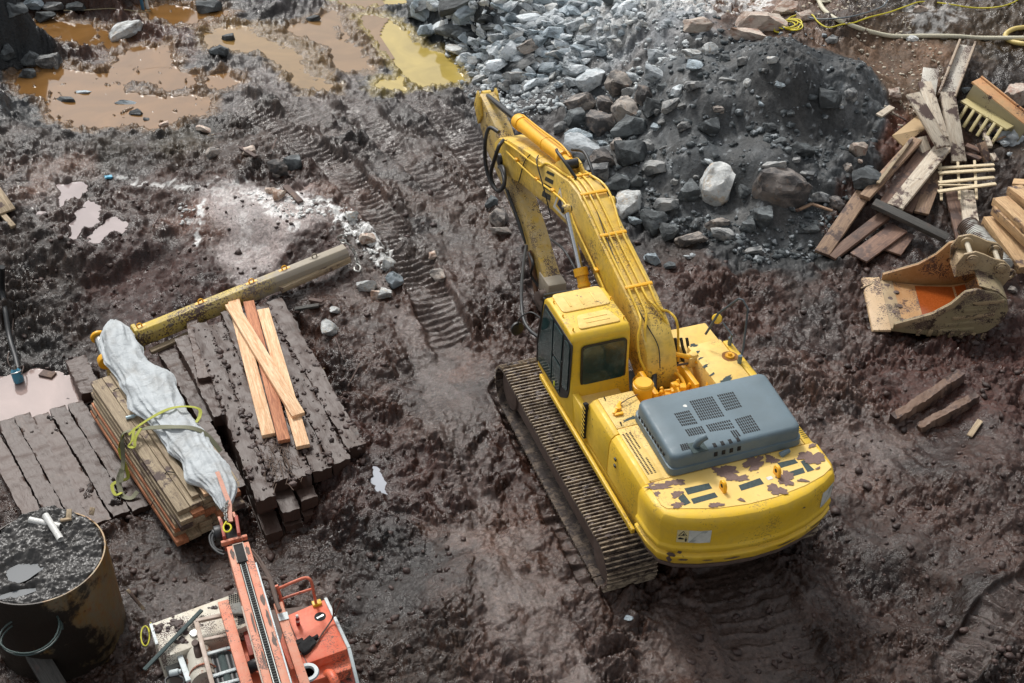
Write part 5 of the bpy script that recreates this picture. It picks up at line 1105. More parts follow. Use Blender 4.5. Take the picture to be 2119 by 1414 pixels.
# --- plastic sheet twisted along the bundle
m_sheet, t, b = newmat('grey_plastic_sheet'); v_ = coords(t)
lk(t, mixc(t, ramp(t, noi(t, v_, 2.5, 6, .6), [(.5, 0.), (.75, .6)]), srgb(180, 186, 189), srgb(136, 133, 128)), b.inputs['Base Color']); b.inputs['Roughness'].default_value = .6
bump(t, b, noi(t, v_, 6, 5, .55, 1.5), .7, .04)
cl = [((205, 440), .10, .12), ((225, 500), .30, .30), ((250, 570), .34, .26), ((285, 640), .30, .20), ((350, 700), .42, .22), ((400, 780), .42, .22), ((450, 860), .32, .22), ((500, 920), .30, .22), ((545, 980), .33, .2), ((590, 1050), .27, .2), ((640, 1110), .34, .2), ((690, 1170), .24, .16), ((705, 1230), .16, .12), ((705, 1275), .05, .06)]
path = catmull([V3(at(*c6(*p), .12)) for p, w, h in cl], 12); rings = []; n = 110; N = len(path)
for i, p in enumerate(path):
    f = i/(N-1)*(len(cl)-1); k = min(int(f), len(cl)-2); a = f-k; w = cl[k][1]*(1-a)+cl[k+1][1]*a; h = (cl[k][2]*(1-a)+cl[k+1][2]*a)*.8
    d = (path[min(i+1, N-1)]-path[max(i-1, 0)]); d.z = 0; d.normalize(); s = V3((-d.y, d.x, 0)); ring = []
    for j in range(n):
        th = 2*math.pi*j/n; cx_, cz_ = math.cos(th), math.sin(th)
        q_ = p*3.1+s*(cx_*1.5)+V3((0, 0, cz_*1.1)); q2 = p*6.5+s*(cx_*3.4)+V3((5, 0, cz_*2.5)); q3 = p*1.6+s*cx_*.8
        q_ = p*3.4+s*(cx_*1.8)+V3((0, 0, cz_*1.1)); i_ = i*.5; fold = .34*(.42-abs(mnoise.noise(V3((cx_*2.0+cz_+.05*i_, cz_*2.4, i_*.06)))))+.10*(.35-abs(mnoise.noise(V3((cx_*3.4+.10*i_, cz_*3.4, i_*.12+9)))))+.12*(.3-abs(mnoise.noise(q_)))+.12*mnoise.noise(p*1.6+s*cx_*.8)
        edge = .08*abs(cx_)**6*mnoise.noise(V3((i*.09, 3 if cx_ > 0 else 9, 0)))
        ring.append(p+s*(cx_*w*(1+fold*.8+edge*3))+V3((0, 0, (cz_*h if cz_ > 0 else cz_*.06)*(1+fold*1.6)+.02)))
    rings.append(ring)
tag(MB().loft(rings).build('plastic_sheet', m_sheet, None, ang=70), 'crumpled grey plastic sheet twisted along the strapped plank bundle', 'plastic sheet')
# --- straps
m_strap = flat('olive_strap', srgb(122, 122, 98), .7, 0, 60); m_strap2 = flat('yellow_green_strap', srgb(168, 172, 60), .7, 0, 60)
def ribbon(pts, w, mat, name, label, cat, k=6, wd=None):
    P = catmull(pts, k); rings = []
    for i, p in enumerate(P):
        d = (P[min(i+1, len(P)-1)]-P[max(i-1, 0)]).normalized(); s = wd if wd else d.cross(V3((0, 0, 1)))
        if s.length < .2: s = V3((1, 0, 0))
        s = (s-d*s.dot(d)).normalized(); u = s.cross(d)
        s = s*math.cos(.5*mnoise.noise(p*2))+u*math.sin(.5*mnoise.noise(p*2))
        rings.append([p+s*w/2+u*.004, p-s*w/2+u*.004, p-s*w/2-u*.004, p+s*w/2-u*.004])
    return tag(MB().loft(rings).build(name, mat, None, ang=60), label, cat)
q6 = lambda x, y, z: at(*c6(x, y), z)
ribbon([q6(240, 1150, -.75), q6(250, 1050, -.5), q6(246, 960, -.12), q6(262, 922, .03), q6(360, 905, .22), q6(470, 900, .37), q6(560, 905, .35), q6(625, 935, .22), q6(690, 1010, -.02)], .085, m_strap, 'lashing_strap', 'grey olive lashing strap drawn tight round bundle and sheet', 'strap')
ribbon([q6(275, 935, .06), q6(320, 895, .2), q6(400, 845, .34), q6(470, 815, .38), q6(540, 808, .36), q6(592, 820, .3), q6(595, 850, .26), q6(578, 880, .25)], .06, m_strap2, 'lashing_strap', 'yellow green strap looped loosely over the plastic sheet', 'strap')
ribbon([q6(300, 905, .2), q6(290, 960, .12), q6(275, 985, .05), q6(300, 990, .08), q6(305, 950, .14), q6(330, 905, .2)], .05, m_strap2, 'strap_loop', 'pale knotted strap loop on the planks', 'strap')
ribbon([q6(250, 935, .0), q6(232, 1000, -.4), q6(262, 1080, -.6), q6(270, 1130, -.75), q6(225, 1145, -.78), q6(200, 1165, -.78), q6(215, 1205, -.8), q6(245, 1195, -.82)], .06, m_strap2, 'strap_end', 'yellow strap end hanging down the bundle onto the mud', 'strap')
ribbon([q6(245, 1090, -.6), q6(230, 1140, -.75), q6(245, 1205, -.85), q6(285, 1220, -.86), q6(315, 1190, -.8)], .09, m_strap, 'strap_end', 'dark strap end lying on the mud below the bundle', 'strap')
for i, (P, lb_) in enumerate([([q6(245, 725, .02), q6(208, 735, .0), q6(170, 795, -.3), q6(125, 862, -.6)], 'thin black binding wire over the upper end of the bundle'), ([q6(480, 1105, .02), q6(440, 1108, .0), q6(410, 1190, -.35), q6(372, 1258, -.7)], 'thin black binding wire over the lower end of the bundle')]):
    tag(MB().tube(catmull(P, 5), .009, 6).build('binding_wire', m_blk), lb_, 'wire')
bt = MB().cyl(q6(262, 860, .03), q6(300, 850, .03), .032, 14).cyl(q6(300, 850, .03), q6(310, 848, .03), .015, 10).build('plastic_bottle', flat('pale_blue_plastic', srgb(190, 215, 225), .3)); tag(bt, 'small pale blue bottle lying on the bundle planks', 'bottle')
# --- yellow steel beam with lugs, pin end and chain
m_beam = paint('muddy_yellow_beam_paint', srgb(206, 178, 62), .8, .1, .5, srgb(180, 162, 104), chipc=srgb(110, 100, 90), dustc=srgb(160, 150, 132), dust=.7, scale=.8)
t = m_beam.node_tree; b = t.nodes['Principled BSDF']; tc = nd(t, 'ShaderNodeTexCoord'); sx = nd(t, 'ShaderNodeSeparateXYZ'); lk(t, tc.outputs['Object'], sx.inputs[0])
gx = math_(t, 'ADD', math_(t, 'MULTIPLY', sx.outputs[0], .25), math_(t, 'MULTIPLY', noi(t, tc.outputs['Object'], 4, 8, .7), .9))
old = b.inputs['Base Color'].links[0].from_socket; lk(t, mixc(t, ramp(t, math_(t, 'MULTIPLY', gx, .7), [(.62, 0.), (.85, .93)]), old, srgb(158, 150, 138)), b.inputs['Base Color'])
BA = V3(at(285, 695, -.1)); BB = V3(at(716, 522, .3)); d = (BB-BA).normalized(); s = V3((d.y, -d.x, 0)).normalized(); u = s.cross(d)
if u.z < 0: u = -u
bm_root = thing('lifting_beam', BA, 'long yellow box beam lying across the mud, grey with mud at its far end', 'steel beam')
pr = [(-.17, -.17), (.17, -.17), (.17, .07), (.09, .16), (-.09, .16), (-.17, .07)]
MB().loft([[P+s*a+u*b_ for a, b_ in pr] for P in (BA, BA.lerp(BB, .5), BB)]).build('beam_box', m_beam, bm_root, .012)
for f in (.02, .30, .54, .70, .85):
    c = BA.lerp(BB, f)+u*.19-s*.03
    MB().ring(c, s, .05, .014, 18, 8).bar(c-d*.12-u*.035, c+d*.12-u*.035, .06, .02, u).build('lifting_lug', m_cyl if f < .8 else m_beam, bm_root)
mb = MB(); mb.loft([[BA-d*.05+s*a*1.35+u*b_*1.35 for a, b_ in pr], [BA+d*.03+s*a*1.35+u*b_*1.35 for a, b_ in pr]]); mb.build('end_flange', m_beam, bm_root, .01)
kn = MB(); kc = V3(at(*c6(200, 590), -.25)); kn.bar(BA-d*.05, kc, .3, .3); kn.cyl(kc-V3((.1, .12, 0)), kc+V3((-.02, .1, 0)), .2, 24).span((kc.x-.14, kc.y-.5, kc.z-.45), (kc.x+.16, kc.y+.1, kc.z)); kn.build('pivot_casting', m_beam, bm_root, .03)
pn = V3(at(*c6(140, 500), .05)); pq = V3(at(*c6(172, 590), -.05)); MB().cyl(pn, pq, .10, 24).build('pivot_pin', m_steel, bm_root, .01); MB().cyl(pn-(pq-pn)*.12, pn, .15, 24).cyl(pq, pq+(pq-pn)*.25, .17, 24).build('pivot_collar', m_cyl, bm_root, .015)
tag(board(at(*c6(372, 562), -.3), at(*c6(552, 482), -.25), .14, .07, w_grey, 'grey slat lying beside the yellow beam near the sheet', None), None)
board(at(*c6(955, 280), .05), at(*c6(1268, 142), .22), .16, .12, w_grey, 'muddy slat lying under the far end of the yellow beam')
def chain(pts, r, mat, label, k=4, w=.011, name='chain'):
    root = thing(name, pts[0], label, 'chain'); P = catmull(pts, 8); acc = 0; last = P[0]; i = 0; q_ = [P[0]]
    for p in P[1:]:
        if (p-last).length >= r*2.1: q_.append(p); last = p
    for i, (a, b_) in enumerate(zip(q_, q_[1:])):
        dd = (b_-a).normalized(); uu = dd.orthogonal().normalized(); uu = Matrix.Rotation(i*math.pi/2, 3, dd) @ uu; mb = MB(); c = (a+b_)/2; pp = []
        for k_ in range(15):
            th = 2*math.pi*k_/14; pp.append(c+dd*math.cos(th)*r*1.45+uu*math.sin(th)*r*.85)
        mb.tube(pp, w, 6).build('chain_link', mat, root)
    return root
m_chain = flat('galvanised_muddy_chain', srgb(150, 150, 146), .4, .5)
c = q6(1240, 60, .5)
ch = chain([q6(1232, 62, .47), q6(1262, 75, .45), q6(1290, 110, .30), q6(1300, 150, .2), q6(1312, 180, .18)], .045, m_chain, 'steel chain with hook hanging over the muddy end of the beam', w=.014)
MB().ring(q6(1236, 50, .42), (0.3, 1, .3), .09, .018, 22, 8).build('shackle', m_chain, ch)
MB().tube(catmull([q6(1300, 165, .2), q6(1318, 180, .18), q6(1312, 200, .16), q6(1292, 195, .17), q6(1290, 182, .18)], 4), .02, 8).build('hook', m_chain, ch)
# --- buried timber platform at the lower left
rr = random.Random(8); tops = [(-28, 890), (14, 886), (48, 872), (85, 862), (121, 852), (158, 845)]
nmz = ['at the left edge of the photo', 'second from the left edge', 'third from the left edge', 'fourth from the left, cut short', 'fifth from the left', 'nearest to the plank bundle']
for k, (x, y) in enumerate(tops):
    P = at(x, y+rr.uniform(-6, 4), -1.0); d = V3((.42, -1.6, 0)).normalized(); Q = P+d*3.4
    board(P+V3((0, 0, rr.uniform(-.04, .03))), Q+V3((0, 0, -.03)), .30, .26, w_sleeper, 'muddy platform timber by the lower puddle, '+nmz[k], 'platform timbers by the lower puddle', 'timber_sleeper', 'timber', jit=.035)
# --- steel casing filled with mud
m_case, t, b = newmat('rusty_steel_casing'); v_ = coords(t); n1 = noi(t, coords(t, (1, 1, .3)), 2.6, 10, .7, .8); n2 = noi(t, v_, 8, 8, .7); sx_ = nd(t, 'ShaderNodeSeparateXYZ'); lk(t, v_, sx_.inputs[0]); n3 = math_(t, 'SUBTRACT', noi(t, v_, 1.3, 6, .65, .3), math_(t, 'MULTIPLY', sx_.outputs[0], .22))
bc = mixc(t, ramp(t, n1, [(.35, 0.), (.68, 1.)]), srgb(122, 92, 44), srgb(104, 104, 92)); bc = mixc(t, ramp(t, n2, [(.5, 0.), (.72, .7)]), bc, srgb(128, 70, 34)); bc = mixc(t, ramp(t, math_(t, 'ADD', math_(t, 'MULTIPLY', n3, .8), math_(t, 'MULTIPLY', n2, .2)), [(.40, 0.), (.47, .96)]), bc, srgb(30, 25, 22))  # wall darkens towards the left: side shading painted in together with the stain
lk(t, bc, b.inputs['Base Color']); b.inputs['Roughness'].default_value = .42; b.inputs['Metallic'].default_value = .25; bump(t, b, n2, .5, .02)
CC = V3((-9.76, .75, 0)); cs = thing('steel_casing', CC+V3((0, 0, -1.3)), 'wide rusty steel casing filled to the brim with mud', 'steel casing')
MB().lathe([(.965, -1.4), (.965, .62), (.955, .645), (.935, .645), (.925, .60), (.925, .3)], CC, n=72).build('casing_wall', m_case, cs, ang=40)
bm = bmesh.new(); bmesh.ops.create_grid(bm, x_segments=150, y_segments=150, size=.95)
bmesh.ops.delete(bm, geom=[v for v in bm.verts if v.co.length > .945], context='VERTS')
for v in bm.verts:
    p = v.co; n_ = mnoise.fractal(p*3+V3((5, 2, 0)), .8, 2, 5); lum_ = max(0, .5-mnoise.cell(p*9)*.0)
    r_ = p.length/.95; h = .60+.07*n_+.03*mnoise.fractal(p*11, .8, 2, 3)+.20*max(0, p.y+.1)*max(0, .9-abs(p.x-.25))-(.03 if r_ > .95 else 0)
    pool = max(0, 1-((p.x+.28)**2/.12+(p.y+.12)**2/.10)); pool2 = max(0, 1-((p.x+.45)**2/.3+(p.y+.55)**2/.02)); h -= .17*pool+.13*pool2
    v.co = V3((p.x, p.y, h))+CC
mb = MB(); mb.bm.free(); mb.bm = bm; mb.build('mud_fill', flat('grey_slurry_mud', srgb(66, 64, 62), .35, 0, 12, .03), cs, ang=70)
mb = MB(); 
for c_, a_, b_ in (((-.28, -.12), .27, .20), ((-.45, -.55), .34, .08)):
    mb.bm.faces.new([mb.bm.verts.new(CC+V3((c_[0]+math.cos(q)*a_*(1+.2*math.sin(3*q+1)), c_[1]+math.sin(q)*b_*(1+.15*math.sin(2*q)), .513))) for q in [2*math.pi*k/30 for k in range(30)]])
wm_, t, b = newmat('grey_puddle'); b.inputs['Base Color'].default_value = (*srgb(70, 76, 82), 1); b.inputs['Roughness'].default_value = .38; b.inputs['Specular IOR Level'].default_value = .2
mb.build('rain_puddle', wm_, cs)
m_pvc = flat('white_speckled_pipe', srgb(222, 222, 218), .4, 0, 20)
q7 = lambda x, y, z: at(*c7(x, y), z)
def tubepipe(a, b_, r, label, mat=m_pvc, name='plastic_pipe'):
    a = V3(a); b_ = V3(b_); dd = (b_-a); L = dd.length; mb = MB(); mb.lathe([(r*.8, 0), (r, 0), (r, L), (r*.8, L), (r*.8, L-.1), (.001, L-.12)], a, dd, 20); return tag(mb.build(name, mat), label, 'pipe')
tubepipe(q7(172, 212, .70), q7(350, 250, .70), .05, 'white speckled pipe lying flat on the mud in the casing'); tubepipe(q7(262, 185, .80), q7(350, 325, .72), .052, 'white speckled pipe leaning across the other pipe')
for i, (a, b_, w, lb_) in enumerate([((400, 150), (395, 215), .08, 'upright wood splinter behind the white pipes'), ((350, 215), (410, 205), .06, 'small wood scrap beside the white pipes'), ((535, 140), (525, 185), .08, 'frayed wood splinter at the back of the casing mud'), ((735, 615), (830, 730), .05, 'thin stick standing between the casing and the rig')]):
    board(q7(*a, .8 if i < 3 else -.4), q7(*b_, .72 if i < 3 else -.7), w, .03, w_grey, lb_, None, 'wood_scrap', 'wood scrap')
m_cab = flat('green_black_cable', srgb(58, 74, 72), .4)
lp = []
for k in range(60):
    th = 2*math.pi*k/26; rad = .42+.02*math.sin(k*.7); lp.append(V3((-10.02+math.cos(th)*rad, -.35+math.sin(th)*rad*.9, .15+.0025*k+.02*math.sin(k*.4))))
tag(MB().tube(lp, .014, 8).build('cable_coil', m_cab), 'coil of dark green cable hanging at the left edge by the casing', 'cable')
board(q7(125, 850, -.45), q7(330, 1190, -.75), .30, .12, w_dark, 'dark grey plank slanting down in the bottom left corner')
# black pump hose, blue pump
tag(MB().tube(catmull([q6(-295, 180, .3), on(5, 600, .1), on(12, 650, .1), on(20, 700, .08), on(32, 740, .08), V3(at(38, 765, -.9))], 8), .055, 12).build('pump_hose', m_blk), 'thick black hose running down to the blue pump', 'hose')
pm_ = thing('water_pump', at(40, 785, -1.1), 'blue submersible pump at the edge of the lower puddle', 'pump')
pc = V3(at(40, 790, -1.05)); ax_ = V3((.1, -.35, -1)).normalized(); m_blue = paint('blue_pump_paint', srgb(52, 130, 158), .3, .05)
MB().lathe([(.001, -.02), (.08, 0), (.10, .03), (.10, .24), (.07, .28), (.05, .30), (.001, .3)], pc-V3((0, 0, .02)), -ax_, 24).build('pump_body', m_blue, pm_)
MB().cyl(pc-ax_*.26, pc-ax_*.34, .05, 16).build('hose_coupling', m_steel, pm_); MB().ring(pc-ax_*.2+V3((0, 0, .02)), ax_, .105, .012).build('clamp_ring', m_steel, pm_)
tag(MB().tube(catmull([on(28, 660, .04), on(22, 715, .04), on(16, 745, .04), on(28, 765, .03), on(48, 758, .05), V3(at(44, 775, -.85))], 6), .012, 8).build('pump_cable', m_frame), 'thin brown cable curling beside the pump hose', 'cable')
board(at(85, 772, -1.06), at(112, 778, -1.06), .18, .05, w_mudw, 'brown board scrap floating at the top of the lower puddle')
board(on(-20, 395, .2), on(12, 440, .2), .45, .06, w_grey, 'corner of a weathered pallet board at the left edge', None, 'pallet_corner', 'board'); board(on(6, 445, .1), on(28, 470, .05), .12, .08, w_grey, 'short bearer under the weathered board at the left edge', None, 'bearer', 'board')
# sticks and scrap on the left mound
for i, (a, b_, w, th, mt, lb_, nm_) in enumerate([((590, 385), (622, 418), .14, .05, w_mudw, 'broken brown board lying on the spilt lime', 'plank'), ((498, 306), (530, 325), .10, .05, w_mudw, 'brown wood scrap right of the olive patch', 'wood_scrap'), ((560, 320), (572, 286), .03, .02, w_mudw, 'thin stick lying on the mud near the tread marks', 'stick'), ((430, 281), (460, 276), .025, .02, w_grey, 'pale stick on the mud below the left puddle', 'stick'),
     ((368, 52), (440, 68), .02, .02, w_grey, 'long pale stick lying across the dark mud island', 'stick'), ((640, 520+100), (668, 625), .09, .05, w_mudw, 'dark board end on the mud above the white rock', 'plank'), ((610, 640), (660, 632), .1, .05, w_dark, 'dark wet board end right of the stack', 'plank'), ((695, 700), (712, 745), .025, .02, w_mudw, 'thin twig on the mud right of the timber stack', 'stick'), ((720, 800), (745, 752), .03, .02, w_mudw, 'long twig lying on the mud right of the timber stack', 'stick'), ((450, 870), (490, 858), .035, .03, w_grey, 'knobbly stick on the timbers by the bundle', 'stick'), ((530, 1002), (548, 1000), .03, .03, w_grey, 'short root stub at the lower front of the stack', 'stick'), ((650, 776), (672, 762), .025, .02, w_grey, 'small pale twig on the right part of the stack', 'stick'), ((316, 470), (332, 445), .02, .02, w_mudw, 'bent twig in front of the white plaster streak', 'stick')]):
    board(on(*a, .06), on(*b_, .06), w, th, mt, lb_, None, nm_, 'stick' if nm_ == 'stick' else 'board')
sc = MB(); c = on(224, 366, .04); sc.box(c, (.16, .1, .05)); sc.subdiv(3).jitter(.03, 14); tag(sc.build('plastic_scrap', flat('blue_plastic', srgb(70, 170, 205), .4)), 'crumpled bright blue plastic scrap on the mud', 'plastic scrap')
mb = MB(); rr = random.Random(55)
for k in range(900):
    a, b_ = rr.random()**.9, rr.random(); p = sA.lerp(sB, a).lerp(sD.lerp(sC, a), b_); s_1 = .012+.05*rr.random()**4
    if rr.random() < .5: p = p+(sB-sA)*((round(a*6)/6-a)*.8)
    r_ = bmesh.ops.create_icosphere(mb.bm, subdivisions=1, radius=s_1)
    for v in r_['verts']: v.co = V3((v.co.x*rr.uniform(.8, 1.6), v.co.y*rr.uniform(.8, 1.6), v.co.z*.8))+p+V3((0, 0, .02))
tag(mb.jitter(.012, 22).build('caked_mud', M_CLOD, None, ang=60), 'lumps of mud caked over the timber stack', 'mud', kind='stuff')
mb = MB()
# twigs lying on the front of the stack
m_twig = flat('dead_twigs', srgb(96, 78, 66), .8); rr = random.Random(31)
for k in range(70):
    x, y = rr.gauss(575, 22), rr.gauss(945, 26); p = at(x, y, .04); a = rr.uniform(-2.2, -.6); L = rr.uniform(.08, .3); mb.tube([p, p+V3((math.cos(a)*L*.5, math.sin(a)*L*.5, .03)), p+V3((math.cos(a)*L, math.sin(a)*L, .01))], .006, 5)
tag(mb.build('dead_twigs', m_twig), 'tangle of dead twigs and grass on the stack\'s front', 'twigs', kind='stuff')
# blue post at the top
tag(MB().cyl(on(296, 20), on(296, 20)+V3((0, 0, .75)), .05, 14).build('blue_post', flat('blue_pipe_paint', srgb(62, 110, 140), .4)), 'blue pipe stub standing at the top by the puddles', 'post'); tag(MB().cyl(on(306, 20), on(306, 20)+V3((0, 0, .7)), .05, 14).build('white_post', m_pvc), 'dirty white pipe stub right of the blue one', 'post')
tag(MB().tube(catmull([on(132, 22, .1), on(160, 22, .08), on(190, 20, .1), on(235, 18, .06), on(290, 24, .08), on(312, 22, .1)], 5), .014, 6).build('loose_rope', flat('old_rope', srgb(150, 140, 110), .9)), 'thin pale rope strung across the rocks at the top left', 'rope')

# ================================================================== DRILL RIG
m_or = paint('worn_orange_paint', srgb(214, 92, 58), .3, .10, .42, srgb(232, 130, 96), chipc=srgb(110, 84, 72), dustc=srgb(216, 170, 146), dust=.4)
m_pink = paint('faded_orange_pink_paint', srgb(204, 112, 80), .4, .12, .5, srgb(206, 148, 122), chipc=srgb(70, 50, 44), dustc=srgb(200, 170, 150), dust=.6, scale=1.3)
m_red = paint('dark_red_paint', srgb(150, 58, 42), .4, .1, .5, dust=.3)
m_wpan = paint('dirty_white_panel', srgb(214, 210, 196), .75, .06, .5, srgb(200, 190, 170), chipc=srgb(80, 62, 54), scale=1.6)
m_gside = paint('grey_side_panel', srgb(120, 122, 118), .4, .05, .5)
m_lt = paint('pale_grey_edge', srgb(190, 200, 202), .2, .05, .4)
RG = thing('drill_rig', (-7.0, -1.6, -.8), 'orange and white crawler drilling rig with a chain mast raised over its deck', 'drilling rig')
q8 = lambda x, y, z: at(*c8(x, y), z)
def slab(P, z1, z0, mat, name, par=RG, bevel=.012):
    pts = [q8(x, y, z1) for x, y in P]; return MB().prism([(p.x, p.y) for p in pts], z0, z1, 'z').build(name, mat, par, bevel)
slab([(560, 900), (1500, 790), (1700, 1250), (1760, 1500), (500, 1700), (330, 1300)], -.35, -.8, m_frame, 'chassis')
wp_ = slab([(112, 952), (800, 700), (885, 960), (640, 1060), (203, 1222)], .30, -.45, m_wpan, 'white_engine_cover', bevel=.02)
mb = MB()
for (x0, y0, x1, y1, nx, ny) in ((738, 735, 815, 712, 6, 5), (806, 895, 870, 872, 6, 5)):
    for i in range(nx):
        for j in range(ny):
            p = q8(x0+(x1-x0)*i/(nx-1), y0+(y1-y0)*i/(nx-1)+j*15, .302); mb.box(p, (.022, .028, .004), Matrix.Rotation(.3, 3, 'Z'))
mb.build('vent_slots', m_dark, wp_)
slab([(690, 800), (840, 775), (850, 870), (720, 870)], .36, .30, m_gside, 'cover_plate', wp_)
MB().lathe([(.001, .03), (.05, .03), (.06, .02), (.06, 0), (.001, 0)], q8(458, 1030, .30), n=24).build('gauge', m_steel, wp_); MB().lathe([(.001, .004), (.045, .004), (.045, 0), (.001, 0)], q8(458, 1030, .332), n=24).build('gauge_face', m_white, wp_)
MB().bar(q8(120, 950, .32), q8(170, 1110, .32), .04, .02).build('edge_strip', m_lt, wp_)
slab([(203, 1222), (560, 1090), (560, 1200), (250, 1320)], .10, -.5, m_gside, 'lower_side_panel')
ob = slab([(1180, 885), (1490, 752), (1668, 1142), (1215, 1310), (1130, 1100)], .35, -.5, m_or, 'orange_deck_housing', bevel=.02)
slab([(1215, 1315), (1668, 1148), (1690, 1265), (1690, 1300), (1230, 1450)], .18, -.5, m_or, 'orange_shoulder', bevel=.02)
slab([(1400, 1330), (1700, 1270), (1730, 1480), (1400, 1520)], .0, -.6, m_red, 'lower_red_panel')
MB().bar(q8(1488, 752, .36), q8(1672, 1142, .36), .05, .05).bar(q8(1672, 1142, .36), q8(1740, 1420, .1), .05, .06).build('pale_edge_rail', m_lt, RG, .01)
MB().bar(q8(1185, 890, .353), q8(1360, 1300, .353), .012, .006).build('panel_seam', m_frame, ob)
h_ = MB().lathe([(.001, .003), (.082, .003), (.085, 0), (.001, 0)], q8(1446, 893, .351), n=28).build('filler_hole', m_dark, ob); MB().box(q8(1446, 893, .356), (.11, .03, .004), Matrix.Rotation(.3, 3, 'Z')).build('hole_bar', m_steel, h_)
slab([(370, 1190), (880, 990), (960, 1200), (1000, 1500), (420, 1600)], .02, -.5, m_or, 'middle_housing')
slab([(840, 1000), (905, 985), (950, 1180), (890, 1200)], .2, -.2, m_red, 'red_bracket'); slab([(905, 1010), (1010, 990), (1020, 1180), (950, 1180)], .26, -.2, m_or, 'orange_bracket')
MB().bar(q8(350, 1205, .2), q8(420, 1400, .25), .08, .05).build('side_rail', m_lt, RG, .01)
# muffler and elbow
mu = MB().tube([q8(500, 1190, .12), q8(505, 1215, .13), q8(530, 1360, .2), q8(545, 1400, .2)], .19, 28).build('exhaust_muffler', paint('rusty_white_muffler', srgb(176, 172, 160), .2, .35, .5, chipc=srgb(120, 76, 50), scale=1.5), RG, ang=50)
MB().tube(catmull([q8(505, 1230, .3), q8(485, 1160, .4), q8(480, 1120, .42), q8(465, 1095, .5)], 5), .05, 16).build('exhaust_elbow', m_frame, RG); MB().ring(q8(535, 1345, .22), (q8(545, 1400, .2)-q8(500, 1190, .12)), .19, .015, 28).build('muffler_clamp', m_pink, mu)
# pack of black hoses held by pale crossbars
for i, (x, r) in enumerate([(590, .055), (630, .05), (668, .07), (712, .062), (752, .058)]): MB().cyl(q8(x, 1185, .22), q8(x+78, 1470, .28), r, 16).build('hydraulic_hose', m_blk if i != 2 else m_decal, RG)
for a, b_ in (((548, 1192), (765, 1128)), ((585, 1368), (805, 1298)), ((610, 1440), (820, 1385))): MB().bar(q8(*a, .33), q8(*b_, .33), .05, .03).build('hose_crossbar', m_lt, RG, .006)
m_fr = paint('grey_beige_frame', srgb(160, 142, 128), .3, .1)
MB().bar(q8(475, 930, .5), q8(610, 1450, .5), .065, .05).bar(q8(475, 930, .5), q8(680, 885, .5), .06, .05).build('guard_frame', m_fr, RG, .006); MB().bar(q8(520, 1080, .45), q8(720, 1040, .45), .05, .04).build('guard_crossbar', m_fr, RG, .006)
MB().bar(q8(690, 790, .62), q8(890, 1480, .75), .155, .12).build('mast_brace', m_pink, RG, .01); MB().bar(q8(1118, 800, .75), q8(1345, 1480, .75), .13, .10).build('mast_brace', m_pink, RG, .01); MB().bar(q8(1150, 865, .81), q8(1165, 920, .81), .14, .012).build('brace_band', m_lt, RG)
# mast
z0, z1 = .95, 1.15
def mp(x, y): return q8(x, y, z0+(z1-z0)*(y-320)/1100)
mst = MB(); L_ = [(712, 390), (735, 330), (905, 500), (850, 345)]
a0, a1 = mp(800, 325), mp(1128, 1480); dd = (a1-a0).normalized(); ss = V3((dd.y, -dd.x, 0)).normalized(); uu = ss.cross(dd); uu = uu if uu.z > 0 else -uu
if ss.dot(rt) < 0: ss = -ss
wl, wr = .165, .165
mst = MB(); 
for (o0, o1) in ((-wl, -.055), (.055, wr)): mst.loft([[P+ss*o0-uu*.26, P+ss*o1-uu*.26, P+ss*o1, P+ss*o0] for P in (a0, a1)])
mast = mst.build('mast', m_pink, RG, .01)
MB().loft([[P-ss*.06-uu*.2, P+ss*.06-uu*.2, P+ss*.06-uu*.045, P-ss*.06-uu*.045] for P in (a0, a1)]).build('chain_channel', m_dark, mast)
for s_1 in (-1, 1): MB().bar(a0+ss*s_1*.175-uu*.02+dd*(.5 if s_1 > 0 else 1.3), a1+ss*s_1*.175-uu*.02, .022, .06).build('slide_rail', m_lt if s_1 > 0 else m_fr, mast, .004)
m_lnk = flat('greasy_chain', srgb(104, 106, 104), .3, .6)
L = (a1-a0).length; nl = int(L/.048); lnk = None
for i in range(min(nl, 90)):
    P = a0+dd*(.06+i*.048)-uu*.022
    if lnk is None:
        mb = MB(); Mx = Matrix((ss, dd, uu)).transposed()
        for s_1 in (-.038, .038): mb.box(P+ss*s_1, (.012, .044, .022), Mx)
        mb.cyl(P-ss*.044+dd*.014, P+ss*.044+dd*.014, .010, 8); lnk = mb.build('chain_link', m_lnk, mast); P0 = P
    else:
        o = lnk.copy(); col.objects.link(o); o.parent = mast; o.location = P-P0
MB().bar(a0+dd*.02, a0+dd*.42, .16, .03, uu).build('sprocket_housing', m_dark, mast, .01); mb = MB()
for s_1 in (-.075, .075): mb.bar(a0+ss*s_1+dd*.02+uu*.01, a0+ss*s_1+dd*.42+uu*.01, .014, .03, uu)
mb.bar(a0-ss*.08+dd*.02+uu*.01, a0+ss*.08+dd*.02+uu*.01, .014, .03, uu); mb.build('housing_rim', m_fr, mast)
for k, (f, o_, w_2, l_2) in enumerate([(1.35, .125, .03, .13), (1.75, .13, .025, .22), (2.2, .12, .03, .15), (1.75, -.085, .018, .25), (2.5, -.08, .02, .2), (.2, .11, .03, .12), (.2, -.11, .03, .12)]):
    mb = MB(); P = a0+dd*f*.95+ss*o_+uu*.003; r_ = random.Random(k)
    mb.bm.faces.new([mb.bm.verts.new(P+ss*math.cos(q)*w_2*r_.uniform(.6, 1.2)+dd*math.sin(q)*l_2*r_.uniform(.6, 1.2)) for q in [2*math.pi*j/16 for j in range(16)]]); mb.build('grease_smear', m_frame, mast)
MB().bar(mp(668, 305)-uu*.05, mp(872, 250)-uu*.05, .05, .08).build('head_crossplate', m_pink, mast, .006)
hdp = mp(740, 200)-uu*.12
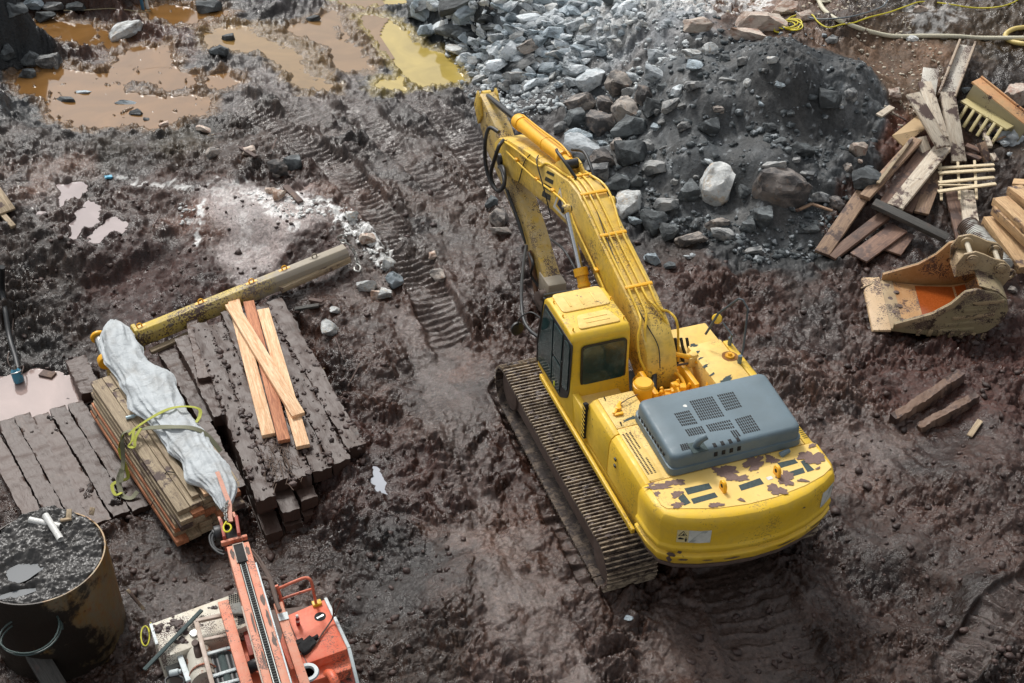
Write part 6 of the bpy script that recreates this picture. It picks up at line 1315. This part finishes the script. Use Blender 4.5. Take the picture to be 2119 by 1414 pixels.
hd_ = MB().cyl(mp(610, 195)-uu*.15, mp(672, 180)-uu*.15, .13, 28).cyl(mp(595, 200)-uu*.15, mp(612, 195)-uu*.15, .09, 24).build('rotary_motor', m_blk, mast, .01)
mb = MB()
for a, b_ in (((668, 140), (700, 285)), ((790, 110), (812, 260))):
    P, Q = mp(*a)-uu*.12, mp(*b_)-uu*.1; mb.bar(P, Q, .05, .30)
mb.build('head_side_plate', m_red, mast, .012)
MB().bar(mp(700, 150)-uu*.22, mp(790, 280)-uu*.2, .22, .12).build('head_block', m_dark, mast, .02)
for a, s_1 in (((655, 120), .04), ((768, 85), .04)): MB().bar(mp(*a), mp(a[0]+15, a[1]+40), s_1, .06).build('head_lug', m_pink, mast, .006)
for P in ([(600, 190), (575, 230), (590, 300), (640, 350), (690, 370)], [(600, 215), (595, 260), (620, 320), (680, 345)]): MB().tube(catmull([mp(*p)-uu*.1 for p in P], 5), .02, 8).build('hydraulic_hose', m_blk, mast)
for P, r in (([(880, 320), (930, 380), (985, 460), (1030, 530), (1055, 600)], .016), ([(905, 320), (960, 390), (1010, 470), (1050, 540), (1085, 640), (1100, 720)], .018), ([(960, 560), (1000, 548), (1045, 565), (1070, 640), (1100, 740), (1125, 800)], .03)): MB().tube(catmull([mp(*p)-uu*.12 for p in P], 5), r, 8).build('hydraulic_hose', m_frame, mast)
# rails, clamp, small things on the deck
m_rail = paint('orange_rail_paint', srgb(206, 110, 82), .3, .2)
rz = lambda x, y, z: q8(x, y, z)
MB().tube(catmull([rz(1130, 670, .9), rz(1230, 625, 1.0), rz(1330, 590, 1.0), rz(1375, 615, .95), rz(1395, 700, .7), rz(1415, 795, .36)], 5), .022, 10).tube([rz(1145, 755, .75), rz(1260, 715, .82), rz(1385, 675, .78)], .018, 10).tube([rz(1105, 650, .95), rz(1130, 720, .8), rz(1155, 810, .4)], .025, 10).build('guard_rail', m_rail, RG)
MB().bar(rz(1385, 800, .37), rz(1455, 778, .37), .09, .05).build('yellow_clamp', m_yel, RG, .006)
sp = thing('spray_can', q8(1275, 955, .35), 'small red spray can standing on the orange deck', 'spray can'); P = q8(1275, 955, .35)
MB().cyl(P, P+V3((0, 0, .16)), .03, 18).build('can_body', flat('dark_red_can', srgb(150, 30, 34), .3, .3), sp); MB().cyl(P+V3((0, 0, .16)), P+V3((0, 0, .20)), .022, 14).build('can_cap', m_white, sp, .003); MB().cyl(P+V3((0, 0, .07)), P+V3((0, 0, .11)), .0305, 18).build('can_band', m_white, sp)
mb = MB(); P = q8(1340, 1120, .39); mb.box(P, (.26, .18, .05), Matrix.Rotation(.6, 3, 'Z')); mb.box(P+V3((-.12, .1, .0)), (.16, .07, .05)); mb.box(P+V3((.12, .08, 0)), (.12, .06, .05), Matrix.Rotation(.5, 3, 'Z')); mb.subdiv(4).jitter(.035, 8).jitter(.015, 25); tag(mb.build('work_glove', flat('black_cloth', srgb(24, 24, 26), .9), ang=80), 'crumpled black cloth glove lying on the orange deck', 'glove')
tag(MB().tube(catmull([q8(1215, 1215, .40), q8(1290, 1190, .38), q8(1400, 1120, .38), q8(1460, 1030, .38), q8(1530, 930, .4), q8(1550, 880, .5), q8(1550, 800, .75), q8(1580, 755, .85), q8(1605, 765, .8), q8(1590, 810, .65), q8(1560, 890, .45)], 6), .013, 8).build('electric_cable', m_frame), 'dark cable looped across the orange deck edge', 'cable')
tag(MB().bar(q8(70, 1310, .35), q8(520, 842, .37), .06, .03).build('steel_lath', m_decal, None, .004), 'dark steel lath lying diagonally across the white cover', 'bar')
mb = MB(); rr = random.Random(9)
for cx_, cy_, sx_, n_1 in ((330, 960, 55, 46), (370, 1085, 22, 10), (610, 830, 16, 5), (180, 980, 30, 10), (140, 1010, 14, 5)):
    for k in range(n_1):
        p = q8(rr.gauss(cx_, sx_), rr.gauss(cy_, sx_*.5), .305); r_ = bmesh.ops.create_icosphere(mb.bm, subdivisions=1, radius=rr.uniform(.012, .045))
        for v in r_['verts']: v.co = V3((v.co.x*1.3, v.co.y*1.2, v.co.z*.6))+p
mb.jitter(.015, 25); tag(mb.build('mud_lumps', M_CLOD, None, ang=60), 'clods of mud thrown on the white cover of the rig', 'mud', kind='stuff')
lp = [V3(q8(78+34*math.cos(k*.5), 1045+78*math.sin(k*.5), .1+.004*k)) for k in range(38)]
tag(MB().tube([q8(120, 940, .34)]+lp, .010, 6).build('yellow_cable_coil', flat('yellow_cable_sheath', srgb(196, 190, 50), .5)), 'thin yellow cable coiled at the corner of the white cover', 'cable')
lp = [V3(q8(310+75*math.cos(k*.5), 1400+45*math.sin(k*.5), .0+.004*k)) for k in range(34)]
tag(MB().tube(lp, .018, 8).build('black_cable_coil', m_blk), 'black cable coiled below the grey side panel of the rig', 'cable'); tag(MB().cyl(q8(270, 1340, .1), q8(340, 1325, .12), .05, 18).cyl(q8(340, 1325, .12), q8(362, 1320, .12), .035, 14).build('power_plug', m_lt, None, .004), 'grey power plug beside the black cable coil', 'plug')
MB().lathe([(.14, 0), (.16, .03), (.15, .06), (.10, .06), (.09, .02), (.14, 0)], q8(1350, 1345, .5), n=28).build('grey_disc', m_lt, RG); MB().tube(catmull([q8(880, 1300, .1), q8(940, 1270, .2), q8(1000, 1260, .2), q8(1050, 1250, .2)], 5), .09, 18).build('flexible_duct', m_blk, RG)
MB().tube(catmull([q8(1480, 1345, .1), q8(1530, 1345, .2), q8(1560, 1400, .2), q8(1580, 1470, .1)], 5), .07, 16).build('orange_pipe', m_or, RG)
# lifting chain, sling and hook above the mast
chn = chain([q8(722, -10, .85), q8(708, 40, .9), q8(705, 90, .98), q8(712, 140, 1.04)], .032, m_chain, 'short steel chain with yellow snap hook between mast head and sling', w=.010)
MB().tube(catmull([q8(712, 150, 1.06), q8(690, 190, 1.07), q8(700, 225, 1.07), q8(730, 228, 1.07), q8(750, 200, 1.07), q8(740, 175, 1.08), q8(715, 165, 1.08)], 5), .014, 8).build('yellow_hook', flat('yellow_hook_paint', srgb(214, 206, 30), .4), chn)
ribbon([q8(640, -240, .35), q8(668, -170, .55), q8(700, -80, .7), q8(735, 10, .8), q8(740, 90, .9), q8(745, 150, .95)], .07, flat('dusty_pink_sling', srgb(190, 140, 122), .8, 0, 40), 'lifting_sling', 'dusty pink lifting sling reaching from the sheet to the mast head', 'sling')
# ================================================================== RIGHT SIDE: bucket, scrap planks, pipe, hoses
m_bst = paint('worn_bucket_steel', srgb(150, 128, 98), .7, .3, .5, srgb(176, 156, 122), chipc=srgb(86, 74, 58), dustc=srgb(180, 160, 130), dust=.6)
m_bin = paint('rusty_orange_bucket_inside', srgb(158, 112, 66), .5, .2, .4, srgb(182, 142, 96), chipc=srgb(92, 64, 44), dustc=srgb(210, 180, 140), dust=.4)
m_wet_rust = flat('orange_rust_water', srgb(150, 72, 24), .12)
m_bout = paint('olive_mud_bucket_outside', srgb(142, 130, 98), .9, .32, .55, srgb(158, 142, 112), chipc=srgb(62, 48, 40), scale=1.6)
O = V3((6.3, 2.81, 0)); O.z = max(gz(6.9, 2.5), gz(6.4, 2.6), gz(6.1, 2.2), gz(6.5, 3.2))+.0
uD = V3((.90, -.43, 0)).normalized(); wD = V3((-.43, -.90, 0)).normalized(); tl_ = V3((0, 0, 1))
BK = thing('digger_bucket', O, 'loose muddy excavator bucket lying on its back with orange rusty inside', 'bucket')
def L3(u_, w_, z_): return O+uD*u_+wD*w_+tl_*z_
def extr(P, w0, w1, mat, name, bevel=.008, par=BK):
    mb = MB(); A = [mb.bm.verts.new(L3(a, w0, b_)) for a, b_ in P]; B = [mb.bm.verts.new(L3(a, w1, b_)) for a, b_ in P]; n = len(P)
    mb.bm.faces.new(A); mb.bm.faces.new(B[::-1])
    for i in range(n): mb.bm.faces.new((A[i], B[i], B[(i+1) % n], A[(i+1) % n]))
    return mb.build(name, mat, par, bevel, 2, 30)
outer = [(.3, -.02), (1.0, -.04), (1.5, 0), (1.85, .14), (2.08, .38), (2.15, .66), (2.06, .92), (1.85, 1.08), (1.55, 1.16)]
inner = [(x-(.05 if x > 1.4 else 0), z+(.05 if x < 1.6 else 0)-(.05 if z > .9 else 0)) for x, z in outer]
HW = .82
sh = MB(); rings = []
for w_ in [HW*(k/8*2-1) for k in range(9)]: rings.append([L3(a, w_, b_) for a, b_ in outer]+[L3(a, w_, b_) for a, b_ in inner[::-1]])
sh.loft(rings).build('bucket_shell', m_bout, BK, 0, ang=35)
lin = MB(); il = [(x-.012 if x > 1.4 else x, z+.012 if z < .9 else z-.012) for x, z in inner]; rings = [[L3(a, w_, b_) for a, b_ in il]+[L3(a-.004, w_, b_+.004) for a, b_ in il[::-1]] for w_ in (-HW+.03, 0, HW-.03)]
lin.loft(rings).build('bucket_lining', m_bin, BK, ang=35)
side = [(.28, .0), (1.0, -.03), (1.5, 0.01), (1.85, .15), (2.07, .39), (2.13, .66), (2.05, .90), (1.84, 1.05), (1.45, 1.12), (1.25, 1.05), (1.05, .76), (.75, .50), (.1, .20), (.1, .04)]
for s_1 in (-1, 1):
    sp_ = extr(side, s_1*HW, s_1*(HW+.045), m_bout if s_1 > 0 else m_bin, 'side_plate', .01)
    rim = [(.1, .20), (.75, .50), (1.05, .76), (1.25, 1.05), (1.45, 1.12), (1.45, 1.03), (1.32, .98), (1.12, .68), (.82, .40), (.14, .09)]
    extr(rim, s_1*(HW+.047), s_1*(HW+.075), m_bst, 'wear_rim', .006, sp_)
    if s_1 > 0:
        for k, (a, b_, c_, e_) in enumerate([(1.05, .25, 1.75, .42), (1.15, .42, 1.9, .58), (1.3, .60, 1.95, .75), (1.45, .78, 2.0, .9), (.95, .10, 1.6, .22)]):
            mb = MB(); mb.bar(L3(a, HW+.055, b_), L3(c_, HW+.055, e_), .03, .07); mb.build('wear_bar', m_bst if k % 2 else m_bout, sp_, .006)
for k in range(7): extr([(.55+k*.2, -.03), (.63+k*.2, -.03), (.66+k*.2, .12), (.58+k*.2, .12)], HW+.045, HW+.07, m_bst, 'heel_strip', .004)
ledge = MB(); ledge.loft([[L3(-.30, w_, .00), L3(.06, w_, .03), L3(.06, w_, .09), L3(-.28, w_, .05)] for w_ in (-HW-.08, HW+.1)]).build('cutting_edge', paint('muddy_cutting_edge', srgb(190, 160, 124), .9, .22, .45, srgb(212, 186, 150)), BK, .01)
MB().loft([[L3(.05, w_, .0), L3(.32, w_, -.01), L3(.32, w_, .06), L3(.05, w_, .07)] for w_ in (-HW-.02, HW+.02)]).build('lip_plate', m_bst, BK, .006)
# holes and mud on the lip, rusty water inside
for k in range(7): MB().lathe([(.001, .012), (.05, .01), (.055, 0), (.001, 0)], L3(.2+.14*(k % 2), -HW+.15+k*.24, .062), n=14).jitter(.02, 9, k).build('mud_spot', m_frame, BK)
MB().loft([[L3(.75, w_, .045), L3(1.5, w_, .075), L3(1.72, w_, .16), L3(1.5, w_, .08)] for w_ in (-HW+.1, HW-.25)]).build('rusty_water', m_wet_rust, BK)
# ears with pins
ear = [(1.2, .95), (1.15, 1.25), (1.25, 1.48), (1.45, 1.55), (1.62, 1.50), (1.80, 1.42), (2.02, 1.38), (2.16, 1.25), (2.2, 1.0), (2.12, .8), (1.9, 1.0), (1.6, 1.1)]
for w_ in (-.42, .20): extr(ear, w_, w_+.055, m_bst, 'hinge_ear', .01)
for (u_, z_) in ((1.42, 1.38), (1.98, 1.24)):
    MB().cyl(L3(u_, -.46, z_), L3(u_, .32, z_), .05, 20).build('hinge_pin', paint('pale_worn_pin', srgb(180, 170, 150), .2, .1, .4), BK)
    for w_ in (-.36, .255): MB().cyl(L3(u_, w_-.01, z_), L3(u_, w_+.05, z_), .12, 26).build('pin_boss', m_bst, BK, .012)
    MB().cyl(L3(u_, .30, z_), L3(u_, .33, z_), .085, 24).build('pin_cap', m_bst, BK, .008)
extr([(1.2, .9), (1.5, 1.05), (1.5, 1.22), (1.25, 1.2)], -.36, .2, m_bst, 'hinge_crossplate', .01)
MB().ring(L3(2.32, -.2, .80), (.2, 1, .2), .12, .03, 22, 8).build('lifting_ring', m_bst, BK)

# buried steel beams right
m_bur = paint('mud_crusted_steel', srgb(118, 94, 78), 1., .4, .6, srgb(94, 72, 60), chipc=srgb(66, 50, 44), dustc=srgb(120, 98, 84), dust=.8)
for (a, b_, w, h, lb_) in ((c5(470, 1150), c5(900, 880), .16, .5, 'mud crusted steel plank on edge, half buried in the mud at right'), (c5(640, 1190), c5(1010, 990), .14, .3, 'lower mud crusted pole half buried beside the standing plank')):
    P, Q = on(*a, .25), on(*b_, .3); P.z = gz(P.x, P.y)-h*.14; Q.z = gz(Q.x, Q.y)+h*.08
    board(P, Q, w, h, m_bur, lb_, None, 'buried_beam', 'steel beam', jit=.03)
for (a, b_, w, lb_) in ((c5(940, 1300), c5(1010, 1200), .1, 'short pale board scrap on the mud at the right edge'), (c5(290, 330), c5(550, 265), .04, 'long thin stick lying above the bucket'), (c5(250, 360), c5(380, 305), .03, 'thin twig left of the bucket edge')): board(on(*a, .05), on(*b_, .06), w, .03, w_grey, lb_, None, 'wood_scrap' if w > .05 else 'stick', 'wood scrap')

# scrap planks
w_pale = wood('pale_muddy_board', srgb(214, 204, 186), srgb(186, 168, 146), .45, 10); w_tan = wood('tan_old_board', srgb(176, 146, 118), srgb(130, 104, 86), .40, 14); w_brn = wood('brown_muddy_board', srgb(142, 112, 94), srgb(104, 80, 70), .55, 14)
m_wst = paint('muddy_white_steel', srgb(206, 204, 194), .9, .15, .5, srgb(180, 170, 156), scale=1.3)
def b4(a, b_, w, th, mat, lb_, l0=.12, l1=.12, name='plank', cat='plank', **k):
    return board(on(*c4(*a), l0), on(*c4(*b_), l1), w/2.72/86, th, mat, lb_, None, name, cat, **k)
b4((400, 925), (165, 1265), 78, .08, w_tan, 'tan plank at the lower left of the scrap pile, pointing at the machine', .2, .1)
b4((520, 1050), (215, 1285), 62, .08, w_brn, 'long brown plank just right of the lowest tan plank', .2, .08)
b4((600, 1120), (370, 1290), 100, .05, w_brn, 'broad muddy board at the bottom of the scrap pile', .15, .06); b4((640, 1150), (560, 1260), 90, .05, w_brn, 'short broad board right of the broad muddy board', .1, .05)
b4((700, 625), (405, 950), 55, .10, w_tan, 'long brown plank running down from the plywood panel', .35, .3); b4((672, 618), (480, 870), 18, .05, w_grey, 'thin batten along the upper side of the long brown plank', .5, .4)
b4((745, 680), (520, 985), 58, .08, w_brn, 'muddy plank between long brown plank and pale plank', .3, .25)
b4((850, 665), (575, 1005), 82, .09, w_pale, 'broad pale muddy plank running down to the dark plank', .5, .3)
b4((815, 800), (725, 1040), 72, .07, w_tan, 'tan plank end left of the pale slatted pallet', .25, .12); b4((745, 870), (650, 1030), 46, .06, w_brn, 'short brown plank left of the tan plank end', .2, .12)
b4((455, 980), (870, 1180), 66, .10, w_dark, 'nearly black plank lying across the lower scrap planks', .42, .3)
b4((742, 300), (840, 610), 72, .06, w_pale, 'pale spotted plank in the upper scrap pile', .6, .55); b4((780, 225), (755, 400), 86, .05, m_wst, 'blue grey steel plate behind the pale spotted plank', .4, .3, 'steel_plate', 'steel plate')
b4((675, 365), (850, 665), 82, .06, w_pale, 'pale pointed plank crossing the spotted plank', .75, .7)
b4((722, 610), (770, 740), 60, .06, w_pale, 'short pale plank under the crossing planks', .35, .3); b4((740, 430), (690, 470), 30, .04, w_pale, 'pale edge strip beside the pointed plank', .4, .4)
pp = [on(*c4(*q), .35) for q in ((560, 600), (710, 482), (745, 560), (622, 658))]
mb = MB(); A = [mb.bm.verts.new(p) for p in pp]; B = [mb.bm.verts.new(p-V3((0, 0, .03))) for p in pp]; mb.bm.faces.new(A); mb.bm.faces.new(B[::-1])
for i in range(4): mb.bm.faces.new((A[i], B[i], B[(i+1) % 4], A[(i+1) % 4]))
tag(mb.build('plywood_panel', paint('tan_ply', srgb(188, 160, 120), .4, .1, .6)), 'small tan plywood panel under the crossing planks', 'panel')
# steel channels
def channel(a, b_, w, h, lb_, l0, l1, mats=(m_wst, w_grey)):
    P, Q = on(*c4(*a), l0), on(*c4(*b_), l1); d = (Q-P).normalized(); u = V3((0, 0, 1)); u = (u-d*u.dot(d)).normalized(); s = u.cross(d); r = thing('steel_channel', P, lb_, 'steel channel')
    MB().bar(P, Q, w, .02, u).build('web', mats[0], r, .003)
    for k in (-1, 1): MB().bar(P+s*k*w/2+u*h/2, Q+s*k*w/2+u*h/2, .05, h, u).build('flange', paint('rusty_flange%d' % k, srgb(166, 148, 128), .5, .3), r, .005)
channel((980, 95), (862, 400), .36, .16, 'open steel channel with pale web at the top of the scrap pile', .2, .35)
b4((872, 360), (935, 750), 78, .10, w_pale, 'pale muddy board below the open channel, reaching the pallet', .45, .3)
b4((890, 920), (955, 1190), 62, .08, w_brn, 'muddy plank below the pallet, left one of two', .15, .1); b4((975, 915), (1005, 1100), 76, .10, w_pale, 'muddy pale plank below the pallet, right one of two', .2, .15)
pl_ = thing('slatted_pallet', on(*c4(980, 860), .3), 'pale slatted wooden pallet lying on the muddy boards', 'pallet')
def ps(a, b_, w, z, nm_):
    P, Q = on(*c4(*a), z), on(*c4(*b_), z); MB().bar(P, Q, w, .035).build(nm_, w_fresh2, pl_, .004)
w_fresh2 = flat('pale_slat_wood', srgb(220, 202, 168), .7, 0, 25)
for a, b_ in (((832, 760), (838, 965)), ((930, 750), (940, 962)), ((1024, 742), (1036, 958))): ps(a, b_, .055, .34, 'bearer')
for a, b_, w in (((818, 785), (1135, 765), .09), ((820, 812), (1137, 792), .10), ((822, 866), (1135, 836), .10), ((822, 880), (1040, 880), .04), ((818, 916), (1145, 872), .10)): ps(a, b_, w, .385, 'slat')
# corrugated pipe
P, Q = on(*c4(985, 1110), .28), on(*c4(1185, 1350), .25); d = Q-P; L = d.length; prof = [(.12, 0)]
n = 30
for i in range(n): prof += [(.235, L*(i+.15)/n), (.235, L*(i+.55)/n), (.20, L*(i+.65)/n), (.20, L*(i+.95)/n)]
prof += [(.12, L)]
m_cor, t, b = newmat('corrugated_plastic'); v_ = coords(t); lk(t, mixc(t, ramp(t, noi(t, v_, 2.2, 6, .6), [(.48, 0.), (.56, 1.)]), srgb(190, 190, 184), srgb(92, 76, 66)), b.inputs['Base Color']); b.inputs['Roughness'].default_value = .5
tag(MB().lathe(prof, P, d, 30).build('corrugated_pipe', m_cor, None, ang=50), 'muddy corrugated pipe behind the loose bucket', 'pipe')
# heavy timbers at the right edge
for a, b_, w, th, lb_, l0 in (((1125, 1075), (1330, 1360), 110, .22, 'lowest thick timber of the stack at the right edge', .15), ((1150, 1015), (1340, 1200), 62, .2, 'middle thick timber of the right edge stack', .42), ((1165, 965), (1345, 1130), 85, .18, 'upper thick pale timber of the right edge stack', .58), ((1245, 905), (1380, 1010), 80, .2, 'topmost thick timber at the right edge', .62), ((1240, 870), (1400, 880), 60, .12, 'flat reddish timber behind the thick timbers', .4)):
    b4(a, b_, w, th, wood('edge_timber_'+str(w), srgb(206, 174, 130), srgb(166, 128, 90), .38, 12), lb_, l0, l0+.03, 'timber', 'timber')
# big steel pile section, comb plate
sp2 = thing('steel_pile', on(*c4(1100, 380), .3), 'long rusty orange steel pile lying at the right edge', 'steel pile'); P, Q = on(*c4(1030, 290), .55), on(*c4(1330, 530), .5); d = (Q-P).normalized(); s = V3((-d.y, d.x, 0)).normalized(); s = s if s.y < 0 else -s
m_pile = paint('orange_rust_pile', srgb(198, 158, 112), .4, .2, .5, srgb(206, 140, 92), dust=.5); m_pw = paint('olive_web', srgb(160, 150, 118), .5, .2, .5)
MB().bar(P, Q, .34, .05).build('top_flange', m_pile, sp2, .01); MB().bar(P+s*.16-V3((0, 0, .26)), Q+s*.16-V3((0, 0, .26)), .04, .5).build('web', m_pw, sp2, .005); MB().bar(P-s*.2-V3((0, 0, -.02)), Q-s*.2-V3((0, 0, -.02)), .05, .08).build('flange_lip', m_pile, sp2, .005)
cp = thing('comb_plate', on(*c4(1100, 470), .3), 'yellowish slotted comb plate leaning below the steel pile', 'steel part'); m_cp = paint('cream_comb', srgb(196, 182, 132), .6, .15)
P, Q = on(*c4(965, 400), .45), on(*c4(1225, 560), .4); d = (Q-P).normalized(); s = V3((d.y, -d.x, 0)).normalized(); s = s if s.y < 0 else -s
MB().bar(P, Q, .28, .05).build('top_plate', m_cp, cp, .008)
for k in range(6): c = P.lerp(Q, .16+k*.15); MB().bar(c+s*.14, c+s*.42-V3((0, 0, .35)), .07, .05).build('comb_tooth', m_cp, cp, .006)
b4((1065, 545), (1112, 665), 26, .08, w_pale, 'white stained post stump below the comb plate', .25, .2, 'post', 'post'); b4((1120, 705), (1145, 745), 30, .08, w_pale, 'short white stained block right of the pallet', .2, .15, 'block', 'block')
b4((1060, 640), (1100, 745), 46, .07, w_tan, 'upright tan board end above the pallet', .45, .2); b4((975, 655), (1055, 690), 40, .06, w_brn, 'brown broken board above the pallet', .2, .15); b4((975, 700), (1060, 735), 40, .06, w_brn, 'reddish brown board directly above the pallet', .2, .12)
b4((1115, 640), (1200, 605), 12, .03, w_tan, 'thin reddish batten beside the plastic bags', .2, .2)
for (x, y, w, h, mt, lb_, sd) in ((1235, 615, .55, .4, m_sheet, 'crumpled white plastic bag at the right edge', 1), (1190, 600, .5, .35, m_blk, 'glossy black plastic bag behind the white one', 2), (1195, 645, .2, .12, m_sheet, 'small white plastic scrap below the bags', 3), (1220, 705, .12, .1, m_sheet, 'tiny white plastic scrap near the pallet', 4)):
    p = on(*c4(x, y), .1); mb = MB(); bmesh.ops.create_icosphere(mb.bm, subdivisions=4, radius=.5)
    for v in mb.bm.verts: nn = 1+.5*mnoise.fractal(v.co*2.5+V3((sd*7, 0, 0)), 1, 2, 4); v.co = V3((v.co.x*w*nn, v.co.y*w*.7*nn, v.co.z*h*nn))+p
    tag(mb.build('plastic_bag', mt, None, ang=70), lb_, 'plastic bag')
b4((485, 490), (560, 440), 40, .05, w_pale, 'pale splintered board on the mud left of the scrap pile', .12, .12); b4((560, 470), (640, 515), 16, .03, w_pale, 'pale lath end left of the plywood panel', .1, .1)
b4((20, 1025), (110, 985), 18, .04, w_tan, 'bent pale root crossing the foot of the dark heap, left half', .12, .16, 'root', 'root'); b4((110, 985), (225, 1025), 16, .04, w_tan, 'bent pale root crossing the foot of the dark heap, right half', .16, .1, 'root', 'root')
# hoses and cables on the bank
c9 = lambda x, y: (1399+x/2.943, y/2.943)
def line(P, r, mat, name, label, cat, lift=.04, k=5, n=10): return tag(MB().tube(catmull([on(*c9(*p), lift) for p in P], k), r, n).build(name, mat), label, cat)
m_ph = flat('pale_hose', srgb(206, 200, 176), .5); m_yh = flat('cream_yellow_hose', srgb(220, 196, 120), .45); m_yc = flat('yellow_cable', srgb(214, 200, 40), .5); m_gc = flat('grey_cable', srgb(104, 112, 118), .5)
line([(862, -10), (900, 60), (980, 120), (1080, 160), (1200, 198), (1330, 222), (1500, 220), (1700, 222), (1850, 232), (2150, 232)], .055, m_ph, 'drain_hose', 'thick pale hose running across the bank at the top right', 'hose')
line([(2170, 165), (2080, 172), (2030, 190), (2005, 220), (2040, 252), (2120, 268), (2170, 266)], .06, m_yh, 'yellow_hose', 'cream yellow hose loop at the right edge of the bank', 'hose')
line([(2090, -5), (2050, 18), (1980, 40), (1880, 50), (1780, 45), (1700, 32), (1600, 18), (1490, 12), (1420, 32), (1300, 75), (1180, 105), (1080, 140), (1010, 150), (940, 168), (900, 160), (860, 130), (830, 92), (780, 85), (700, 105), (650, 150), (605, 170), (600, 190), (628, 200)], .018, m_yc, 'yellow_cable', 'thin yellow cable strung along the bank at the top right', 'cable', .05, 6, 8)
line([(690+60*math.cos(k*.8)+25*math.sin(k*.31), 150+26*math.sin(k*.8)+10*math.cos(k*.5)) for k in range(34)], .016, m_yc, 'yellow_cable_tangle', 'tangle of yellow cable at the upper edge of the heap', 'cable', .06, 4, 8)
line([(640, -5), (690, 45), (760, 90), (830, 112), (900, 118), (1050, 105), (1180, 72), (1260, 38), (1292, -5)], .02, m_gc, 'grey_cable', 'grey cable hanging in an arc at the top of the bank', 'cable', .06, 5, 8)
line([(905+36*math.cos(k*.45), 0+12*math.sin(k*.45)) for k in range(15)], .03, m_ph, 'pale_hose_ring', 'pale ring of hose at the top edge of the photo', 'hose')
